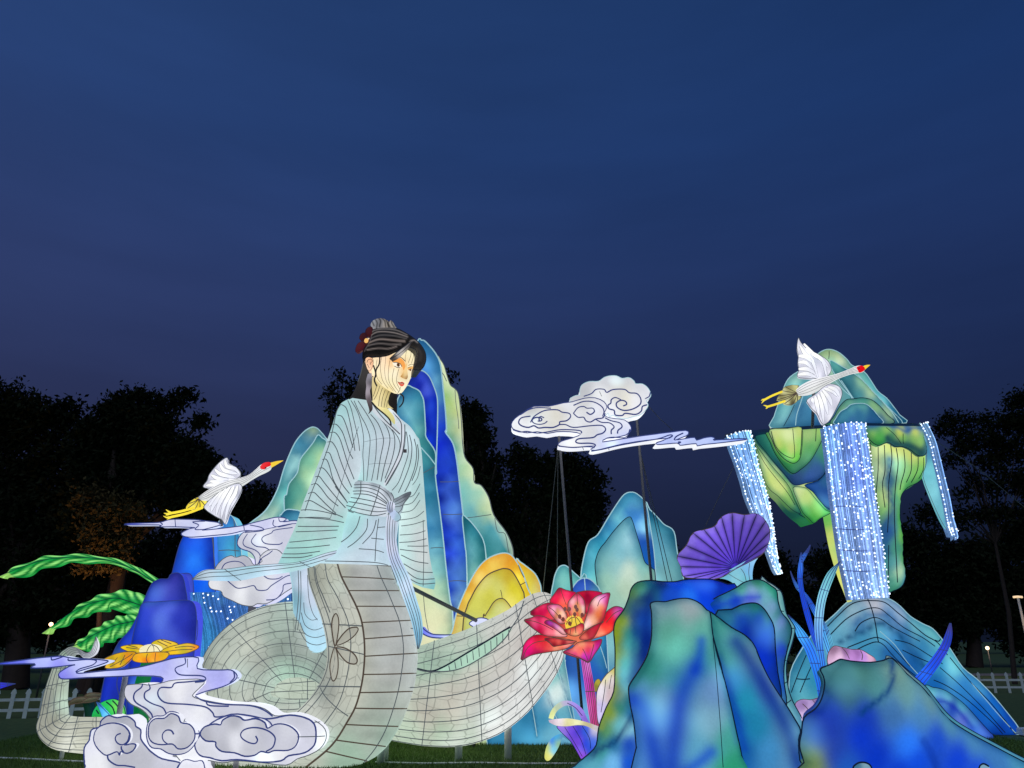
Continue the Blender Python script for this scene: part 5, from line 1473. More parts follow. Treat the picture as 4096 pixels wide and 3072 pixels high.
t.draw([H(1085, 430, 1110, 700, 1130, 900, 1150, 1150, 1165, 1350, 1185, 1659), H(1720, 640, 1700, 690, 1705, 695), H(1730, 545, 1758, 548), H(1640, 405, 1670, 412), H(1610, 240, 1640, 245), H(1680, 985, 1710, 965), H(1690, 1150, 1730, 1120), H(1680, 800, 1700, 810)], 'wire_dark', 1.6)
t.done()

t = Thing('rock_lantern', 'low deep blue boulder lantern with a jagged grey green rim at the lawn edge', 'lantern', 3500, 3072, 9.6, 'glowing blue rock lanterns')
panel(t, 'rock_face', J(1100, 795, 1160, 785, 1290, 900, 1420, 1010, 1500, 1110, 1580, 1210, 1670, 1290, 1820, 1380, 1970, 1460, 2120, 1540, 2240, 1600, 2400, 1690, 2400, 1780, 1500, 1780, 1200, 1100), 9.85, T=0.6, bulge=0.04, n=3,
      ctrl=[(3600, 2680, (170, 180, 176)), (3700, 2780, (110, 170, 176)), (3820, 2890, (110, 185, 196)), (3960, 2960, (110, 176, 196)), (4090, 3030, (110, 180, 205)), (3700, 2900, (40, 90, 160))], rim='wire_dark', rim_r=2.0)
panel(t, 'rock_face', J(580, 870, 640, 845, 690, 820, 740, 795, 790, 803, 850, 812, 980, 820, 1080, 805, 1155, 790, 1270, 910, 1390, 1015, 1470, 1110, 1550, 1215, 1640, 1300, 1790, 1395, 1940, 1475, 2090, 1555, 2212, 1618, 2330, 1680, 2400, 1780, 480, 1780, 450, 1620, 415, 1490, 430, 1380, 450, 1260, 540, 1190, 590, 1110, 615, 1000, 605, 930), 9.6, T=0.5, bulge=0.30, br=170, n=3, res=64,
      ctrl=[(3330, 2690, (34, 80, 84)), (3420, 2690, (60, 110, 104)), (3560, 2680, (110, 150, 140)), (3360, 2770, (60, 110, 122)), (3460, 2740, (76, 140, 140)), (3580, 2770, (104, 156, 156)), (3680, 2800, (100, 146, 150)), (3300, 2850, (20, 56, 170)), (3420, 2850, (14, 50, 175)), (3530, 2840, (60, 110, 170)), (3640, 2850, (70, 130, 185)), (3760, 2880, (80, 140, 165)), (3260, 2930, (14, 44, 160)), (3400, 2930, (6, 50, 195)), (3585, 2960, (40, 120, 245)), (3700, 2940, (14, 66, 200)), (3860, 2960, (70, 130, 175)), (3300, 3010, (20, 56, 165)), (3460, 3010, (6, 50, 190)), (3620, 3030, (12, 70, 215)), (3780, 3020, (10, 60, 210)), (3930, 3010, (60, 120, 180)), (3240, 3040, (120, 145, 70)), (3340, 3060, (30, 90, 190)), (3560, 3080, (8, 52, 195)), (3860, 3070, (20, 70, 215)), (4060, 3060, (70, 140, 175))],
      strokes=[(J(1135, 805, 1100, 880, 1080, 960, 1040, 1030, 960, 1100, 880, 1160, 820, 1210), 11, (6, 60, 120), 0.85), (J(1300, 1420, 1360, 1520, 1420, 1640), 16, (6, 44, 150), 0.6)], rim='wire_dark', rim_r=3.2)
tr = t.bvh()
t.patch('hollow', J(840, 1700, 850, 1650, 890, 1622, 940, 1620, 980, 1640, 1005, 1700), (110, 150, 170), tr, 0.03, ctrl=[(3430, 3055, (60, 110, 140)), (3465, 3052, (130, 165, 180)), (3480, 3070, (110, 150, 176))])
t.patch('hollow', J(1850, 1700, 1860, 1645, 1890, 1630, 1930, 1650, 1945, 1700), (120, 160, 185), tr, 0.03)
t.draw([J(845, 1680, 850, 1650, 890, 1622, 940, 1620, 980, 1640, 1000, 1680), J(1850, 1680, 1860, 1645, 1890, 1630, 1930, 1650)], 'wire_dark', 3.0, tree=tr, eps=0.035)
t.done()

# ------------------------------------------------------------------ cloud lanterns
WHT = (224, 226, 236)
CG = 'swirling cloud lanterns'


def spiral(cx, cy, r0, turns, start, sx=1.0, sy=1.0, n=18):
    return [(cx + sx * r0 * (1 - i / n * 0.85) * math.cos(start + turns * 2 * math.pi * i / n), cy + sy * r0 * (1 - i / n * 0.85) * math.sin(start + turns * 2 * math.pi * i / n)) for i in range(n + 1)]


# front cloud
t = Thing('cloud_lantern', 'big white scroll cloud lantern with a lavender streamer in front of the snake body', 'lantern', 800, 3072, 10.3, CG)
LAV = [(60, 2650, (110, 120, 240)), (10, 2655, (60, 80, 230)), (170, 2640, (176, 186, 250)), (300, 2640, (196, 204, 250)), (420, 2650, (180, 186, 245)), (260, 2690, (150, 150, 240)), (250, 2710, (120, 120, 236)), (400, 2690, (214, 220, 255)), (550, 2690, (186, 190, 250)), (650, 2670, (176, 180, 245)), (740, 2660, (206, 210, 250)), (700, 2700, (190, 192, 245)), (850, 2690, (176, 178, 240)), (950, 2710, (196, 200, 245)), (900, 2740, (170, 170, 235)), (800, 2740, (190, 188, 225)), (720, 2760, (226, 226, 240)), (650, 2720, (180, 180, 230))]
panel(t, 'streamer', B(0, 825, 150, 805, 300, 785, 410, 775, 500, 770, 580, 785, 700, 790, 830, 800, 870, 812, 800, 840, 700, 870, 615, 898, 660, 905, 850, 885, 1000, 875, 1150, 850, 1300, 810, 1430, 780, 1590, 782, 1582, 868, 1750, 880, 1850, 880, 1900, 925, 1870, 970, 1780, 1015, 1650, 1050, 1545, 1085, 1400, 1100, 1200, 1060, 1290, 985, 1290, 935, 1080, 925, 980, 930, 700, 940, 520, 952, 478, 935, 480, 900, 560, 850, 600, 838, 420, 858, 250, 862, 282, 830, 0, 836), 10.35, T=0.16, bulge=0.05, br=40, n=3, res=60, ctrl=LAV, rim='wire_navy', rim_r=2.2, mat='cloth_soft', side=(206, 216, 250))
GR = [(560, 2760, (194, 194, 207)), (620, 2760, (208, 208, 220)), (640, 2800, (188, 189, 201)), (720, 2770, (238, 238, 243)), (560, 2820, (218, 219, 233)), (600, 2850, (181, 182, 193)), (680, 2830, (199, 198, 209)), (800, 2840, (238, 239, 243)), (780, 2800, (208, 209, 223)), (900, 2800, (212, 213, 227)), (1000, 2820, (199, 201, 213)), (900, 2850, (188, 189, 201)), (1080, 2860, (194, 197, 209)), (700, 2900, (218, 219, 228)), (850, 2900, (223, 223, 233)), (740, 2990, (238, 239, 243)), (1000, 2990, (231, 232, 243)), (1150, 2860, (212, 214, 223)), (1230, 2900, (218, 219, 228)), (1280, 2930, (238, 239, 243)), (1200, 2990, (218, 219, 233)), (840, 3060, (235, 236, 243)), (1100, 3020, (208, 209, 223))]
panel(t, 'cloud_body', B(1010, 1010, 1060, 995, 1140, 992, 1200, 1000, 1290, 985, 1400, 960, 1640, 960, 1560, 1060, 1545, 1088, 1600, 1112, 1800, 1150, 2000, 1160, 2120, 1190, 2200, 1245, 2300, 1240, 2420, 1250, 2530, 1290, 2600, 1350, 2610, 1430, 2560, 1510, 2470, 1560, 2380, 1590, 2290, 1640, 2100, 1620, 1900, 1605, 1780, 1620, 1640, 1600, 1560, 1640, 1480, 1640, 1350, 1480, 1200, 1260, 1130, 1190, 1050, 1150, 1000, 1085), 10.25, T=0.40, bulge=0.08, br=60, n=3, res=44, ctrl=GR, rim='wire', rim_r=1.6, mat='cloth_cloud', side=(231, 232, 243))
panel(t, 'cloud_puff', B(680, 1600, 680, 1500, 720, 1440, 735, 1360, 800, 1335, 815, 1285, 870, 1245, 940, 1262, 1020, 1250, 1080, 1290, 1090, 1330, 1130, 1360, 1130, 1430, 1180, 1500, 1220, 1540, 1300, 1590, 1440, 1620, 1420, 1659, 1440, 1720, 740, 1720, 690, 1650), 10.15, T=0.30, bulge=0.08, br=50, n=3, ctrl=[(390, 2990, (231, 232, 243)), (370, 2950, (218, 219, 233)), (420, 2890, (168, 169, 181)), (500, 2880, (161, 164, 176)), (540, 2900, (181, 182, 193)), (560, 2960, (188, 189, 199)), (600, 3010, (188, 189, 199)), (500, 3030, (181, 182, 193)), (400, 3040, (238, 239, 243)), (660, 3050, (199, 200, 213)), (440, 2950, (194, 195, 206))], rim='wire_navy', rim_r=3.0, mat='cloth_cloud', side=WHT)
panel(t, 'cloud_puff', B(755, 1420, 780, 1350, 850, 1312, 930, 1306, 1000, 1330, 1042, 1390, 1032, 1450, 1000, 1480, 1060, 1470, 1090, 1480, 1070, 1520, 1020, 1545, 970, 1530, 960, 1560, 940, 1530, 860, 1560, 810, 1530, 770, 1480), 10.02, T=0.14, bulge=0.06, br=36, n=3, ctrl=[(400, 2940, (208, 209, 220)), (450, 2910, (194, 195, 206)), (500, 2920, (174, 175, 186)), (440, 2980, (218, 219, 228)), (500, 2980, (181, 182, 193)), (530, 2990, (174, 175, 186))], rim='wire_navy', rim_r=3.0, mat='cloth_cloud', side=WHT)
panel(t, 'cloud_puff', B(1175, 1370, 1190, 1300, 1240, 1250, 1310, 1245, 1360, 1212, 1430, 1225, 1480, 1290, 1560, 1330, 1600, 1390, 1580, 1450, 1510, 1530, 1430, 1555, 1350, 1545, 1290, 1510, 1220, 1500, 1185, 1450), 10.12, T=0.26, bulge=0.05, br=40, n=3, ctrl=[(600, 2900, (218, 219, 230)), (720, 2860, (208, 209, 220)), (790, 2930, (231, 232, 243)), (700, 3010, (188, 189, 201))], rim='wire_navy', rim_r=2.2, mat='cloth_cloud', side=WHT)
panel(t, 'cloud_puff', B(1192, 1370, 1202, 1310, 1245, 1270, 1320, 1265, 1370, 1228, 1430, 1250, 1452, 1300, 1520, 1315, 1560, 1370, 1555, 1440, 1500, 1498, 1430, 1508, 1385, 1470, 1300, 1475, 1230, 1460, 1198, 1420), 10.0, T=0.14, bulge=0.06, br=36, n=3, ctrl=[(620, 2900, (181, 182, 193)), (680, 2880, (174, 175, 186)), (700, 2930, (218, 219, 228)), (760, 2930, (194, 195, 206)), (650, 2960, (208, 209, 220)), (730, 2980, (181, 182, 193))], rim='wire_navy', rim_r=3.0, mat='cloth_cloud', side=WHT)
panel(t, 'cloud_puff', B(1560, 1480, 1600, 1400, 1700, 1300, 1850, 1235, 2000, 1245, 2120, 1270, 2220, 1260, 2320, 1240, 2440, 1260, 2515, 1310, 2530, 1400, 2515, 1480, 2440, 1540, 2310, 1565, 2250, 1605, 2100, 1615, 1900, 1595, 1780, 1605, 1680, 1580, 1600, 1560), 10.12, T=0.26, bulge=0.06, br=40, n=3, ctrl=[(800, 3000, (212, 213, 223)), (850, 2900, (218, 219, 230)), (950, 2870, (223, 224, 236)), (1100, 2880, (199, 200, 213)), (1200, 2880, (188, 189, 201)), (1250, 2930, (208, 209, 223)), (1220, 2990, (218, 219, 236)), (1100, 3020, (238, 239, 243)), (960, 3030, (218, 219, 236))], rim='wire_navy', rim_r=3.0, mat='cloth_cloud', side=WHT)
panel(t, 'cloud_puff', B(1605, 1390, 1640, 1335, 1720, 1312, 1768, 1318, 1785, 1280, 1850, 1248, 1920, 1255, 1960, 1282, 2050, 1268, 2120, 1300, 2142, 1345, 2200, 1315, 2270, 1312, 2340, 1340, 2390, 1400, 2372, 1480, 2310, 1520, 2200, 1522, 2150, 1540, 2090, 1530, 2040, 1560, 1960, 1568, 1880, 1540, 1780, 1530, 1732, 1490, 1725, 1452, 1650, 1445), 9.98, T=0.15, bulge=0.06, br=40, n=3, ctrl=[(820, 2940, (174, 175, 186)), (880, 2910, (194, 195, 206)), (950, 2880, (168, 169, 179)), (1000, 2900, (218, 219, 228)), (950, 2960, (231, 232, 240)), (1050, 2890, (181, 182, 193)), (1100, 2930, (194, 195, 209)), (1150, 2920, (212, 213, 223)), (1170, 2980, (199, 200, 213)), (1000, 3000, (194, 195, 206)), (900, 2990, (181, 182, 193))], rim='wire_navy', rim_r=3.0, mat='cloth_cloud', side=WHT)
panel(t, 'cloud_puff', B(1430, 1659, 1460, 1610, 1500, 1595, 1560, 1610, 1620, 1605, 1640, 1659, 1640, 1700, 1420, 1700), 10.1, T=0.2, bulge=0.06, n=3, col=(231, 232, 243), rim='wire_navy', rim_r=2.2, mat='cloth_cloud')
tr = t.bvh()
t.draw([B(965, 1388, 935, 1400, 922, 1430, 940, 1465, 980, 1478, 1020, 1450, 1035, 1400), B(1390, 1395, 1370, 1365, 1330, 1362, 1300, 1395, 1305, 1440, 1340, 1470, 1380, 1470),
        B(2045, 1408, 2060, 1440, 2040, 1468, 1990, 1460, 1940, 1430, 1925, 1395, 1950, 1360, 2010, 1342, 2080, 1345, 2150, 1370, 2195, 1410, 2200, 1450, 2180, 1500, 2130, 1530),
        B(1190, 990, 1200, 1030, 1160, 1060, 1160, 1110, 1220, 1150, 1300, 1180, 1330, 1230), B(1140, 992, 1130, 1020, 1080, 1060, 1070, 1110, 1100, 1150, 1170, 1190, 1210, 1230, 1220, 1260),
        B(1640, 960, 1500, 975, 1400, 985, 1370, 1020, 1290, 1020, 1262, 1060, 1280, 1110, 1340, 1145, 1500, 1155, 1640, 1175, 1700, 1220, 1720, 1255, 1790, 1250),
        B(1480, 785, 1480, 830, 1410, 860, 1405, 890, 1450, 920, 1600, 925, 1645, 945, 1630, 970, 1560, 978), B(1560, 1090, 1640, 1130, 1800, 1155, 2000, 1165, 2110, 1200, 2180, 1250), B(410, 778, 420, 800, 500, 775), B(545, 790, 560, 805, 700, 795, 770, 805, 740, 840, 640, 870, 605, 895), B(1870, 895, 1875, 940, 1840, 980), B(1650, 1140, 1680, 1165, 1830, 1170),
        B(2010, 1270, 2080, 1265, 2150, 1290, 2180, 1330), B(700, 1315, 780, 1330), B(1560, 1390, 1600, 1390), B(860, 1560, 870, 1600, 930, 1640, 1000, 1645, 1080, 1659), B(970, 1490, 975, 1520, 1010, 1545, 1060, 1530, 1090, 1480)], 'wire_navy', 2.6, tree=tr)
t.draw([B(2380, 1415, 2530, 1412, 2600, 1408), B(2500, 1300, 2560, 1295), B(1480, 1270, 1470, 1300), B(1900, 945, 1960, 935), B(1500, 790, 1500, 860), B(2160, 1300, 2180, 1330)], 'wire', 1.6, tree=tr)
for bx, by in ((845, 3050), (940, 3052), (700, 3000), (495, 2710)):
    p = at(bx, by, 10.36)
    rod(t, 'support_leg', Vector((p.x, 10.4, 0)), Vector((p.x, 10.4, p.z + 0.05)), 0.035, 'steel')
t.done()

# drifting cloud behind
t = Thing('cloud_lantern', 'pale cloud lantern with a long thin streamer under the flying crane', 'lantern', 1000, 2500, 12.3, CG)
panel(t, 'streamer', C2(20, 690, 150, 685, 280, 680, 350, 660, 420, 655, 560, 658, 640, 668, 740, 680, 762, 700, 700, 720, 620, 742, 800, 725, 950, 705, 1000, 690, 1100, 665, 1200, 640, 1270, 642, 1292, 655, 1270, 675, 1370, 665, 1400, 700, 1370, 780, 1200, 780, 1100, 760, 970, 745, 850, 770, 700, 785, 540, 798, 470, 790, 455, 765, 520, 730, 560, 722, 400, 715, 290, 715, 272, 700, 20, 700), 12.35, T=0.14, bulge=0.04, br=30, n=3, res=56, mat='cloth_soft', side=(207, 213, 240),
      ctrl=[(520, 2097, (110, 120, 240)), (600, 2092, (197, 202, 240)), (680, 2090, (207, 208, 233)), (760, 2085, (197, 202, 233)), (850, 2095, (212, 214, 237)), (740, 2135, (201, 205, 240)), (850, 2125, (220, 221, 240)), (960, 2115, (207, 208, 236)), (1060, 2090, (204, 205, 236)), (1130, 2080, (220, 221, 240)), (1170, 2120, (204, 205, 230))], rim='wire_navy', rim_r=2.0)
panel(t, 'cloud_body', C2(920, 790, 970, 752, 1100, 740, 1340, 690, 1400, 720, 1400, 900, 1300, 1000, 1200, 1040, 1060, 1035, 1040, 960, 1000, 915, 930, 890, 900, 850), 12.25, T=0.22, bulge=0.06, n=3, mat='cloth_cloud',
      ctrl=[(970, 2160, (197, 198, 212)), (1000, 2140, (212, 213, 227)), (1060, 2150, (226, 227, 236)), (1120, 2130, (197, 198, 215)), (1000, 2200, (185, 186, 200)), (1080, 2190, (220, 221, 231)), (1040, 2240, (204, 205, 217)), (1150, 2200, (197, 198, 215))], rim='wire_navy', rim_r=2.0, side=(220, 221, 233))
panel(t, 'cloud_puff', C2(700, 1110, 720, 1060, 740, 1020, 790, 970, 850, 945, 890, 960, 950, 945, 1000, 970, 1035, 1020, 1100, 990, 1080, 960, 1130, 910, 1200, 895, 1260, 930, 1360, 1080, 1360, 1180, 1280, 1240, 1210, 1290, 1130, 1330, 1060, 1330, 1020, 1350, 940, 1340, 870, 1310, 790, 1270, 770, 1230, 690, 1210, 670, 1160), 12.15, T=0.3, bulge=0.10, n=3, mat='cloth_cloud',
      ctrl=[(870, 2260, (173, 174, 186)), (930, 2240, (185, 186, 199)), (1000, 2260, (173, 174, 186)), (1080, 2240, (207, 208, 218)), (870, 2335, (231, 232, 236)), (930, 2340, (189, 190, 199)), (970, 2375, (235, 236, 240)), (1030, 2350, (207, 208, 215)), (1080, 2340, (220, 221, 227)), (1130, 2340, (207, 208, 231)), (900, 2390, (197, 198, 206)), (1020, 2400, (185, 186, 196)), (1100, 2390, (212, 211, 236))], rim='wire', rim_r=1.6, side=(212, 211, 240))
tr = t.bvh()
t.draw([C2(1050, 770, 1010, 830, 1050, 870, 1120, 880, 1160, 905), C2(980, 770, 945, 830, 960, 870, 1040, 900, 1080, 940, 1075, 990, 1050, 1030), C2(1340, 720, 1200, 740, 1170, 765, 1110, 790, 1095, 820, 1130, 850, 1230, 855, 1260, 840), C2(770, 1060, 800, 1010, 870, 990, 930, 1000, 965, 1030), C2(820, 1145, 860, 1180, 900, 1205, 960, 1200, 1030, 1185, 1060, 1220, 1130, 1220, 1170, 1185, 1240, 1140, 1290, 1110, 1330, 1100), C2(1110, 1105, 1150, 1130, 1220, 1130, 1260, 1110), C2(1330, 1165, 1270, 1180, 1260, 1230, 1210, 1290, 1130, 1300), C2(1070, 1030, 1090, 970, 1150, 930, 1180, 905), C2(400, 660, 405, 712), C2(640, 670, 540, 675, 590, 700, 560, 735, 640, 735), C2(950, 705, 955, 740), C2(1000, 700, 1090, 720, 1100, 745, 960, 760), C2(1190, 660, 1185, 700, 1230, 715, 1340, 690), C2(1230, 645, 1240, 672, 1290, 668), C2(280, 680, 300, 695, 270, 712)], 'wire_navy', 2.0, tree=tr)
p = at(1005, 2420, 12.4)
rod(t, 'support_leg', Vector((p.x, 12.42, 0)), Vector((p.x, 12.42, p.z + 0.2)), 0.05, 'pole')
p = at(1020, 2330, 12.42)
rod(t, 'support_leg', Vector((p.x, 12.46, 0)), Vector((p.x, 12.46, p.z + 0.6)), 0.05, 'pole')
t.done()

# floating cloud on poles
t = Thing('cloud_lantern', 'white floating cloud lantern with blue scrolls, held high on two poles', 'lantern', 2300, 2700, 12.5, CG)
panel(t, 'cloud_puff', G(620, 455, 635, 420, 680, 402, 705, 400, 705, 360, 725, 310, 790, 280, 870, 278, 920, 245, 970, 230, 1030, 230, 1080, 252, 1140, 245, 1185, 275, 1200, 300, 1260, 302, 1310, 340, 1335, 400, 1315, 435, 1295, 450, 1310, 490, 1290, 530, 1240, 575, 1180, 590, 1110, 608, 1040, 600, 1000, 580, 965, 592, 955, 560, 900, 600, 700, 600), 12.55, T=0.28, bulge=0.08, n=3, mat='cloth_cloud', side=(236, 238, 245),
      ctrl=[(2340, 1560, (190, 192, 196)), (2420, 1520, (206, 208, 214)), (2480, 1510, (196, 200, 205)), (2560, 1540, (206, 208, 214)), (2590, 1580, (226, 228, 236)), (2400, 1590, (236, 238, 240)), (2470, 1580, (214, 212, 206)), (2540, 1620, (240, 240, 245)), (2500, 1610, (226, 222, 206)), (2450, 1650, (236, 238, 245))], rim='wire_light', rim_r=1.4)
panel(t, 'cloud_body', G(100, 660, 130, 610, 200, 560, 300, 500, 430, 500, 560, 470, 640, 460, 740, 430, 840, 425, 920, 460, 945, 510, 920, 560, 940, 592, 1010, 608, 1100, 620, 1150, 665, 1158, 710, 1110, 755, 1000, 778, 945, 782, 905, 815, 1100, 785, 1300, 755, 1500, 730, 1640, 713, 1668, 735, 1645, 762, 1545, 800, 1640, 785, 1720, 775, 1738, 800, 1800, 780, 1870, 770, 1900, 785, 1890, 800, 2100, 786, 2195, 790, 2100, 805, 1900, 828, 1800, 838, 1742, 850, 1735, 830, 1650, 838, 1590, 845, 1575, 825, 1480, 832, 1395, 838, 1384, 822, 1480, 785, 1300, 800, 1100, 830, 950, 865, 840, 890, 800, 880, 845, 850, 700, 860, 600, 862, 515, 845, 540, 810, 640, 780, 715, 745, 620, 725, 500, 725, 420, 740, 330, 725, 240, 735, 170, 720, 115, 700), 12.45, T=0.30, bulge=0.07, br=26, n=2, res=64, mat='cloth_cloud', side=(240, 242, 250),
      ctrl=[(2060, 1690, (236, 238, 242)), (2130, 1650, (190, 190, 190)), (2180, 1680, (226, 226, 220)), (2230, 1660, (214, 210, 196)), (2130, 1720, (240, 242, 245)), (2260, 1620, (226, 228, 236)), (2340, 1620, (206, 206, 206)), (2380, 1660, (226, 226, 236)), (2300, 1700, (226, 228, 232)), (2360, 1740, (214, 214, 214)), (2440, 1710, (236, 238, 245)), (2500, 1690, (226, 228, 240)), (2290, 1780, (250, 250, 250)), (2250, 1790, (226, 228, 236)), (2360, 1800, (214, 218, 236)), (2420, 1780, (206, 214, 250)), (2500, 1770, (190, 200, 250)), (2600, 1750, (200, 210, 255)), (2700, 1735, (206, 216, 255)), (2680, 1770, (176, 190, 245)), (2790, 1765, (186, 200, 245)), (2900, 1762, (170, 190, 245)), (2980, 1758, (110, 140, 235))], rim='wire_navy', rim_r=2.2)
tr = t.bvh()
t.draw([G(390, 600, 360, 588, 345, 605, 350, 625), spiral(2000 + 340 / 2.212, 1400 + 620 / 2.212, 36, 1.3, 0.2, 1.0, 0.55), G(270, 640, 300, 590, 370, 545, 430, 530, 510, 530, 550, 550, 610, 560, 625, 590, 590, 625, 530, 635, 525, 660, 470, 685, 400, 685, 340, 690, 300, 670, 250, 685, 190, 670, 165, 640, 190, 600, 270, 585),
        G(520, 660, 580, 660, 650, 685, 800, 670, 900, 668, 935, 700, 910, 735, 860, 750, 820, 775, 700, 785, 670, 810, 700, 825, 800, 825, 845, 840, 830, 865), G(650, 560, 690, 510, 740, 500, 770, 515, 820, 515, 835, 545, 800, 570, 765, 550), G(650, 560, 690, 595, 740, 595, 760, 625, 800, 637, 850, 610, 910, 600, 930, 560), G(650, 490, 740, 455, 830, 460, 900, 500, 920, 545, 905, 590),
        G(850, 615, 900, 640, 970, 645, 1010, 680, 985, 710, 985, 745), G(930, 600, 980, 625, 1060, 645, 1080, 680, 1045, 710, 1040, 740), G(180, 575, 250, 530, 330, 510, 450, 515), G(115, 705, 180, 725, 240, 720, 330, 735, 420, 725, 540, 705, 700, 712, 722, 735), G(520, 850, 640, 862, 760, 855, 830, 860), G(810, 895, 900, 880, 1050, 845, 1200, 818, 1400, 785, 1500, 752, 1525, 760, 1480, 785, 1385, 822), G(1620, 735, 1560, 765, 1540, 795), G(945, 780, 1000, 772, 1090, 775, 1130, 750, 1150, 700), G(1575, 830, 1600, 815, 1575, 815)], 'wire_navy', 3.0, tree=tr)
t.draw([G(740, 410, 810, 385, 850, 348, 920, 348, 945, 375, 1000, 350, 1100, 348, 1145, 378, 1210, 385, 1245, 430, 1240, 480, 1180, 520, 1100, 535, 1040, 510, 1030, 470, 1070, 445, 1110, 455, 1120, 480, 1090, 495), G(1070, 440, 1020, 420, 985, 440, 980, 470, 955, 490, 965, 520, 1010, 535, 1020, 575, 1080, 580, 1110, 560, 1200, 570, 1250, 540, 1260, 500, 1300, 485), G(1330, 370, 1320, 410, 1285, 430)], 'wire_navy', 3.0, tree=tr)
t.draw([G(235, 720, 235, 735), G(730, 860, 740, 885), G(960, 865, 965, 885), G(880, 365, 900, 410)], 'wire', 1.4, tree=tr)
t.done()


# poles and guy wires of the floating cloud
def pole(label, a, b, r, wires):
    t = Thing('cloud_pole', label, 'pole', 0, 0, 12.6, 'poles holding the floating cloud')
    base = Vector(b)
    t.base = base
    t.o.location = base
    rod(t, 'shaft', a, b, r, 'pole')
    for (p, q) in wires:
        V, Fc = tube([p, (Vector(p) + Vector(q)) / 2 + Vector((0, 0, -0.03)), q], 0.007, 4)
        t.add('guy_wire', V, Fc, 'rope', hit=False)
    return t.done()


def grd(x, Y):
    p = at(x, ground_y(Y), Y)
    p.z = 0
    return p


pole('dark slanting pole under the floating cloud, passing behind the red lotus', at(2236, 1745, 12.75), grd(2340, 12.75), 0.025, [(at(2232, 1790, 12.8), grd(2110, 14.5)), (at(2232, 1790, 12.8), grd(2224, 14.6))])
pole('dark slanting pole under the floating cloud, passing in front of the slate peak', at(2546, 1665, 12.9), grd(2665, 12.9), 0.025, [(at(2552, 1770, 12.95), grd(2800, 14.5)), (at(2552, 1770, 12.95), grd(2840, 14.3)), (at(2590, 1620, 12.9), at(2690, 1720, 13.6))])
t = Thing('guy_wire', 'long guy wire slanting from the ledge end past the spreading tree', 'wire', 3720, 2700, 14.5)
V, Fc = tube([at(3722, 1750, 14.4), at(3920, 1880, 15.2), at(4300, 2200, 16.5), grd(4700, 18)], 0.008, 4)
t.add('strand', V, Fc, 'steel', hit=False)
t.done()
t = Thing('guy_wire', 'thin guy wire slanting down from the hanging waterfall to the purple flower', 'wire', 2830, 2700, 13.9)
V, Fc = tube([at(2935, 1865, 13.8), at(2870, 2000, 13.8), at(2815, 2120, 13.8), grd(2500, 14)], 0.008, 4)
t.add('strand', V, Fc, 'rope', hit=False)
t.done()

# small cloud scroll between woman and yellow hill
t = Thing('cloud_lantern', 'small lavender cloud scroll with a trailing ribbon above the snake coil', 'lantern', 1900, 2700, 12.6, CG)
panel(t, 'cloud_puff', D(1755, 510, 1775, 490, 1830, 465, 1890, 470, 1935, 500, 1960, 530, 1880, 570, 1810, 590, 1805, 550, 1780, 530), 12.6, T=0.12, bulge=0.05, n=3, mat='cloth_cloud', ctrl=[(1890, 2490, (226, 230, 255)), (1930, 2480, (214, 220, 250)), (1960, 2500, (200, 206, 240)), (1905, 2520, (190, 196, 250))], rim='wire_navy', rim_r=2.6)
panel(t, 'streamer', D(1370, 530, 1400, 560, 1450, 590, 1520, 598, 1640, 598, 1780, 590, 1900, 560, 1900, 600, 1700, 625, 1560, 625, 1460, 620, 1400, 600, 1365, 570), 12.62, T=0.1, bulge=0.04, n=3, mat='cloth_soft', ctrl=[(1690, 2520, (110, 120, 240)), (1740, 2540, (150, 160, 245)), (1800, 2545, (206, 214, 255)), (1880, 2540, (130, 140, 240))], rim='wire_navy', rim_r=2.4)
p = at(1900, 2530, 12.65)
rod(t, 'support_leg', Vector((p.x, 12.68, 0)), Vector((p.x, 12.68, p.z)), 0.03, 'pole')
t.done()


# ------------------------------------------------------------------ banana leaves
def banana(th, L, R, Y, seed):
    r = random.Random(seed)
    S = smooth([(a[0], a[1], b[0], b[1]) for a, b in zip(L, R)], False, 12)
    V, CL, Fc = [], [], []
    nu = 12
    dark, mid, lite = (np.array(srgb(c)) for c in ((0, 104, 40), (20, 164, 70), (170, 250, 140)))
    n = len(S)
    ph = r.uniform(0, 6)
    for j, (lx, ly, rx, ry) in enumerate(S):
        s = j / (n - 1)
        for i in range(nu + 1):
            u = i / nu
            wob = 0.05 * math.sin(s * 34 + ph + (0 if u < 0.5 else 1.4)) * abs(u - 0.42) * 2
            x = lx * (1 - u) + rx * u
            y = ly * (1 - u) + ry * u + wob * 60
            fold = -0.16 * (1 - abs(u - 0.42) / 0.58) + wob
            V.append(at(x, y, Y) + Vector((0, fold, 0)))
            q = s * 9 + abs(u - 0.42) * 3.2
            k = 0.5 + 0.5 * math.sin(q * 2 * math.pi)
            e = abs(u - 0.42) / 0.58
            hl = math.exp(-((e - 0.55) / 0.22) ** 2) * max(0, k - 0.2) * 1.25
            c = dark * (1 - k) + mid * k
            c = c * (1 - hl) + lite * hl
            c = c * (0.75 if e < 0.12 else 1.0)
            if s < 0.1:
                c = c * 0.5 + np.array(srgb((190, 235, 120))) * 0.5
            CL.append(c)
    for j in range(n - 1):
        for i in range(nu):
            a = j * (nu + 1) + i
            Fc.append((a, a + 1, a + nu + 2, a + nu + 1))
    m = len(V)
    V2 = [v + Vector((0, 0.05, 0)) for v in V]
    th.add('blade', V + V2, Fc + [tuple(i + m for i in f[::-1]) for f in Fc], 'cloth_gloss', np.array(CL + CL))
    mid_path = [V[j * (nu + 1) + 5] - Vector((0, 0.015, 0)) for j in range(n)]
    th.wire('wire_dark', *tube(mid_path, 1.5 * Y / F, 4))


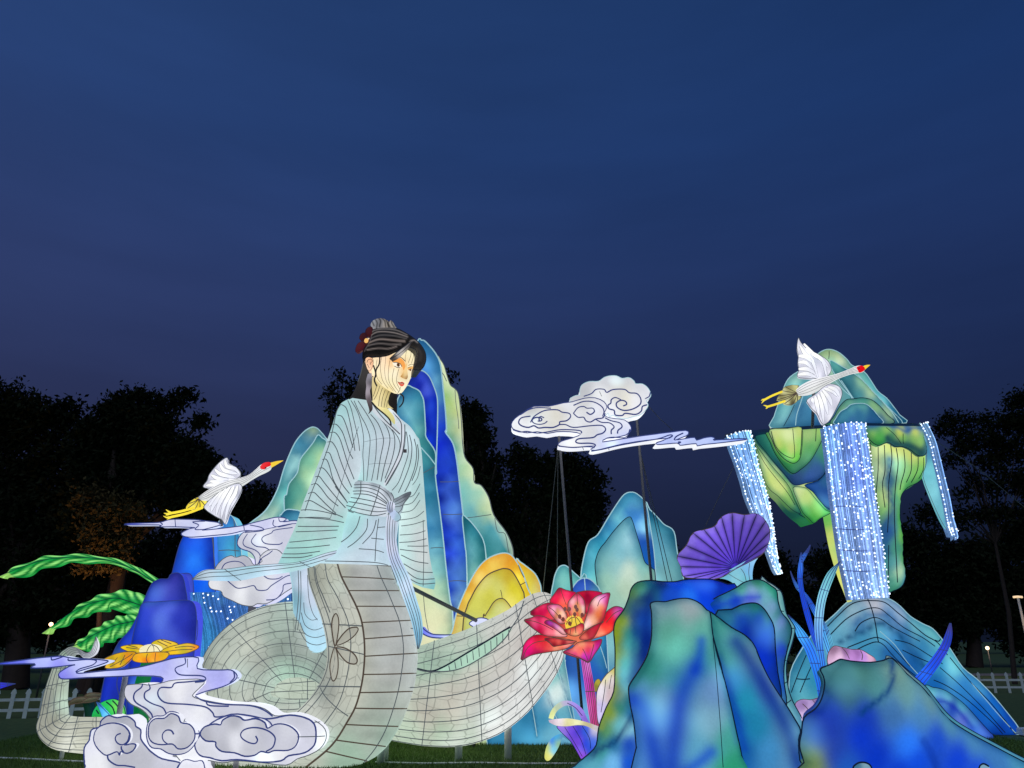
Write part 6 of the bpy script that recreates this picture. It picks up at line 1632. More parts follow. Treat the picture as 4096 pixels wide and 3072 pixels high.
def stalk(th, pts, Y, r, col=(20, 140, 70)):
    V, Fc = tube([at(x, y, Y) for x, y in smooth(pts, False, 4)], r, 8)
    th.add('stalk', V, Fc, 'cloth_soft', np.tile(srgb(col), (len(V), 1)))


BL = 'green banana leaf lanterns'
t = Thing('banana_leaf_lantern', 'longest arching green banana leaf lantern, reaching highest over the lawn', 'leaf', 700, 2800, 13.8, BL)
banana(t, [(15, 2310), (60, 2275), (141, 2240), (210, 2224), (294, 2218), (382, 2222), (470, 2238), (541, 2264), (588, 2288), (660, 2330)], [(17, 2312), (70, 2311), (147, 2288), (206, 2266), (290, 2254), (353, 2252), (470, 2264), (541, 2293), (600, 2328), (655, 2366)], 13.8, 1)
stalk(t, [(650, 2350), (720, 2450), (760, 2700), gp(770, 13.9)], 13.9, 0.05)
t.done()
t = Thing('banana_leaf_lantern', 'drooping green banana leaf lantern whose tip points at the garden lamp', 'leaf', 640, 2800, 13.5, BL)
banana(t, B(378, 588, 480, 500, 600, 400, 720, 320, 850, 272, 1000, 243, 1100, 262, 1200, 300), B(380, 590, 480, 545, 590, 480, 710, 440, 850, 408, 920, 400, 1040, 440, 1150, 470), 13.5, 2)
stalk(t, B(1170, 370, 1280, 480, 1330, 800) + [gp(680, 13.6)], 13.6, 0.05)
t.done()
t = Thing('banana_leaf_lantern', 'lowest torn green banana leaf lantern just above the curled tail tip', 'leaf', 560, 2800, 13.2, BL)
banana(t, B(600, 688, 680, 615, 780, 540, 880, 488, 960, 450, 1040, 442, 1120, 450), B(620, 705, 700, 728, 790, 690, 880, 655, 980, 620, 1060, 590, 1120, 540), 13.2, 3)
stalk(t, B(1100, 500, 1180, 600, 1230, 900) + [gp(640, 13.3)], 13.3, 0.05)
t.done()

# ------------------------------------------------------------------ golden flower
t = Thing('flower_lantern', 'open golden yellow flower lantern with a pale dome on a green stem', 'flower', 570, 3000, 11.2)
GOLD = [(0.0, (214, 176, 30)), (1.0, (240, 210, 70))]


def petal(th, pts, Y, ctrl, T=0.05, bulge=0.05, rim='wire_brown', rr=1.6, n=3, edge=None, mat='cloth_gloss', lean=0.0):
    return panel(th, 'petal', pts, Y, T=T, bulge=bulge, n=n, res=18, ctrl=ctrl, rim=rim, rim_r=rr, mat=mat, edge=edge, lean=lean)


petal(t, B(1215, 665, 1280, 635, 1380, 650, 1430, 680, 1350, 730, 1280, 740, 1230, 700), 11.5, [(620, 2565, (200, 180, 20)), (660, 2560, (236, 200, 90)), (690, 2575, (230, 190, 40)), (650, 2600, (190, 170, 10))])
petal(t, B(965, 700, 1020, 680, 1110, 675, 1165, 690, 1180, 730, 1120, 745, 1040, 735), 11.4, [(490, 2592, (240, 200, 30)), (530, 2585, (210, 180, 20)), (560, 2585, (236, 196, 60)), (540, 2605, (190, 170, 10))])
petal(t, B(1280, 740, 1340, 700, 1430, 678, 1500, 665, 1560, 675, 1595, 690, 1575, 715, 1490, 748, 1390, 758, 1320, 760), 11.15, [(660, 2600, (206, 176, 20)), (710, 2580, (230, 200, 60)), (760, 2580, (240, 190, 60)), (790, 2588, (236, 140, 40)), (740, 2605, (190, 176, 40)), (700, 2610, (240, 190, 30))])
petal(t, B(828, 800, 900, 760, 1000, 735, 1090, 738, 1060, 785, 985, 850, 910, 868, 842, 862, 865, 815), 11.05, [(430, 2640, (206, 150, 20)), (480, 2615, (226, 176, 30)), (530, 2612, (200, 150, 20)), (450, 2650, (150, 140, 10)), (490, 2640, (180, 160, 10)), (520, 2630, (240, 140, 30)), (435, 2668, (250, 200, 60)), (480, 2670, (250, 190, 40))])
petal(t, B(1060, 795, 1090, 750, 1170, 740, 1290, 735, 1355, 745, 1330, 790, 1270, 812, 1190, 822, 1100, 818), 10.95, [(540, 2630, (230, 170, 30)), (590, 2620, (226, 190, 30)), (660, 2615, (220, 170, 20)), (590, 2640, (240, 110, 20)), (625, 2635, (240, 150, 30)), (560, 2648, (250, 170, 30)), (620, 2650, (250, 190, 60))])
c = at(604, 2600, 11.2)
V, Fc = ball(c, 40 * 11.4 / F, 10, 18, 1.0, 0.9, 0.52)
t.add('dome', V, Fc, 'cloth_soft', np.tile(srgb((240, 234, 190)), (len(V), 1)))
tr = t.bvh([-1])
t.draw([B(1215, 676, 1190, 700, 1170, 745), B(1215, 676, 1230, 700, 1232, 750), B(1215, 676, 1255, 695, 1280, 730)], 'wire_brown', 1.3, tree=tr)
t.draw([B(1180, 750, 1170, 790, 1180, 820), B(1245, 745, 1240, 790, 1240, 815), B(1020, 680, 1100, 700), B(940, 780, 900, 830), B(1000, 760, 960, 840), B(1060, 750, 1000, 790, 880, 855), B(1400, 700, 1500, 690, 1560, 700), B(1320, 735, 1420, 720, 1540, 715), B(1260, 650, 1340, 690), B(1290, 640, 1370, 670), B(1010, 700, 1130, 715)], 'wire_brown', 1.4)
V, Fc = tube([at(x, y, 11.2) for x, y in B(1200, 800, 1170, 880, 1140, 980, 1130, 1200)] + [grd(560, 11.2)], 0.10, 10)
t.add('stem', V, Fc, 'cloth_soft', np.tile(srgb((0, 100, 50)), (len(V), 1)))
t.done()

t = Thing('flower_lantern', 'small unlit beige flower lantern on a stem before the picket fence', 'flower', 355, 3000, 13.0)
for pts, Y in ((B(545, 1160, 590, 1110, 660, 1095, 700, 1105, 690, 1135, 600, 1150), 13.0), (B(680, 1090, 720, 1062, 800, 1065, 870, 1070, 860, 1090, 790, 1100, 720, 1110), 13.05), (B(660, 1140, 700, 1105, 770, 1095, 790, 1110, 740, 1135), 12.9)):
    petal(t, pts, Y, [(300, 2800, (176, 160, 120)), (350, 2780, (190, 176, 130)), (420, 2775, (170, 160, 100))], mat='unlit', bulge=0.03)
V, Fc = tube([at(352, 2800, 13.0), at(360, 2840, 13.0), grd(372, 13.0)], 0.08, 8)
t.add('stem', V, Fc, 'unlit', np.tile(srgb((40, 110, 80)), (len(V), 1)))
t.done()
t = Thing('leaf_plant_lantern', 'rounded striped green leaf lantern with a blue shoot inside the tail loop', 'plant', 450, 3000, 12.4)
panel(t, 'leaf', B(745, 1260, 760, 1200, 800, 1150, 870, 1118, 930, 1115, 980, 1150, 1000, 1200, 1000, 1260, 940, 1330, 760, 1330), 12.4, T=0.1, bulge=0.12, n=3, ctrl=[(390, 2840, (30, 176, 90)), (440, 2820, (40, 196, 90)), (480, 2830, (110, 220, 90)), (400, 2870, (30, 150, 60)), (470, 2860, (30, 190, 80)), (440, 2880, (10, 120, 50))], rim='wire_dark', rim_r=1.8, mat='cloth_gloss')
t.draw([B(800, 1170, 850, 1200, 880, 1250), B(850, 1135, 900, 1180, 920, 1240), B(900, 1125, 940, 1170, 955, 1230), B(770, 1200, 790, 1230)], 'wire_dark', 2.2)
panel(t, 'shoot', B(775, 1135, 800, 1160, 850, 1210, 890, 1260, 830, 1262, 810, 1220), 12.2, T=0.05, bulge=0.05, n=2, ctrl=[(395, 2815, (50, 110, 170)), (430, 2860, (110, 205, 250)), (410, 2850, (70, 170, 236))], rim='wire_navy', rim_r=1.4, mat='cloth_gloss')
t.done()
t = Thing('leaf_plant_lantern', 'violet blue leaf tip poking in above the picket fence', 'plant', -80, 3000, 14.0)
blade(t, 'leaf', B(-260, 960, -120, 965, 0, 978, 60, 982, 122, 990), B(-280, 1120, -120, 1080, 0, 1030, 60, 1010, 124, 992), 14.0, [(0, 2740, (50, 50, 215)), (50, 2735, (40, 40, 190))])
rod(t, 'stem', grd(-110, 14.05), at(-110, 2760, 14.05), 0.05, 'steel')
t.done()

# ------------------------------------------------------------------ red lotus
t = Thing('lotus_lantern', 'large red and magenta lotus flower lantern with yellow heart on a pink stem', 'flower', 2400, 3000, 11.0)


def lz(*c):
    """colours given at points of the lotus view"""
    return [(2000 + c[i] / 4, 2300 + c[i + 1] / 4, c[i + 2]) for i in range(0, len(c), 3)]


RD, DK, MG, OR, PK, WH, YL = (232, 32, 60), (120, 4, 44), (214, 30, 130), (244, 120, 70), (246, 150, 190), (255, 232, 220), (250, 200, 80)
ED = (6, (120, 4, 44), 0.7)
LP = [
    (LO(945, 205, 1050, 240, 1150, 262, 1220, 290, 1170, 380, 1100, 500, 1040, 640, 940, 560, 880, 480, 800, 440, 810, 380, 870, 300), 11.35, lz(950, 240, DK, 1000, 300, (240, 40, 90), 880, 400, (236, 30, 80), 1060, 330, (246, 60, 110), 1000, 470, (250, 90, 80), 1150, 310, (200, 10, 70), 1030, 560, OR)),
    (LO(1215, 290, 1300, 262, 1400, 250, 1550, 262, 1640, 300, 1520, 420, 1420, 620, 1330, 560, 1270, 380), 11.35, lz(1300, 280, (190, 10, 50), 1450, 270, (206, 20, 60), 1400, 330, (120, 6, 44), 1550, 300, (200, 20, 80), 1400, 450, (140, 10, 50), 1400, 550, (200, 30, 70))),
    (LO(500, 575, 600, 512, 700, 462, 800, 445, 860, 480, 820, 560, 880, 700, 760, 720, 620, 680, 500, 640, 488, 610), 11.3, lz(520, 590, DK, 600, 540, (230, 40, 90), 700, 490, (240, 60, 110), 640, 600, (180, 10, 70), 720, 570, (200, 10, 80), 780, 650, (236, 60, 80), 600, 640, (200, 16, 76), 760, 500, (160, 10, 60))),
    (LO(1975, 545, 1900, 660, 1830, 760, 1810, 880, 1700, 960, 1500, 1020, 1350, 1050, 1320, 980, 1500, 840, 1640, 740, 1680, 620, 1760, 540, 1860, 500), 11.15, lz(1900, 550, (200, 60, 190), 1850, 580, (240, 110, 190), 1750, 620, (226, 6, 40), 1700, 720, (206, 6, 36), 1780, 760, (240, 20, 40), 1650, 800, (244, 50, 50), 1550, 900, (246, 90, 80), 1750, 880, (244, 80, 60), 1450, 960, (250, 130, 120), 1600, 960, (255, 170, 130), 1820, 540, (150, 6, 50))),
    (LO(385, 722, 480, 690, 600, 650, 740, 680, 900, 790, 1030, 900, 1070, 985, 900, 990, 700, 965, 560, 880, 460, 800), 11.05, lz(430, 730, (176, 10, 70), 520, 730, (246, 90, 130), 600, 700, (190, 10, 80), 560, 800, (226, 50, 120), 700, 780, (244, 70, 120), 640, 880, (200, 10, 70), 800, 830, (240, 90, 120), 800, 930, (250, 130, 150), 950, 930, (255, 190, 190), 480, 790, (120, 4, 50))),
    (LO(340, 1360, 355, 1240, 380, 1120, 460, 1015, 580, 957, 750, 965, 900, 1010, 1040, 1020, 1200, 1065, 1100, 1160, 960, 1205, 700, 1245, 500, 1285), 11.1, lz(360, 1320, (90, 10, 80), 420, 1200, (240, 20, 130), 480, 1100, (250, 30, 110), 440, 1240, (226, 20, 130), 600, 1010, (200, 10, 40), 620, 1120, (246, 60, 80), 700, 1040, (226, 40, 50), 800, 1140, (240, 80, 80), 950, 1100, (250, 120, 90), 900, 1190, (255, 180, 140), 1080, 1110, (255, 160, 150), 600, 1240, (170, 10, 90))),
    (LO(1755, 285, 1740, 400, 1700, 560, 1640, 740, 1500, 810, 1330, 900, 1290, 880, 1340, 780, 1400, 600, 1430, 480, 1500, 370, 1600, 315), 11.1, lz(1720, 320, (160, 10, 80), 1650, 360, (240, 120, 220), 1600, 400, (250, 190, 235), 1700, 430, (190, 20, 110), 1540, 450, (255, 220, 210), 1600, 520, (246, 150, 70), 1560, 640, (240, 130, 60), 1480, 720, (250, 190, 150), 1430, 560, (206, 50, 100), 1400, 780, (255, 220, 220), 1660, 600, (206, 20, 70), 1620, 720, (160, 6, 50), 1350, 860, (255, 240, 220))),
    (LO(1230, 290, 1300, 340, 1350, 420, 1362, 540, 1340, 660, 1230, 700, 1130, 660, 1088, 540, 1090, 440, 1150, 360), 11.15, lz(1230, 320, (190, 10, 70), 1230, 380, (246, 110, 160), 1160, 430, (255, 190, 200), 1300, 430, (250, 150, 190), 1230, 470, (214, 140, 50), 1180, 540, (240, 170, 110), 1280, 560, (226, 150, 60), 1320, 540, (255, 236, 230), 1120, 520, (240, 120, 150), 1230, 640, (206, 130, 60), 1340, 430, (230, 60, 130))),
    (LO(760, 490, 900, 470, 980, 500, 1040, 590, 1075, 690, 1060, 760, 960, 780, 870, 700, 790, 600), 11.1, lz(790, 510, (226, 70, 140), 880, 490, (240, 110, 190), 960, 520, (246, 120, 180), 850, 560, (255, 200, 220), 920, 570, (190, 140, 50), 960, 620, (250, 210, 150), 900, 650, (200, 120, 50), 1000, 640, (255, 220, 200), 1000, 720, (226, 120, 90), 830, 620, (240, 120, 190), 950, 740, (250, 190, 210))),
    (LO(710, 768, 760, 722, 880, 765, 1000, 850, 1060, 940, 1000, 950, 900, 880, 800, 820), 10.95, lz(730, 760, (150, 10, 90), 800, 770, (170, 60, 190), 900, 800, (236, 150, 230), 960, 860, (255, 190, 210), 850, 830, (140, 6, 60), 1000, 920, (255, 200, 200))),
    (LO(1655, 745, 1600, 810, 1500, 1000, 1340, 1045, 1270, 1000, 1400, 880, 1520, 805), 10.95, lz(1600, 770, (140, 6, 40), 1500, 870, (190, 40, 60), 1400, 930, (160, 10, 40), 1450, 960, (206, 60, 80), 1350, 1000, (250, 130, 110), 1560, 840, (206, 30, 60))),
    (LO(1025, 875, 1100, 855, 1200, 822, 1310, 770, 1345, 830, 1310, 930, 1230, 975, 1130, 968, 1050, 920), 10.85, lz(1060, 890, (150, 6, 40), 1200, 830, (160, 10, 40), 1300, 800, (190, 20, 60), 1150, 880, (240, 80, 70), 1240, 870, (246, 110, 90), 1200, 920, (255, 170, 130), 1280, 900, (250, 120, 100), 1120, 930, (250, 150, 110), 1200, 965, (255, 230, 150))),
    (LO(710, 1020, 850, 1005, 1050, 1040, 1230, 1060, 1110, 1100, 920, 1135, 850, 1142, 790, 1085), 10.95, lz(740, 1030, (120, 10, 40), 850, 1040, (226, 70, 70), 950, 1050, (240, 100, 90), 850, 1120, (110, 4, 30), 1000, 1090, (150, 10, 40), 1120, 1060, (250, 130, 120))),
    (LO(1005, 1230, 1150, 1165, 1230, 1085, 1350, 1062, 1500, 1052, 1625, 1025, 1605, 1130, 1510, 1270, 1420, 1400, 1300, 1345, 1100, 1285), 10.85, lz(1050, 1230, (190, 60, 110), 1200, 1160, (250, 150, 120), 1300, 1100, (255, 180, 130), 1300, 1190, (246, 100, 70), 1450, 1110, (250, 110, 90), 1400, 1220, (226, 50, 50), 1550, 1080, (190, 10, 80), 1560, 1150, (206, 40, 190), 1470, 1260, (226, 60, 200), 1350, 1290, (206, 50, 210), 1420, 1340, (176, 20, 160), 1200, 1270, (206, 40, 130), 1250, 1220, (250, 120, 110))),
]
panel(t, 'calyx', LO(620, 720, 800, 560, 1000, 520, 1250, 560, 1450, 600, 1640, 740, 1600, 960, 1350, 1090, 1150, 1120, 900, 1060, 700, 960), 10.95, T=0.06, bulge=0.03, n=3, ctrl=lz(800, 800, (150, 10, 50), 1200, 700, (200, 60, 60), 1500, 850, (160, 16, 50), 1200, 1030, (240, 130, 90)), mat='cloth_gloss')
for pts, Y, ct in LP:
    ct = [(a, b, (r_, int(g_ * 0.95), int(b_ * 0.95))) for a, b, (r_, g_, b_) in ct]
    petal(t, pts, Y - 0.45, ct, T=0.05, bulge=0.07, rim='wire_brown', rr=1.4, n=3, edge=ED)
c = at(2000 + 1190 / 4, 2300 + 790 / 4, 10.55)
V, Fc = ball(c, 33 * 11.4 / F, 10, 18, 1.0, 0.9, 0.95)
t.add('seed_dome', V, Fc, 'cloth_soft', np.tile(srgb((240, 206, 70)), (len(V), 1)))
tr = t.bvh([-1])
t.draw([LO(1145, 680, 1100, 720, 1060, 790), LO(1150, 680, 1150, 750, 1130, 820), LO(1205, 672, 1210, 740, 1225, 800), LO(1215, 672, 1260, 720, 1300, 790), LO(1145, 682, 1205, 674)], 'wire_brown', 1.4, tree=tr)
for sx, sy, bx, by in ((1040, 545, 1130, 700), (1110, 545, 1150, 700), (1210, 510, 1230, 690), (1232, 555, 1240, 690), (1195, 630, 1210, 740), (1315, 640, 1320, 740), (955, 665, 1080, 760), (1010, 710, 1080, 770), (1115, 775, 1130, 830)):
    a = at(2000 + sx / 4, 2300 + sy / 4, 10.40)
    b = at(2000 + bx / 4, 2300 + by / 4, 10.52)
    V, Fc = tube([a, a.lerp(b, .5) + Vector((0.01, 0, 0)), b], 1.6 * 11 / F, 5)
    o = t.add('stamen', V, Fc, 'cloth_soft', np.tile(srgb((226, 90, 60)), (len(V), 1)), hit=False)
    V, Fc = ball(a, 7.0 * 11 / F, 6, 8, 0.9, 0.9, 1.15)
    t.add('anther', V, Fc, 'cloth_soft', np.tile(srgb((116, 62, 56)), (len(V), 1)), parent=o, hit=False)
t.draw([LO(975, 230, 1000, 320, 1060, 480), LO(1230, 300, 1235, 380, 1240, 470), LO(1690, 340, 1600, 400, 1560, 500), LO(400, 725, 540, 740, 700, 800, 850, 880), LO(365, 1330, 430, 1180, 560, 1080, 760, 1050), LO(1420, 1395, 1350, 1230, 1320, 1180), LO(1425, 1395, 1480, 1200, 1500, 1110), LO(1410, 1390, 1200, 1290, 1060, 1240), LO(1940, 560, 1820, 620, 1700, 760), LO(1130, 870, 1120, 950), LO(1205, 830, 1215, 930), LO(790, 520, 880, 590, 1000, 740)], 'wire_brown', 1.3)
o, g, cc = loft(t, 'stem', [(2318, 2600), (2324, 2640), (2338, 2740), (2352, 2840), (2362, 2900), (2380, 3060)], [(2360, 2600), (2358, 2640), (2376, 2740), (2388, 2840), (2396, 2910), (2412, 3060)], [10.75, 10.75, 10.8, 10.8, 10.85, 10.9], 0.9,
                ctrl=[(2330, 2650, (196, 60, 176)), (2350, 2650, (236, 130, 225)), (2345, 2740, (206, 70, 200)), (2368, 2740, (170, 30, 130)), (2355, 2840, (226, 100, 190)), (2380, 2840, (190, 40, 130)), (2380, 2910, (200, 60, 130))], mat='cloth_soft', na=16)
grid_wires(t, g, cc, (45, 70, 95, 120, 145), (0.45,), 'wire_brown', 1.3)
t.done()

# ------------------------------------------------------------------ iris plant under the lotus
t = Thing('leaf_plant_lantern', 'curling violet and yellow leaf plant lantern at the foot of the lotus', 'plant', 2380, 3000, 10.7)


def qz(*c):
    return [(2050 + c[i] / 2.148, 2300 + c[i + 1] / 2.148, c[i + 2]) for i in range(0, len(c), 3)]


panel(t, 'leaf', Q(730, 1250, 720, 1100, 725, 1000, 760, 920, 810, 850, 880, 790, 890, 760, 870, 1000, 800, 1180, 760, 1290), 10.8, T=0.06, bulge=0.08, n=3, ctrl=qz(860, 800, (200, 190, 110), 800, 880, (226, 220, 170), 840, 920, (206, 190, 200), 770, 1000, (230, 225, 235), 820, 1020, (206, 180, 190), 760, 1150, (200, 190, 235)), rim='wire_brown', rim_r=1.6, mat='cloth_gloss')
panel(t, 'leaf', Q(700, 940, 720, 900, 745, 895, 755, 930, 730, 990, 705, 1000), 11.1, T=0.05, bulge=0.04, n=3, ctrl=qz(730, 920, (170, 160, 60), 720, 960, (130, 130, 50)), rim='wire_brown', rim_r=1.2, mat='cloth_gloss')
loft(t, 'leaf', Q(310, 1230, 330, 1170, 380, 1110, 440, 1080, 520, 1090, 600, 1150, 640, 1230, 690, 1320), Q(350, 1240, 375, 1180, 420, 1140, 470, 1120, 530, 1140, 570, 1200, 610, 1270, 650, 1330), [10.6, 10.65, 10.7, 10.75, 10.8, 10.8, 10.8, 10.8], 0.5, ctrl=qz(320, 1200, (206, 210, 130), 400, 1130, (180, 200, 170), 450, 1090, (190, 180, 220), 520, 1110, (160, 140, 225), 580, 1170, (150, 120, 215), 640, 1250, (130, 100, 205), 340, 1230, (240, 250, 180)), mat='cloth_gloss', na=14)
loft(t, 'leaf', Q(310, 1245, 400, 1235, 480, 1232, 560, 1245, 640, 1265, 740, 1300), Q(315, 1265, 380, 1295, 470, 1300, 560, 1290, 640, 1300, 745, 1360), 10.45, 0.6, ctrl=qz(330, 1260, (190, 170, 190), 400, 1260, (240, 226, 236), 480, 1270, (220, 215, 150), 560, 1270, (240, 240, 190), 640, 1280, (190, 180, 130), 720, 1320, (206, 196, 206)), mat='cloth_gloss', na=12)
panel(t, 'leaf', Q(380, 1300, 450, 1300, 560, 1290, 680, 1300, 745, 1330, 745, 1450, 620, 1570, 590, 1580, 560, 1530, 500, 1430, 430, 1360), 10.55, T=0.08, bulge=0.12, n=3, ctrl=qz(430, 1330, (150, 120, 225), 500, 1320, (110, 70, 220), 560, 1320, (60, 50, 190), 620, 1330, (30, 90, 220), 700, 1330, (206, 200, 225), 560, 1430, (120, 70, 215), 620, 1440, (20, 70, 220), 690, 1420, (60, 110, 226), 600, 1540, (150, 80, 220), 650, 1490, (30, 80, 210)), rim='wire_dark', rim_r=1.6, mat='cloth_gloss')
loft(t, 'leaf', Q(490, 1410, 440, 1370, 390, 1370, 330, 1410, 290, 1480, 275, 1560, 285, 1590), Q(480, 1425, 435, 1395, 420, 1420, 395, 1480, 360, 1540, 320, 1590, 295, 1597), 10.6, 0.35, ctrl=qz(440, 1380, (90, 150, 190), 380, 1390, (60, 170, 226), 340, 1430, (20, 120, 226), 300, 1480, (190, 200, 90), 350, 1500, (110, 200, 236), 390, 1450, (150, 190, 130), 290, 1560, (206, 206, 100), 320, 1570, (236, 230, 130)), mat='cloth_gloss', na=12)
t.draw([Q(450, 1310, 520, 1420, 600, 1560), Q(520, 1300, 590, 1420, 630, 1540), Q(600, 1300, 660, 1400, 670, 1490), Q(470, 1100, 540, 1140, 600, 1210), Q(800, 900, 790, 1000, 760, 1180), Q(850, 860, 830, 980)], 'wire_dark', 1.3)
rod(t, 'stem', grd(2385, 10.9), at(2390, 2880, 10.9), 0.05, 'steel')
t.done()

# ------------------------------------------------------------------ purple trumpet flower
t = Thing('flower_lantern', 'wide ribbed purple trumpet flower lantern opening above the green rock', 'flower', 2960, 3000, 10.9)
rimp = smooth(K(650, 460, 700, 400, 740, 330, 800, 310, 860, 290, 900, 240, 960, 215, 1030, 225, 1100, 220, 1150, 260, 1175, 320, 1165, 390, 1130, 450, 1060, 492, 1000, 522, 960, 545, 900, 580, 820, 592, 740, 585, 685, 575, 670, 520), True, 6)
thr = (2942, 2270)
nr, ns = len(rimp), 12
V, CL, Fc = [], [], []
for i, (x, y) in enumerate(rimp):
    ang = i / nr
    rib = 0.5 + 0.5 * math.cos(ang * 2 * math.pi * 21)
    for j in range(ns + 1):
        s = j / ns
        px, py = thr[0] + (x - thr[0]) * s, thr[1] + (y - thr[1]) * s
        dep = 10.95 - 0.42 * s ** 0.6 + 0.10 * max(0, s - 0.8) * 5 * (0.3 + 0.7 * math.sin(ang * 2 * math.pi * 7)) * 0.4
        V.append(at(px, py, dep + 0.03 * rib * s))
        c = np.array(srgb((64, 26, 186))) * (1 - s) + np.array(srgb((136, 108, 240))) * s
        if s > 0.86:
            c = c * 0.7 + np.array(srgb((160, 140, 240))) * 0.3
        c = 0.82 * c * (1 - 0.78 * rib ** 4 * min(1, s * 3) * (1.0 if s < 0.97 else 0.4)) * (0.85 + 0.3 * math.sin(ang * 9))
        CL.append(c)
for i in range(nr):
    for j in range(ns):
        a, b = i * (ns + 1) + j, ((i + 1) % nr) * (ns + 1) + j
        Fc.append((a, b, b + 1, a + 1))
m = len(V)
Vb = [v + Vector((0, 0.03, 0)) for v in V]
CL2 = [np.array(srgb((120, 170, 190)))] * m
t.add('corolla', V + Vb, Fc + [tuple(i + m for i in f[::-1]) for f in Fc], 'cloth_gloss', np.array(CL + CL2))
t.wire('wire_brown', *tube([at(x, y, 10.55) for x, y in rimp] + [at(*rimp[0], 10.55)], 1.8 * 10.6 / F, 4))
for i in range(0, nr, max(1, nr // 21)):
    t.wire('wire_dark', *tube([V[i * (ns + 1) + j] - Vector((0, 0.008, 0)) for j in range(1, ns + 1)], 1.2 * 10.7 / F, 3))
loft(t, 'calyx', [(2860, 2312), (2905, 2318), (2940, 2340), (2955, 2380), (2960, 2450)], [(3060, 2200), (3022, 2245), (3010, 2290), (3012, 2340), (3015, 2450)], [10.95, 11.0, 11.02, 11.02, 11.02], 0.5, ctrl=[(2900, 2315, (110, 180, 205)), (2950, 2320, (140, 205, 220)), (3000, 2280, (120, 180, 230)), (3015, 2250, (150, 205, 245)), (2980, 2330, (110, 190, 200)), (2985, 2400, (90, 150, 190))], mat='cloth_soft')
t.draw([K(900, 592, 960, 610, 990, 632), K(940, 560, 990, 590, 1030, 610), K(1010, 530, 1030, 560, 1040, 600), K(1060, 500, 1055, 550, 1060, 595)], 'wire', 1.3)
rod(t, 'stem', grd(2985, 11.05), at(2985, 2440, 11.05), 0.08, 'steel')
t.done()


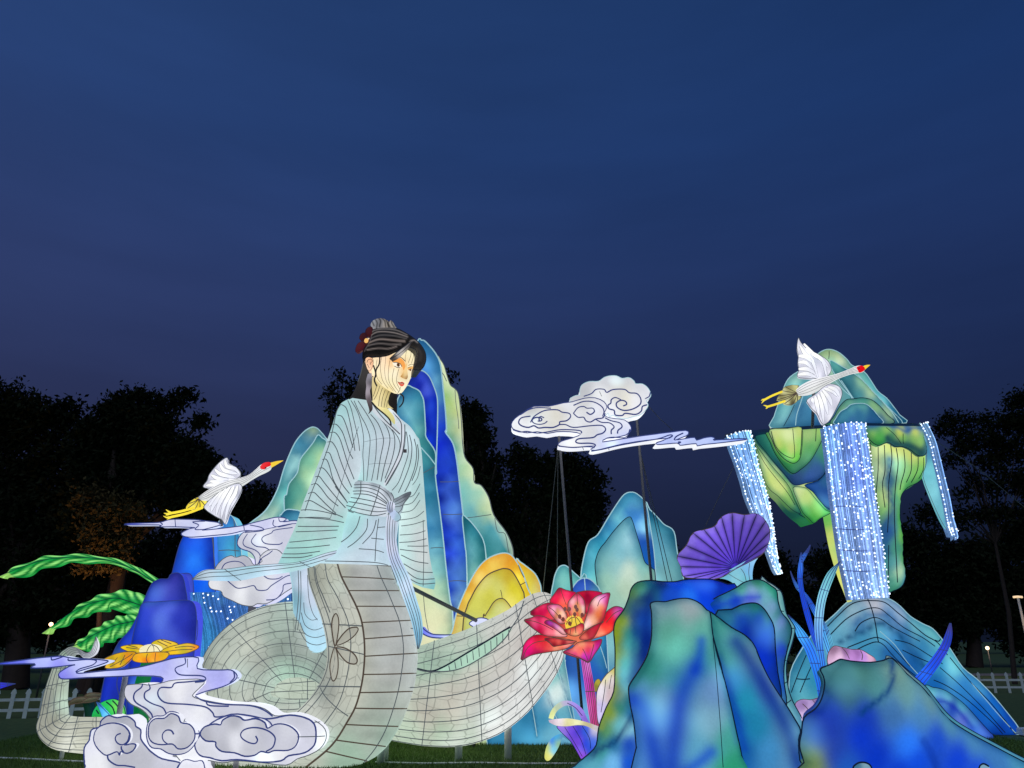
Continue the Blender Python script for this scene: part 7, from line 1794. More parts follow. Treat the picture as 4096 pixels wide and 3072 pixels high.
# ------------------------------------------------------------------ cranes
def crane(label, zf, body, wing_hi, wing_lo, beak, cap, tail, legs, Y, hi_lines, lo_lines, tail_col, post, eye):
    t = Thing('crane_lantern', label, 'bird', body[len(body) // 2][0][0], 2900, Y, 'flying crane lanterns')
    WC = [(p[0], p[1], c) for p, c in zip(wing_hi, [(236, 236, 250), (190, 190, 206), (246, 246, 255), (176, 178, 196)] * 8)]
    panel(t, 'wing', wing_hi, Y + 0.14, T=0.06, bulge=0.05, n=3, res=24, ctrl=WC, rim='wire', rim_r=1.3, mat='cloth_soft', tilt=0.35)
    WC = [(p[0], p[1], c) for p, c in zip(wing_lo, [(236, 236, 250), (200, 200, 216), (240, 240, 250), (170, 172, 190)] * 8)]
    panel(t, 'wing', wing_lo, Y - 0.16, T=0.06, bulge=0.05, n=3, res=24, ctrl=WC, rim='wire', rim_r=1.3, mat='cloth_soft', tilt=-0.35)
    if tail:
        tc = [(x, y, tail_col[i % len(tail_col)]) for i, (x, y) in enumerate(tail)]
        panel(t, 'tail_feathers', tail, Y + 0.06, T=0.05, bulge=0.06, n=2, ctrl=tc, rim='wire', rim_r=1.0, mat='cloth_soft')
        bx, by = (body[0][0][0] + body[0][1][0]) / 2, (body[0][0][1] + body[0][1][1]) / 2
        t.draw([[(bx, by), ((x + bx) / 2 + 2, (y + by) / 2 + 1), (bx + (x - bx) * 0.94, by + (y - by) * 0.94)] for x, y in tail], 'wire_brown', 1.8)
    tr = t.bvh()
    for k, (lines, dy) in enumerate(((hi_lines, 0.14), (lo_lines, -0.16))):
        for q, pl in enumerate(lines):
            S = smooth(pl, False, 3)
            Lp, Rp, Yp = [], [], []
            for i, (x, y) in enumerate(S):
                (xa, ya), (xb, yb) = S[max(i - 1, 0)], S[min(i + 1, len(S) - 1)]
                dx, dy2 = xb - xa, yb - ya
                ln = math.hypot(dx, dy2) + 1e-6
                w = 7.5 * math.sin(math.pi * (0.12 + 0.80 * i / (len(S) - 1))) + 1.0
                Lp.append((x - dy2 / ln * w, y + dx / ln * w))
                Rp.append((x + dy2 / ln * w, y - dx / ln * w))
                h = tr.ray_cast(EYE, ray(x, y).normalized())[0]
                Yp.append((h.y if h else Y + dy) - 0.01 - 0.004 * q)
            o, g, c = loft(t, 'feather', Lp, Rp, Yp, 0.35, ctrl=[(S[0][0], S[0][1], (255, 255, 255)), (S[-1][0], S[-1][1], (236, 238, 250))], mat='cloth_soft', na=10, sub=1)
            grid_wires(t, g, c, (8, 172), (), 'wire', 0.75)
    L = [a for a, b in body]
    R = [b for a, b in body]
    o, g, c = loft(t, 'body', L, R, Y, 0.85, ctrl=[(a[0], a[1], (238, 238, 240)) for a in L] + [(a[0], a[1], (214, 216, 214)) for a in R], mat='cloth_soft', na=20)
    grid_wires(t, g, c, (50, 75, 100, 125), (), 'wire', 1.0)
    (b1, b2, b3) = beak
    loft(t, 'beak', [b1, ((b1[0] + b3[0]) / 2, (b1[1] + b3[1]) / 2 - 2), b3], [b2, ((b2[0] + b3[0]) / 2, (b2[1] + b3[1]) / 2 + 1), (b3[0] + 1, b3[1] + 1)], Y, 0.8, col=(244, 206, 60), mat='cloth_soft', na=12)
    tr = t.bvh()
    t.patch('red_crown', cap, (226, 12, 24), tr, 0.012, mat='cloth_soft')
    e = at(eye[0], eye[1], Y)
    hit = tr.ray_cast(EYE, ray(*eye).normalized())[0]
    V, Fc = ball((hit or e), 4.0 * Y / F, 5, 8)
    t.add('eye', V, Fc, 'wire_dark', hit=False)
    for pl, rr in legs:
        V, Fc = tube([at(x, y, Y) for x, y in smooth(pl[0], False, 3)], rr * Y / F, 7, True)
        lg = t.add('leg', V, Fc, 'cloth_soft', np.tile(srgb((252, 226, 60)), (len(V), 1)), hit=False)
        for toe in pl[1:]:
            V, Fc = tube([at(x, y, Y) for x, y in toe], [rr * 0.8 * Y / F, rr * 0.6 * Y / F, rr * 0.2 * Y / F][:len(toe)], 6, True)
            t.add('toe', V, Fc, 'cloth_soft', np.tile(srgb((246, 224, 70)), (len(V), 1)), parent=lg, hit=False)
    rod(t, 'support_rod', post[0], post[1], 0.03, 'pole')
    return t.done()


crane('white crane lantern with a red crown flying above the pale drifting cloud', C2,
      [tuple(C2(585, 480, 600, 500)), tuple(C2(630, 445, 660, 505)), tuple(C2(700, 400, 740, 470)), tuple(C2(770, 365, 815, 440)), tuple(C2(850, 340, 895, 402)), tuple(C2(920, 325, 945, 385)), tuple(C2(990, 300, 1012, 342)), tuple(C2(1045, 258, 1075, 305)), tuple(C2(1085, 222, 1125, 282)), tuple(C2(1130, 200, 1160, 262)), tuple(C2(1160, 200, 1172, 245))],
      C2(820, 162, 832, 205, 880, 232, 920, 268, 927, 300, 900, 328, 850, 345, 770, 380, 700, 402, 645, 405, 628, 388, 660, 345, 675, 300, 720, 240, 770, 190),
      C2(850, 385, 910, 368, 938, 395, 925, 450, 880, 530, 840, 600, 805, 690, 778, 660, 740, 640, 690, 610, 650, 580, 635, 550, 690, 490, 770, 430),
      tuple(C2(1160, 203, 1170, 243, 1265, 183)), C2(1080, 240, 1090, 218, 1120, 200, 1160, 198, 1165, 225, 1130, 240, 1120, 255, 1090, 252), C2(560, 490, 600, 480, 660, 500, 640, 545, 600, 570, 560, 575, 490, 575, 510, 530),
      [((C2(560, 560, 450, 590, 370, 605), C2(370, 605, 330, 610, 312, 605), C2(370, 603, 345, 590, 328, 577), C2(372, 607, 340, 618, 325, 622)), 5.0), ((C2(620, 560, 500, 605, 370, 635), C2(370, 635, 330, 640, 308, 628), C2(370, 637, 350, 648, 335, 655)), 5.0)],
      12.3, [C2(760, 210, 790, 260, 850, 280, 900, 290), C2(720, 255, 760, 290, 830, 310, 880, 320), C2(690, 300, 750, 330, 830, 335), C2(680, 350, 740, 355, 800, 350), C2(650, 385, 720, 375, 790, 362), C2(800, 180, 815, 230, 880, 250, 915, 290)],
      [C2(900, 385, 880, 450, 830, 540, 800, 660), C2(870, 390, 840, 450, 790, 550, 770, 640), C2(840, 395, 800, 450, 750, 540, 730, 620), C2(810, 410, 760, 470, 710, 540, 690, 590), C2(780, 430, 720, 490, 670, 550)],
      [(244, 224, 60), (226, 196, 40), (246, 238, 120)], (at(885, 2020, 12.40), at(885, 2104, 12.40)), C2(1125, 243)[0])

crane('white crane lantern with a red crown flying past the floating mountain', I1,
      [tuple(I1(515, 695, 545, 755)), tuple(I1(560, 650, 610, 755)), tuple(I1(640, 605, 690, 735)), tuple(I1(730, 572, 785, 685)), tuple(I1(850, 545, 895, 615)), tuple(I1(950, 520, 990, 565)), tuple(I1(1080, 472, 1110, 525)), tuple(I1(1150, 440, 1190, 512)), tuple(I1(1200, 432, 1230, 502)), tuple(I1(1240, 440, 1250, 480))],
      I1(540, 140, 565, 185, 640, 260, 750, 310, 850, 380, 888, 450, 880, 510, 830, 560, 740, 572, 560, 565, 528, 535, 545, 480, 535, 400, 540, 330, 525, 240),
      I1(800, 670, 880, 630, 970, 655, 1005, 710, 995, 780, 950, 880, 880, 1010, 815, 1062, 778, 1030, 740, 950, 690, 900, 650, 850, 632, 800, 720, 740),
      tuple(I1(1232, 438, 1250, 478, 1306, 424)), I1(1165, 448, 1215, 432, 1250, 455, 1245, 485, 1195, 508, 1175, 480), I1(540, 645, 400, 658, 368, 700, 330, 755, 310, 800, 370, 808, 392, 842, 480, 850, 530, 810, 575, 765),
      [((I1(370, 710, 260, 755, 185, 795), I1(185, 795, 165, 815, 150, 835), I1(185, 793, 160, 795, 145, 805)), 4.5), ((I1(400, 810, 300, 845, 215, 870), I1(215, 870, 190, 860, 170, 855), I1(215, 870, 205, 885, 195, 892)), 4.5)],
      13.3, [I1(560, 220, 620, 320, 690, 380, 750, 560), I1(545, 330, 620, 340, 690, 400), I1(545, 400, 620, 400, 690, 470), I1(545, 470, 640, 470, 720, 520), I1(540, 530, 640, 520, 730, 560), I1(600, 200, 700, 310, 800, 380, 840, 540), I1(680, 290, 780, 360, 860, 450)],
      [I1(820, 680, 900, 700, 960, 760), I1(800, 690, 870, 780, 900, 860), I1(780, 710, 820, 800, 860, 960), I1(750, 740, 790, 860, 810, 1030), I1(720, 760, 740, 850, 760, 960), I1(690, 780, 700, 830), I1(860, 660, 940, 690, 980, 760)],
      [(206, 206, 140), (120, 110, 60), (226, 226, 170), (70, 60, 36)], (at(3255, 1560, 13.42), at(3250, 1712, 13.75)), I1(1185, 462)[0])

# ------------------------------------------------------------------ the snake-bodied woman
t = Thing('snake_woman_lantern', 'towering lantern of a pale robed woman with a coiled white snake body', 'lantern', 1450, 3000, 11.2)
SNK = [(0, (196, 196, 184))]


def snake_cols(PX):
    r = np.array([0.86, 0.90, 0.95]) * paint_fn([(1250, 2300, (150, 150, 134)), (1330, 2300, (196, 196, 176)), (1450, 2300, (190, 190, 184)), (1560, 2300, (166, 172, 168)), (1300, 2500, (190, 190, 176)), (1400, 2500, (206, 204, 186)), (1550, 2500, (190, 190, 184)), (1660, 2520, (206, 210, 206)), (1320, 2650, (170, 170, 156)), (1400, 2650, (206, 204, 184)), (1560, 2650, (190, 188, 182)), (1660, 2680, (200, 205, 200)), (1290, 2760, (140, 142, 132)), (1400, 2780, (206, 204, 186)), (1560, 2800, (190, 196, 184)), (1250, 2850, (206, 206, 190)), (1480, 2920, (186, 196, 180)), (1550, 2960, (170, 196, 176)), (1200, 2990, (206, 208, 190)), (1400, 3040, (176, 206, 180))])(PX)
    return r


# ring coil behind on the left
NR = 40
Lr, Rr, Yr, Dr = [], [], [], []
for i in range(NR + 1):
    a = math.radians(-60 + 350 * i / NR)       # from lower right, over the top, to the lower left
    ca, sa = math.cos(a), math.sin(a)
    cx, cy = 1192, 2762
    rx, ry = 250, (205 if sa > 0 else 150)
    ro = 152 if sa > 0 else 152 - 40 * min(1, -sa * 1.5)
    Lr.append((cx + (rx + ro * 0.98) * ca, cy - (ry + ro) * sa))
    Rr.append((cx + (rx - ro * 0.98) * ca, cy - (ry - ro) * sa))
    Yr.append(11.85 + 0.25 * ca)
RING = [(820, 2650, (150, 156, 142)), (850, 2560, (176, 182, 166)), (950, 2500, (190, 196, 180)), (1050, 2450, (186, 192, 178)), (1150, 2430, (176, 190, 176)), (900, 2650, (196, 200, 182)), (1000, 2560, (206, 208, 190)), (1100, 2520, (180, 196, 180)), (1050, 2650, (170, 172, 160)), (1120, 2610, (130, 136, 128)), (1200, 2620, (150, 156, 148)), (1130, 2690, (180, 214, 190)), (1200, 2690, (170, 200, 180)), (1080, 2720, (190, 205, 190)), (1290, 2680, (150, 160, 150)), (900, 2750, (180, 186, 170)), (1000, 2800, (190, 194, 180)), (1150, 2850, (190, 194, 180)), (1230, 2540, (190, 200, 190))]
o, gr, cr = loft(t, 'snake_coil', Lr, Rr, Yr, 0.95, colfn=lambda P: paint_fn(RING)(P) * np.array([0.85, 0.88, 0.92]), mat='cloth_scale', sub=2, na=36)
grid_wires(t, gr, cr, (25, 45, 62, 80, 98, 116, 135, 155), (0.06, 0.16, 0.26, 0.36, 0.46, 0.56, 0.66, 0.76, 0.86, 0.96), 'wire', 1.5)

# wide coil sweeping to the right
Lc = [(1020, 2680), (1230, 2640), (1450, 2610), (1560, 2600), (1670, 2585), (1760, 2555), (1860, 2520), (1950, 2480), (2030, 2440), (2090, 2398), (2130, 2376), (2165, 2368), (2195, 2374), (2215, 2392)]
Rc = [(1020, 2900), (1230, 2930), (1450, 2950), (1530, 2955), (1600, 2968), (1720, 2985), (1860, 2982), (1990, 2940), (2090, 2870), (2170, 2780), (2230, 2690), (2262, 2600), (2266, 2500), (2240, 2430)]
Yc = [12.7, 12.4, 12.0, 11.75, 11.6, 11.5, 11.45, 11.45, 11.5, 11.6, 11.75, 11.9, 12.05, 12.15]
COIL = [(1680, 2620, (170, 184, 168)), (1760, 2580, (190, 200, 182)), (1700, 2670, (160, 196, 170)), (1750, 2640, (130, 150, 136)), (1850, 2560, (196, 200, 186)), (1800, 2650, (176, 206, 182)), (1900, 2600, (170, 200, 178)), (1950, 2520, (206, 206, 196)), (2050, 2450, (210, 208, 200)), (2150, 2390, (206, 202, 192)), (1700, 2760, (196, 196, 182)), (1800, 2760, (206, 198, 184)), (1900, 2720, (210, 202, 190)), (2000, 2650, (212, 206, 196)), (2100, 2560, (206, 200, 192)), (2200, 2480, (205, 200, 192)), (1700, 2860, (196, 186, 172)), (1800, 2860, (206, 196, 182)), (1900, 2830, (206, 206, 196)), (2000, 2780, (216, 212, 206)), (2100, 2700, (226, 224, 220)), (2200, 2620, (230, 230, 226)), (1650, 2930, (196, 214, 190)), (1780, 2930, (176, 206, 172)), (1880, 2940, (206, 220, 200)), (1960, 2910, (250, 250, 245)), (1800, 2975, (235, 240, 230)), (2060, 2840, (240, 240, 236))]
o, gc, cc = loft(t, 'snake_coil', Lc, Rc, Yc, 0.85, colfn=lambda P: paint_fn(COIL)(P) * np.array([0.90, 0.92, 0.94]), mat='cloth_scale', sub=4, na=40)
grid_wires(t, gc, cc, (18, 34, 48, 61, 74, 87, 100, 114, 130, 148), (0.08, 0.14, 0.38, 0.51, 0.66, 0.78, 0.88), 'wire', 1.5)
tc = t.bvh([-1])
t.patch('groove', D(1480, 885, 1560, 850, 1700, 768, 1850, 678, 1980, 600, 2090, 545, 2060, 600, 1960, 700, 1850, 780, 1730, 845, 1620, 880), (170, 206, 184), tc, 0.015, mat='cloth_soft', step=18)
t.draw([D(1340, 870, 1450, 890, 1560, 848, 1700, 765, 1850, 675, 1980, 595, 2080, 535)], 'wire_dark', 3.4, tree=tc, eps=0.03)
t.draw([D(1340, 875, 1400, 890, 1500, 895, 1620, 885, 1730, 850, 1850, 782, 1960, 705, 2050, 615, 2090, 545, 2150, 450, 2190, 330)], 'wire', 2.2, tree=tc, eps=0.03)
for q in range(11):
    f = q / 10
    a = D(1590 + 480 * f, 845 - 285 * f)[0]
    b = D(1600 + 470 * f, 890 - 250 * f ** 1.1)[0]
    t.draw([[a, ((a[0] + b[0]) / 2, (a[1] + b[1]) / 2), b]], 'wire', 1.8, tree=tc, eps=0.03, n=2)

# tail
Lt = [(480, 3018), (430, 3020), (330, 3015), (225, 2998), (172, 2960), (152, 2910), (165, 2860), (172, 2820), (185, 2760), (203, 2700), (222, 2650), (245, 2612), (275, 2590)]
Rt = [(480, 2868), (430, 2868), (340, 2868), (292, 2866), (275, 2864), (270, 2856), (268, 2830), (266, 2800), (270, 2740), (275, 2690), (282, 2655), (292, 2635), (303, 2622)]
TAIL = [(430, 2900, (206, 206, 186)), (330, 2900, (190, 190, 172)), (240, 2930, (200, 200, 182)), (300, 2980, (226, 226, 206)), (275, 2985, (255, 255, 240)), (180, 2920, (170, 170, 156)), (220, 2870, (150, 148, 130)), (200, 2800, (150, 152, 140)), (250, 2800, (190, 205, 180)), (220, 2720, (170, 176, 160)), (260, 2720, (186, 200, 180)), (240, 2640, (160, 180, 160)), (270, 2600, (150, 170, 150))]
o, gt, ct = loft(t, 'snake_tail', Lt, Rt, [11.4, 11.4, 11.4, 11.4, 11.45, 11.5, 11.5, 11.55, 11.6, 11.6, 11.6, 11.6, 11.6], 0.9, colfn=lambda P: paint_fn(TAIL)(P) * np.array([0.84, 0.86, 0.88]), mat='cloth_scale', sub=4, na=28)
grid_wires(t, gt, ct, (40, 65, 90, 115, 140), (0.06, 0.14, 0.22, 0.30, 0.40, 0.50, 0.60, 0.70, 0.80, 0.9), 'wire', 1.5)
o, g2, c2 = loft(t, 'tail_tip', [(258, 2602), (275, 2590), (300, 2588), (325, 2602), (345, 2612), (362, 2606), (374, 2582), (382, 2548)], [(285, 2640), (300, 2622), (318, 2618), (335, 2632), (360, 2632), (388, 2614), (398, 2580), (386, 2547)], 11.5, 0.8, ctrl=[(290, 2605, (130, 140, 136)), (330, 2618, (176, 180, 190)), (360, 2620, (190, 194, 206)), (390, 2590, (226, 228, 240)), (384, 2560, (236, 238, 245))], mat='cloth_soft', na=16)
grid_wires(t, g2, c2, (50, 75, 100, 125), (), 'wire', 1.2)
# body joining tail and coils behind the cloud
loft(t, 'snake_body', [(430, 2868), (600, 2850), (800, 2830), (950, 2830)], [(430, 3020), (600, 3030), (800, 3050), (950, 3060)], [11.4, 11.5, 11.6, 11.6], 0.9, col=(190, 192, 176), mat='cloth_scale', na=24)

# upright front body
Lb = [(1232, 2235), (1232, 2260), (1240, 2330), (1265, 2405), (1290, 2480), (1307, 2560), (1311, 2630), (1300, 2690), (1275, 2745), (1240, 2795), (1185, 2850), (1110, 2905), (1010, 2930), (900, 2930), (780, 2925)]
Rb = [(1545, 2235), (1560, 2262), (1592, 2350), (1628, 2430), (1650, 2500), (1664, 2570), (1670, 2630), (1665, 2690), (1655, 2750), (1630, 2830), (1585, 2930), (1500, 3028), (1330, 3088), (1100, 3092), (880, 3085)]
Yb = [11.25, 11.2, 11.1, 11.0, 10.95, 10.9, 10.9, 10.9, 10.92, 10.95, 11.0, 11.0, 11.0, 11.05, 11.1]
o, gb, cb = loft(t, 'snake_body', Lb, Rb, Yb, 0.85, colfn=snake_cols, mat='cloth_scale', sub=5, na=48)
grid_wires(t, gb, cb, (134, 152), (0.30, 0.58), 'wire', 2.0)
tb = t.bvh([-1])
ridge = D(695, 15, 730, 130, 790, 250, 850, 370, 890, 480, 910, 600, 917, 720, 912, 850, 892, 1000, 845, 1170, 775, 1300, 695, 1430, 605, 1530, 450, 1655)
t.draw([ridge], 'wire_brown', 3.6, tree=tb, eps=0.035)
# belly plates
bl = D(700, 25, 735, 135, 785, 245, 845, 370, 890, 500, 920, 630, 918, 770, 910, 915, 878, 1060, 838, 1185, 768, 1315, 692, 1440, 610, 1530, 480, 1640)
br_ = D(1135, 50, 1155, 155, 1205, 245, 1258, 372, 1295, 482, 1325, 600, 1338, 745, 1330, 905, 1300, 1050, 1255, 1188, 1185, 1330, 1085, 1490, 985, 1615, 900, 1700)
for k in range(len(bl) - 1):
    a0, a1, b0, b1 = bl[k], bl[k + 1], br_[k], br_[k + 1]
    V, PX = [], []
    nu, nv = 14, 5
    for j in range(nv + 1):
        s = j / nv
        la = (a0[0] * (1 - s) + a1[0] * s, a0[1] * (1 - s) + a1[1] * s)
        rb = (b0[0] * (1 - s) + b1[0] * s, b0[1] * (1 - s) + b1[1] * s)
        for i in range(nu + 1):
            u = i / nu
            sag = 0.06 * math.sin(u * math.pi) * (a1[1] - a0[1]) * (-0.4 if k < 2 else 0.25 if k > 6 else 0)
            x, y = la[0] * (1 - u) + rb[0] * u, la[1] * (1 - u) + rb[1] * u + sag
            d = ray(x, y).normalized()
            hit = tb.ray_cast(EYE, d)[0]
            xx = x
            while hit is None and xx > x - 60:
                xx -= 3
                hit = tb.ray_cast(EYE, ray(xx, y).normalized())[0]
            if hit is None:
                hit = at(x, y, 11.0)
            puff = 0.030 * math.sin(math.pi * s) ** 0.7 * min(1, 4 * min(u, 1 - u) + 0.2)
            V.append(hit - d * (0.012 + puff))
            PX.append((x, y))
    Fc = []
    for j in range(nv):
        for i in range(nu):
            a = j * (nu + 1) + i
            Fc.append((a, a + 1, a + nu + 2, a + nu + 1))
    cols = snake_cols(np.array(PX)) * np.array([0.94, 0.93, 0.92])
    PXa = np.array(PX)
    yc = (a0[1] + a1[1] + b0[1] + b1[1]) / 4
    sh = random.uniform(0.05, 0.22)
    xc = a0[0] + (b0[0] - a0[0]) * random.uniform(0.1, 0.5)
    cols = cols * (1 - sh * np.exp(-((PXa[:, 0] - xc) / 70) ** 2 - ((PXa[:, 1] - yc) / 22) ** 2))[:, None]
    t.add('belly_plate', V, Fc, 'cloth_plate', cols, hit=False)
    t.wire('wire_brown', *tube([V[i] - Vector((0, 0.012, 0)) for i in range(nu + 1)], 2.2 * 11 / F, 4))
t.draw([D(1008, 20, 1045, 130, 1100, 250, 1150, 370, 1195, 490, 1220, 620, 1228, 740, 1215, 880, 1185, 1050, 1140, 1210, 1080, 1370, 1000, 1510, 910, 1620)], 'wire', 1.8, tree=tb, eps=0.055)
t.draw([D(560, 1020, 600, 1090, 690, 1180, 785, 1250), D(625, 690, 760, 720, 910, 755), D(600, 30, 620, 150, 680, 260, 730, 360, 780, 480, 805, 620, 800, 760, 775, 930, 720, 1120, 640, 1250, 540, 1380), D(520, 60, 540, 180, 590, 300, 640, 420)], 'wire', 1.8, tree=tb, eps=0.02)
for pts in (D(680, 690, 655, 560, 660, 470, 688, 428, 710, 480, 705, 580), D(690, 680, 730, 610, 790, 550, 850, 538, 865, 560, 830, 610, 760, 660), D(690, 700, 760, 705, 830, 750, 858, 800, 840, 832, 780, 820, 730, 770), D(675, 700, 700, 760, 705, 860, 690, 940, 665, 968, 648, 930, 640, 830)):
    pt = t.patch('flower_petal', pts, (170, 170, 158), tb, 0.016, mat='cloth_soft')
    t.draw([pts], 'wire_brown', 2.5, tree=tb, eps=0.03, closed=True)

# robe: drape hanging behind the body
panel(t, 'robe_drape', D(335, 60, 340, 200, 350, 400, 362, 560, 385, 640, 430, 700, 490, 735, 560, 738, 612, 700, 640, 600, 640, 300, 560, 60), 11.45, T=0.3, bulge=0.08, n=3, ctrl=[(1175, 2300, (160, 190, 205)), (1190, 2400, (110, 160, 176)), (1195, 2500, (120, 170, 190)), (1220, 2330, (205, 214, 235)), (1250, 2400, (196, 206, 225)), (1220, 2480, (176, 216, 235)), (1270, 2480, (186, 216, 235)), (1210, 2570, (170, 216, 236)), (1260, 2580, (176, 220, 240)), (1290, 2560, (180, 220, 240))], mat='cloth_soft', rim='wire_light', rim_r=1.6)
t.draw([D(385, 80, 390, 250, 378, 420, 360, 570), D(405, 90, 408, 260, 400, 420, 380, 560), D(430, 340, 440, 430, 490, 480, 540, 470), D(410, 420, 440, 520, 510, 560, 580, 540), D(400, 500, 440, 590, 520, 620, 600, 600), D(395, 560, 450, 650, 530, 680, 605, 660), D(460, 120, 470, 300, 500, 420, 540, 480)], 'wire', 1.4)

ROBE = [(1400, 1620, (176, 206, 208)), (1370, 1660, (186, 214, 216)), (1450, 1650, (184, 206, 210)), (1550, 1690, (190, 206, 214)), (1620, 1700, (196, 214, 220)), (1450, 1750, (186, 206, 214)), (1540, 1780, (200, 210, 220)), (1640, 1780, (200, 214, 222)), (1680, 1800, (176, 206, 208)), (1470, 1850, (190, 208, 216)), (1560, 1860, (206, 214, 222)), (1650, 1880, (186, 214, 214)), (1430, 1910, (176, 216, 216)), (1520, 1920, (196, 216, 220)), (1600, 1950, (190, 214, 216)), (1420, 2050, (176, 220, 220)), (1400, 2120, (170, 214, 216)), (1500, 2120, (190, 206, 220)), (1370, 2180, (184, 216, 226)), (1480, 2200, (200, 212, 226)), (1540, 2200, (190, 210, 225)), (1400, 2240, (206, 220, 230)), (1500, 2245, (200, 220, 230))]
o, g, c = loft(t, 'robe', [(1410, 1592), (1392, 1605), (1375, 1640), (1372, 1690), (1385, 1750), (1400, 1810), (1410, 1870), (1415, 1930), (1408, 1980), (1390, 2040), (1365, 2110), (1325, 2180), (1270, 2235), (1232, 2252)],
               [(1530, 1610), (1560, 1640), (1608, 1680), (1645, 1712), (1676, 1765), (1686, 1815), (1676, 1870), (1650, 1930), (1628, 1985), (1605, 2050), (1592, 2110), (1582, 2180), (1570, 2240), (1560, 2262)],
               [11.4, 11.35, 11.3, 11.3, 11.28, 11.25, 11.25, 11.25, 11.25, 11.22, 11.2, 11.18, 11.15, 11.13], [0.5, 0.6, 0.62, 0.65, 0.68, 0.72, 0.75, 0.8, 0.8, 0.8, 0.82, 0.85, 0.9, 0.9], colfn=lambda P: paint_fn(ROBE)(P) * np.array([0.93, 0.96, 0.97]), mat='cloth_soft', sub=4, na=40)
tt = t.bvh([-1])
# breast skin, collar
t.patch('neckline', E(330, 1300, 420, 1330, 560, 1385, 610, 1450, 650, 1540, 665, 1600, 655, 1650, 600, 1590, 520, 1500, 430, 1420, 340, 1350), (226, 214, 160), tt, 0.012, ctrl=[(1500, 1620, (236, 220, 160)), (1560, 1660, (214, 206, 140)), (1575, 1690, (200, 196, 130))])
t.patch('collar', T3(1410, 250, 1470, 270, 1550, 350, 1610, 440, 1640, 560, 1640, 700, 1600, 860, 1520, 1020, 1400, 1230, 1380, 1200, 1480, 1020, 1560, 850, 1585, 700, 1580, 560, 1530, 470, 1500, 360), (206, 212, 222), tt, 0.03, mat='cloth_soft')
t.patch('collar', T3(1190, 160, 1260, 260, 1380, 380, 1500, 480, 1580, 560, 1575, 600, 1460, 510, 1330, 400, 1210, 270), (200, 208, 216), tt, 0.03, mat='cloth_soft')
t.draw([T3(1050, 170, 1150, 320, 1250, 500, 1280, 650, 1270, 900, 1220, 1180), T3(1000, 170, 1080, 350, 1150, 480, 1200, 640, 1190, 850, 1160, 1180), T3(960, 165, 1030, 280, 1080, 420, 1120, 640, 1110, 850, 1120, 1000, 1120, 1180), T3(1210, 340, 1300, 450, 1360, 600, 1370, 700, 1330, 900, 1290, 1170), T3(1290, 350, 1400, 480, 1450, 620, 1440, 750, 1380, 1000, 1340, 1190), T3(1400, 460, 1490, 560, 1515, 700, 1480, 900, 1390, 1150), T3(1480, 530, 1560, 640, 1580, 760, 1520, 950, 1400, 1180),
        T3(1660, 560, 1680, 700, 1680, 850, 1620, 1040, 1560, 1200, 1480, 1300), T3(1700, 600, 1730, 750, 1710, 950, 1640, 1150, 1560, 1330), T3(1760, 650, 1790, 800, 1770, 1000, 1700, 1200, 1640, 1320), T3(1650, 560, 1640, 720, 1600, 880, 1520, 1050, 1420, 1220), T3(1800, 720, 1815, 850, 1790, 1020, 1730, 1180),
        C2(1880, 630, 1850, 720, 1780, 800, 1690, 860), C2(1940, 650, 1930, 740, 1850, 830, 1780, 880), C2(2010, 660, 1980, 760, 1900, 850), C2(2020, 720, 2080, 715), C2(1970, 805, 2070, 815), C2(1870, 890, 2000, 900, 2070, 920), C2(2030, 650, 2010, 800, 2000, 990), C2(1600, 988, 1750, 990, 2000, 1000, 2120, 1025)], 'wire', 1.8, tree=tt, eps=0.012)
t.draw([T3(1410, 250, 1510, 340, 1590, 440, 1600, 560, 1595, 700, 1560, 850, 1480, 1030, 1390, 1200), T3(1640, 470, 1640, 600, 1620, 780, 1580, 920, 1480, 1100, 1400, 1240), T3(1220, 190, 1320, 330, 1430, 450, 1580, 590)], 'wire', 2.2, tree=tt, eps=0.045)
t.draw([T3(1120, 690, 1250, 660, 1380, 640, 1500, 640), T3(1180, 970, 1300, 960, 1480, 965)], 'wire', 0.8, tree=tt, eps=0.012)
t.patch('sensor_box', T3(1625, 780, 1665, 780, 1665, 825, 1625, 825), (60, 56, 60), tt, 0.06, n=1)

# big sleeve
SLV = [(1370, 1640, (170, 210, 210)), (1340, 1700, (166, 206, 206)), (1400, 1720, (190, 208, 214)), (1330, 1780, (184, 206, 210)), (1420, 1810, (200, 212, 220)), (1300, 1860, (180, 206, 210)), (1380, 1880, (206, 214, 222)), (1270, 1950, (186, 210, 212)), (1350, 1960, (206, 214, 220)), (1400, 1990, (180, 214, 214)), (1230, 2040, (190, 214, 216)), (1310, 2050, (196, 212, 214)), (1200, 2120, (176, 214, 206)), (1290, 2130, (180, 206, 206)), (1350, 2120, (170, 220, 214)), (1170, 2200, (160, 206, 200)), (1260, 2190, (170, 220, 210)), (1340, 2180, (190, 226, 225)), (1120, 2250, (166, 214, 214)), (1220, 2240, (160, 210, 206))]
o, g, c = loft(t, 'sleeve', [(1395, 1596), (1366, 1613), (1347, 1645), (1334, 1690), (1310, 1760), (1280, 1840), (1245, 1930), (1210, 2020), (1180, 2110), (1140, 2195), (1106, 2268)], [(1420, 1605), (1432, 1640), (1446, 1690), (1455, 1740), (1455, 1800), (1446, 1870), (1425, 1940), (1400, 2010), (1385, 2080), (1370, 2150), (1390, 2200)],
               [11.3, 11.2, 11.1, 11.05, 11.0, 10.97, 10.95, 10.93, 10.92, 10.9, 10.9], [0.6, 0.6, 0.6, 0.6, 0.6, 0.55, 0.52, 0.48, 0.42, 0.36, 0.30], colfn=lambda P: paint_fn(SLV)(P) * np.array([0.93, 0.96, 0.97]), mat='cloth_soft', sub=4, na=36)
ts = t.bvh([-1])
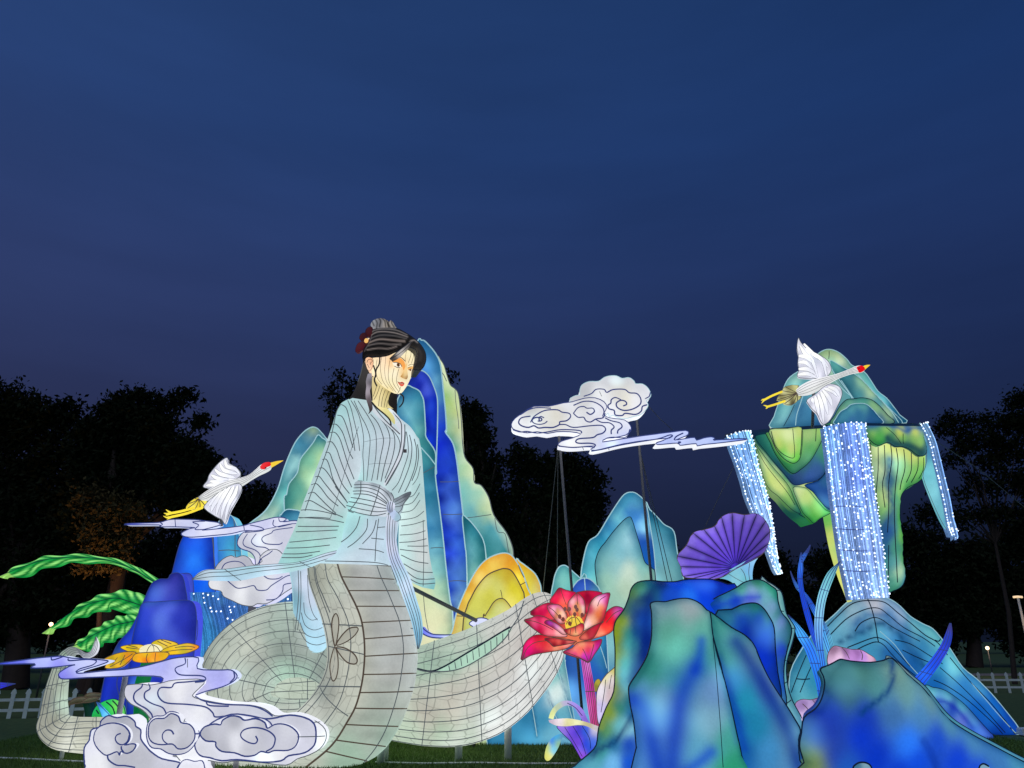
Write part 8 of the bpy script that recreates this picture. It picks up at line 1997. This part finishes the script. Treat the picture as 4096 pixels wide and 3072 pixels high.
t.draw([T3(1080, 420, 990, 700, 900, 1000, 800, 1350, 700, 1650)], 'wire', 1.0, tree=ts, eps=0.014)
t.draw([T3(790, 350, 850, 370, 900, 480, 950, 640, 985, 760), T3(720, 465, 780, 470, 850, 560, 900, 700, 940, 820, 985, 900), T3(700, 570, 760, 570, 820, 650, 870, 800, 920, 960, 1000, 1160), T3(665, 690, 720, 690, 780, 780, 820, 900, 880, 1060, 970, 1260), T3(640, 820, 690, 830, 730, 930, 780, 1050, 850, 1220, 940, 1340), T3(600, 910, 650, 910, 690, 1000, 730, 1150, 800, 1280, 900, 1430), T3(560, 1020, 610, 1020, 680, 1100, 780, 1260, 880, 1400), T3(510, 1130, 560, 1125, 620, 1200, 700, 1300, 800, 1420, 890, 1520), T3(460, 1230, 520, 1215, 580, 1270, 680, 1400, 800, 1500), T3(420, 1340, 490, 1325, 560, 1390, 660, 1490, 770, 1590), T3(380, 1440, 450, 1430, 560, 1490, 700, 1570, 860, 1640), T3(330, 1550, 420, 1545, 560, 1560, 700, 1590, 770, 1610), T3(310, 1650, 450, 1640, 600, 1645, 700, 1655),
        C2(1390, 640, 1500, 645, 1620, 655, 1750, 680), C2(1360, 710, 1500, 712, 1710, 710), C2(1340, 755, 1500, 750, 1700, 740), C2(1290, 840, 1450, 825, 1690, 800), C2(1260, 885, 1450, 880, 1640, 860), C2(1240, 930, 1400, 930, 1560, 910), C2(1220, 960, 1400, 960, 1500, 940), T3(840, 215, 900, 260, 940, 400, 980, 600, 1010, 800), T3(920, 165, 960, 260, 1000, 420, 1050, 640, 1070, 800), T3(830, 215, 780, 300, 740, 480, 690, 700, 620, 900, 540, 1130, 460, 1330, 380, 1560), T3(760, 1250, 850, 1370, 920, 1460)], 'wire', 1.9, tree=ts, eps=0.012)
# hem of the sleeve streaming out
o, g, c = loft(t, 'sleeve_hem', [(1450, 2165), (1380, 2192), (1300, 2213), (1200, 2248), (1100, 2258), (1000, 2266), (900, 2278), (830, 2280), (795, 2292), (768, 2317)], [(1448, 2200), (1390, 2225), (1330, 2245), (1240, 2268), (1150, 2288), (1060, 2300), (960, 2320), (880, 2322), (815, 2321), (769, 2319)], [10.95, 10.9, 10.85, 10.8, 10.75, 10.7, 10.7, 10.7, 10.7, 10.7], [1.2, 1.4, 1.6, 1.8, 1.8, 1.6, 1.4, 1.2, 1.0, 0.8],
               ctrl=[(1420, 2190, (170, 180, 200)), (1350, 2210, (176, 190, 210)), (1300, 2220, (190, 205, 220)), (1250, 2260, (176, 214, 226)), (1150, 2265, (170, 210, 214)), (1100, 2285, (206, 226, 245)), (1000, 2275, (150, 190, 196)), (1000, 2305, (190, 220, 245)), (900, 2290, (170, 206, 214)), (900, 2315, (176, 214, 245)), (830, 2300, (190, 210, 225)), (790, 2310, (150, 170, 185))], mat='cloth_soft', na=20)
grid_wires(t, g, c, (55, 95, 130), (0.35, 0.68), 'wire', 1.5)
# far sleeve
FS = [(1660, 1800, (190, 206, 210)), (1640, 1950, (190, 214, 214)), (1680, 1950, (176, 206, 206)), (1620, 2050, (206, 226, 222)), (1680, 2060, (196, 214, 210)), (1610, 2150, (206, 230, 226)), (1680, 2160, (205, 210, 210)), (1620, 2230, (196, 226, 222)), (1690, 2240, (206, 210, 208)), (1640, 2300, (206, 216, 216)), (1700, 2300, (196, 210, 206)), (1680, 2345, (130, 190, 190)), (1730, 2345, (110, 176, 180))]
o, g, c = loft(t, 'sleeve', [(1640, 1715), (1640, 1800), (1632, 1900), (1612, 1980), (1600, 2060), (1594, 2140), (1597, 2220), (1612, 2285), (1640, 2325), (1690, 2350)], [(1676, 1755), (1687, 1815), (1693, 1900), (1699, 1980), (1705, 2060), (1711, 2140), (1718, 2220), (1730, 2285), (1742, 2325), (1736, 2358)], [11.3, 11.35, 11.4, 11.4, 11.4, 11.4, 11.4, 11.4, 11.4, 11.4], 0.6, colfn=lambda P: paint_fn(FS)(P) * np.array([0.93, 0.96, 0.97]), mat='cloth_soft', na=28)
tf = t.bvh([-1])
t.draw([F2(110, 700, 200, 680, 260, 600), F2(100, 760, 220, 740, 290, 690), F2(90, 810, 200, 795, 300, 765), F2(100, 880, 220, 870, 320, 840), F2(95, 940, 220, 930, 330, 905), F2(160, 968, 260, 970, 335, 965), F2(100, 995, 220, 1010, 340, 1022), F2(110, 1040, 220, 1090, 350, 1110), F2(130, 1110, 240, 1170, 360, 1180), F2(140, 1160, 240, 1230, 375, 1230), F2(170, 1225, 260, 1270, 380, 1265), F2(285, 760, 290, 1000, 285, 1290), F2(130, 640, 200, 620, 255, 540), F2(150, 580, 210, 560, 260, 470), F2(200, 480, 240, 420, 262, 330)], 'wire', 1.7, tree=tf, eps=0.012)

# sash, knot and ribbons
SASH = T3(1005, 1192, 1100, 1185, 1200, 1190, 1330, 1215, 1430, 1290, 1490, 1370, 1500, 1440, 1450, 1560, 1410, 1640, 1330, 1655, 1200, 1650, 1050, 1600, 930, 1560, 885, 1525, 905, 1450, 960, 1390, 985, 1290)
panel(t, 'sash', SASH, 10.97, T=0.45, bulge=0.18, br=70, n=3, res=26, ctrl=[(1430, 1935, (150, 160, 170)), (1500, 1940, (130, 136, 146)), (1560, 1975, (120, 126, 136)), (1420, 1970, (176, 206, 210)), (1480, 1965, (206, 212, 222)), (1530, 1990, (206, 212, 222)), (1410, 2010, (176, 224, 224)), (1470, 2010, (190, 216, 220)), (1530, 2030, (206, 214, 222)), (1390, 2035, (160, 216, 216)), (1450, 2055, (196, 214, 220)), (1520, 2065, (206, 214, 226)), (1560, 2010, (190, 200, 210))], mat='cloth_soft', rim='wire', rim_r=2.2)
tk = t.bvh([-1])
t.draw([T3(1000, 1230, 1150, 1225, 1300, 1260, 1420, 1340, 1470, 1430), T3(990, 1270, 1150, 1265, 1300, 1310, 1400, 1400, 1440, 1460), T3(985, 1310, 1150, 1310, 1290, 1360, 1420, 1460), T3(975, 1345, 1150, 1350, 1290, 1395, 1420, 1478), T3(960, 1390, 1100, 1410, 1280, 1450, 1420, 1505), T3(920, 1440, 1100, 1470, 1280, 1510, 1410, 1530), T3(900, 1490, 1100, 1540, 1280, 1570, 1410, 1560), T3(890, 1530, 1050, 1585, 1250, 1620, 1400, 1590), T3(1085, 1195, 1080, 1330, 1030, 1440, 940, 1560), T3(1330, 1220, 1280, 1400, 1200, 1640)], 'wire', 1.9, tree=tk, eps=0.014)
panel(t, 'bow_loop', T3(1500, 1430, 1560, 1390, 1650, 1340, 1715, 1320, 1710, 1360, 1660, 1420, 1620, 1480, 1600, 1540, 1560, 1580, 1490, 1560), 10.75, T=0.10, bulge=0.06, n=3, ctrl=[(1590, 1990, (110, 116, 126)), (1625, 1980, (90, 96, 106)), (1605, 2010, (150, 160, 170)), (1590, 2030, (170, 190, 200))], mat='cloth_soft', rim='wire', rim_r=1.8)
tw = t.bvh([-1])
t.draw([T3(1510, 1450, 1600, 1400, 1700, 1350), T3(1510, 1480, 1590, 1450, 1650, 1410), T3(1510, 1510, 1580, 1500, 1620, 1480)], 'wire', 1.6, tree=tw)
panel(t, 'bow_tail', T3(1450, 1560, 1510, 1550, 1560, 1590, 1590, 1640, 1570, 1680, 1520, 1690, 1470, 1650), 10.72, T=0.08, bulge=0.05, n=3, ctrl=[(1570, 2060, (190, 206, 236)), (1595, 2075, (160, 190, 205))], mat='cloth_soft', rim='wire', rim_r=1.6)
loft(t, 'knot', T3(1440, 1440, 1415, 1480, 1408, 1530, 1425, 1570, 1450, 1590), T3(1480, 1440, 1515, 1470, 1515, 1520, 1495, 1560, 1465, 1592), 10.68, 0.8, ctrl=[(1555, 2020, (190, 200, 226)), (1570, 2020, (226, 232, 250)), (1560, 2040, (150, 160, 190))], mat='cloth_soft', na=18)
tn = t.bvh([-1])
t.draw([T3(1440, 1450, 1425, 1500, 1430, 1560), T3(1465, 1445, 1450, 1500, 1455, 1575), T3(1490, 1450, 1480, 1500, 1480, 1570)], 'wire', 1.6, tree=tn)
o, g, c = loft(t, 'ribbon', [(1548, 2060), (1543, 2100), (1543, 2160), (1553, 2230), (1582, 2310), (1615, 2400), (1643, 2480), (1660, 2550), (1668, 2595)], [(1592, 2055), (1588, 2100), (1586, 2160), (1600, 2230), (1640, 2310), (1668, 2400), (1687, 2470), (1691, 2540), (1676, 2596)], [10.72, 10.72, 10.72, 10.74, 10.74, 10.74, 10.76, 10.8, 10.8], 0.35, ctrl=[(1565, 2090, (206, 212, 230)), (1585, 2120, (176, 196, 214)), (1560, 2180, (206, 212, 236)), (1590, 2250, (190, 206, 240)), (1620, 2340, (206, 226, 250)), (1650, 2420, (176, 220, 245)), (1670, 2480, (150, 200, 225)), (1675, 2550, (120, 180, 214)), (1600, 2300, (176, 216, 236))], mat='cloth_soft', na=18)
grid_wires(t, g, c, (50, 75, 105, 130), (), 'wire', 1.3)

# neck and head
o, g, c = loft(t, 'neck', E(330, 950, 325, 1080, 330, 1200, 335, 1290, 330, 1340, 300, 1380), E(660, 1000, 640, 1130, 590, 1200, 565, 1290, 570, 1360, 640, 1420), [11.25, 11.25, 11.25, 11.25, 11.28, 11.3], 0.75, ctrl=[(1495, 1560, (214, 196, 140)), (1520, 1580, (236, 218, 160)), (1550, 1590, (206, 190, 130)), (1510, 1620, (240, 226, 176)), (1545, 1630, (214, 200, 140)), (1560, 1560, (170, 150, 96))], mat='cloth_skin', na=28)
tn = t.bvh([-1])
t.draw([E(440, 1080, 400, 1200, 350, 1290), E(480, 1110, 440, 1230, 420, 1380), E(520, 1140, 480, 1260, 460, 1390), E(570, 1160, 520, 1300, 500, 1420), E(600, 1190, 550, 1330, 540, 1440), E(400, 1060, 370, 1160, 340, 1240)], 'wire_brown', 1.1, tree=tn, eps=0.008)
SKIN = [(1480, 1420, (250, 220, 180)), (1530, 1430, (255, 224, 190)), (1600, 1400, (255, 246, 205)), (1650, 1410, (255, 244, 200)), (1500, 1470, (255, 240, 200)), (1540, 1460, (255, 228, 190)), (1565, 1450, (250, 200, 140)), (1540, 1500, (255, 240, 205)), (1580, 1490, (255, 246, 215)), (1600, 1470, (255, 240, 200)), (1640, 1470, (255, 240, 200)), (1630, 1500, (255, 248, 215)), (1520, 1520, (250, 232, 180)), (1560, 1530, (255, 244, 200)), (1610, 1530, (255, 248, 215)), (1590, 1560, (255, 244, 205)), (1560, 1560, (246, 222, 160)), (1612, 1470, (236, 176, 90)), (1617, 1500, (226, 180, 100))]
o, g, c = loft(t, 'head', E(480, 215, 380, 250, 290, 340, 230, 480, 215, 620, 225, 740, 270, 850, 335, 930, 400, 1010, 480, 1085, 560, 1145, 620, 1178, 660, 1195), E(640, 225, 760, 290, 880, 380, 965, 480, 982, 590, 965, 690, 925, 800, 905, 880, 895, 960, 850, 1060, 800, 1140, 760, 1185, 720, 1203), [11.3, 11.25, 11.2, 11.18, 11.15, 11.12, 11.1, 11.1, 11.08, 11.08, 11.08, 11.08, 11.08], [0.9, 0.9, 0.9, 0.88, 0.85, 0.82, 0.78, 0.75, 0.72, 0.7, 0.66, 0.6, 0.5], ctrl=SKIN, mat='cloth_skin', sub=4, na=44)
head = o
th_ = t.bvh([-1])
t.draw([E(470, 640, 450, 760, 450, 850, 480, 1000, 560, 1120), E(530, 620, 520, 750, 510, 860, 540, 1020, 640, 1160), E(590, 700, 570, 820, 565, 950, 590, 1050, 680, 1180), E(650, 820, 625, 950, 640, 1050, 720, 1170), E(720, 830, 690, 950, 690, 1040, 740, 1140), E(770, 590, 760, 640), E(840, 550, 815, 660, 820, 730), E(900, 560, 895, 640, 860, 740), E(935, 570, 935, 650, 905, 750), E(400, 690, 385, 800, 400, 960, 470, 1060), E(745, 1095, 730, 1150, 700, 1195)], 'wire_brown', 0.9, tree=th_, eps=0.008)
# painted features
t.patch('eye_shadow', E(602, 688, 650, 660, 710, 658, 770, 690, 805, 740, 815, 820, 790, 850, 770, 800, 735, 760, 690, 735, 640, 730, 615, 715), (246, 166, 84), th_, 0.008, parent=head, step=5)
t.patch('eye_shadow', E(848, 815, 890, 800, 938, 795, 930, 835, 890, 835, 860, 850), (250, 190, 110), th_, 0.008, parent=head, step=5)
t.patch('eye', E(628, 748, 650, 738, 690, 742, 735, 760, 758, 795, 735, 812, 690, 806, 655, 788), (250, 240, 220), th_, 0.012, parent=head, step=5)
t.patch('iris', E(700, 745, 725, 752, 735, 775, 725, 798, 705, 800, 690, 780, 690, 760), (110, 76, 50), th_, 0.016, parent=head, step=4)
t.patch('pupil', E(706, 762, 718, 766, 721, 778, 714, 786, 704, 782, 701, 770), (30, 22, 20), th_, 0.02, parent=head, step=3)
t.patch('eye', E(862, 848, 885, 834, 915, 830, 908, 855, 885, 868, 868, 864), (246, 226, 196), th_, 0.012, parent=head, step=4)
t.patch('iris', E(880, 836, 900, 834, 904, 852, 890, 864, 878, 856), (120, 80, 50), th_, 0.016, parent=head, step=3)
t.patch('lip', E(698, 1018, 735, 1030, 762, 1022, 790, 1032, 802, 1045, 760, 1050, 725, 1042), (196, 60, 56), th_, 0.012, parent=head, step=4)
t.patch('lip', E(705, 1028, 730, 1046, 765, 1054, 800, 1050, 792, 1074, 768, 1090, 745, 1084, 722, 1058), (226, 96, 80), th_, 0.012, parent=head, step=4)
# nose as a ridge standing out of the face
NZ = [th_.ray_cast(EYE, ray(*q).normalized())[0] for q in E(822, 722, 820, 800, 815, 870, 806, 920, 800, 948, 814, 985)]
loft(t, 'nose', E(812, 720, 802, 800, 785, 870, 760, 920, 745, 945, 790, 985), E(832, 725, 838, 800, 846, 870, 852, 920, 854, 950, 838, 985), [q.y + e for q, e in zip(NZ, (0.02, 0.0, -0.02, -0.04, -0.03, 0.02))], 0.6, ctrl=[(1622, 1450, (240, 190, 110)), (1624, 1480, (250, 214, 150)), (1612, 1500, (214, 166, 90)), (1620, 1500, (250, 226, 170)), (1605, 1508, (176, 120, 60)), (1625, 1512, (150, 100, 50))], mat='cloth_skin', na=16, parent=head)
t.draw([E(604, 690, 640, 732, 690, 736, 740, 756, 764, 800), E(600, 672, 640, 648, 700, 645, 760, 668, 812, 715), E(655, 790, 700, 812, 740, 812)], 'wire_brown', 1.9, tree=th_, eps=0.022)
t.draw([E(862, 782, 895, 766, 945, 766), E(850, 818, 885, 802, 936, 797), E(862, 850, 890, 832, 925, 828), E(698, 1018, 740, 1040, 765, 1046, 800, 1046)], 'wire_brown', 1.1, tree=th_, eps=0.022)
# ear
panel(t, 'ear', E(225, 700, 250, 662, 305, 664, 342, 700, 342, 780, 315, 840, 285, 868, 255, 835, 235, 770), 10.86, T=0.25, bulge=0.05, n=3, res=12, ctrl=[(1470, 1440, (250, 200, 160)), (1485, 1450, (240, 180, 140)), (1475, 1475, (255, 214, 180))], mat='cloth_skin', rim='wire_brown', rim_r=1.1)
te = t.bvh([-1])
t.draw([E(250, 740, 265, 700, 310, 690, 330, 720, 305, 740, 300, 770), E(255, 760, 285, 820)], 'wire_brown', 1.2, tree=te, eps=0.01)
# hair
HB = (15, 14, 16)
streaks = [(E(330, 310, 500, 280, 700, 300, 850, 360), 3.1, (126, 120, 118), 0.64), (E(320, 360, 480, 330, 680, 350, 860, 400), 2.5, (150, 140, 136), 0.68), (E(310, 420, 480, 390, 680, 400, 850, 430), 2.5, (96, 92, 92), 0.68), (E(300, 480, 460, 450, 660, 460, 820, 460), 3.1, (150, 136, 130), 0.68), (E(290, 530, 450, 510, 620, 515, 760, 500), 2.5, (120, 112, 110), 0.68), (E(270, 590, 430, 570, 580, 570, 700, 530), 2.2, (140, 128, 124), 0.64), (E(230, 600, 300, 480, 330, 380), 2.5, (110, 106, 108), 0.51), (E(900, 470, 960, 440, 1000, 470), 3.1, (150, 140, 136), 0.68), (E(1000, 560, 1060, 640, 1050, 740), 5.6, (60, 56, 54), 0.59), (E(420, 260, 560, 250, 680, 262), 2.5, (130, 126, 126), 0.59)]
panel(t, 'hair', E(330, 262, 420, 238, 560, 228, 700, 240, 830, 305, 960, 395, 1050, 485, 1110, 590, 1122, 700, 1090, 800, 1040, 850, 985, 850, 938, 842, 965, 720, 985, 620, 970, 560, 920, 530, 865, 512, 800, 520, 700, 572, 560, 640, 470, 655, 440, 662, 340, 656, 250, 662, 200, 705, 186, 640, 205, 540, 270, 440, 315, 330), 10.82, T=0.34, bulge=0.16, br=60, n=3, res=60, ctrl=[(1500, 1350, HB), (1600, 1380, HB), (1690, 1450, (40, 38, 38))], strokes=streaks, mat='cloth_skin', rim='wire_dark', rim_r=1.6)
panel(t, 'hair_fringe', E(585, 690, 640, 632, 730, 560, 830, 485, 890, 436, 905, 446, 850, 512, 755, 592, 665, 655), 10.72, T=0.12, bulge=0.03, n=3, ctrl=[(1570, 1425, (40, 38, 40)), (1600, 1410, (190, 184, 180)), (1630, 1380, (120, 114, 112)), (1640, 1370, (50, 46, 46))], mat='cloth_skin', strokes=[(E(620, 650, 720, 570, 860, 450), 3, (30, 28, 30), 0.8)], rim='wire_dark', rim_r=1.2)
panel(t, 'hair_bun', E(322, 240, 308, 185, 350, 130, 430, 100, 500, 102, 560, 130, 585, 150, 605, 125, 640, 150, 665, 200, 690, 240, 640, 262, 500, 258, 400, 268), 11.0, T=0.4, bulge=0.12, n=3, res=34, ctrl=[(1500, 1285, (150, 152, 158)), (1520, 1290, (110, 110, 116)), (1560, 1300, (170, 160, 150)), (1575, 1295, (130, 130, 130))], strokes=[(E(430, 110, 470, 170, 450, 240), 3, HB, 0.9), (E(480, 110, 530, 170, 540, 240), 3, HB, 0.9), (E(380, 125, 420, 200, 400, 260), 3, HB, 0.8), (E(540, 130, 570, 200, 580, 250), 3.5, HB, 0.9), (E(590, 150, 580, 200, 600, 245), 4, HB, 0.9), (E(625, 150, 630, 200, 660, 240), 3, HB, 0.8), (E(340, 160, 370, 230), 3, HB, 0.8)], mat='cloth_skin', rim='wire_dark', rim_r=1.0)
loft(t, 'hair_crown', E(470, 225, 300, 330, 205, 480, 188, 620, 195, 740), E(650, 230, 860, 330, 985, 450, 1005, 570, 940, 660), 11.38, 0.72, col=HB, mat='cloth_skin', na=28)
loft(t, 'hair_length', E(195, 640, 185, 760, 150, 920, 90, 1090, 20, 1230, -60, 1330, -60, 1450), E(700, 700, 700, 800, 690, 950, 690, 1100, 695, 1250, 695, 1400, 690, 1520), [11.55, 11.6, 11.65, 11.7, 11.72, 11.75, 11.78], 0.35, ctrl=[(1400, 1550, (44, 42, 40)), (1450, 1500, (60, 58, 58)), (1560, 1600, (28, 26, 26)), (1440, 1580, (30, 28, 28))], mat='cloth_skin', na=24)
t.draw([E(190, 760, 150, 930, 80, 1110, 10, 1240)], 'wire', 1.6)
loft(t, 'hair_lock', E(262, 905, 235, 1010, 240, 1090, 230, 1180, 232, 1260, 262, 1360, 285, 1450, 268, 1492), E(318, 890, 325, 980, 318, 1080, 295, 1150, 305, 1230, 325, 1330, 332, 1430, 275, 1497), [10.85, 10.85, 10.85, 10.83, 10.83, 10.85, 10.9, 10.9], 0.6, ctrl=[(1478, 1500, (150, 146, 156)), (1485, 1530, (70, 66, 72)), (1470, 1560, (170, 160, 170)), (1482, 1600, (90, 80, 84)), (1476, 1640, (60, 50, 50))], mat='cloth_skin', na=14)
for pl in (E(345, 780, 380, 900, 360, 1000, 400, 1090), E(440, 660, 430, 760, 385, 850, 380, 960), E(320, 1320, 400, 1410, 520, 1510, 590, 1590, 605, 1680), E(735, 1195, 785, 1240, 785, 1310, 760, 1360, 722, 1400)):
    V, Fc = tube([at(x, y, 10.78) for x, y in smooth(pl, False, 5)], [3.2 * 11 / F] * (len(pl) * 5 - 5) + [0.6 * 11 / F], 6)
    t.add('hair_strand', V, Fc, 'hair', hit=False)
# flower in the hair
for pts in (E(330, 330, 260, 360, 226, 300, 248, 240, 300, 212, 335, 235), E(250, 385, 190, 420, 140, 390, 160, 325, 215, 300, 240, 330), E(235, 430, 230, 500, 150, 580, 84, 585, 90, 510, 130, 450, 200, 425), E(250, 420, 300, 400, 330, 440, 320, 520, 260, 540, 235, 480)):
    panel(t, 'hair_flower_petal', pts, 10.78, T=0.05, bulge=0.04, n=3, res=12, ctrl=[(1480, 1330, (62, 22, 28)), (1440, 1380, (76, 26, 34)), (1460, 1350, (50, 18, 24))], mat='cloth_skin', rim='wire_dark', rim_r=0.8)
c = at(1400 + 240 / 3.686, 1250 + 415 / 3.686, 10.70)
V, Fc = ball(c, 9 * 11 / F, 7, 10, 1, 0.7, 1.2)
t.add('hair_flower_heart', V, Fc, 'cloth_skin', np.tile(srgb((244, 190, 110)), (len(V), 1)), hit=False)

# strut of the far sleeve and legs of the coils
rod(t, 'sleeve_strut', at(1640, 2348, 11.5), at(1905, 2482, 12.55), 0.032, 'pole')
for x, yt, Y in ((1835, 2970, 11.35), (2032, 2870, 11.4), (1540, 2990, 11.3), (1525, 3010, 11.05), (250, 3005, 11.35)):
    p = at(x, yt, Y)
    rod(t, 'support_leg', Vector((p.x, Y, 0)), Vector((p.x, Y, p.z + 0.25)), 0.055 if x > 400 else 0.03, 'fence')
t.done()

bpy.context.view_layer.update()
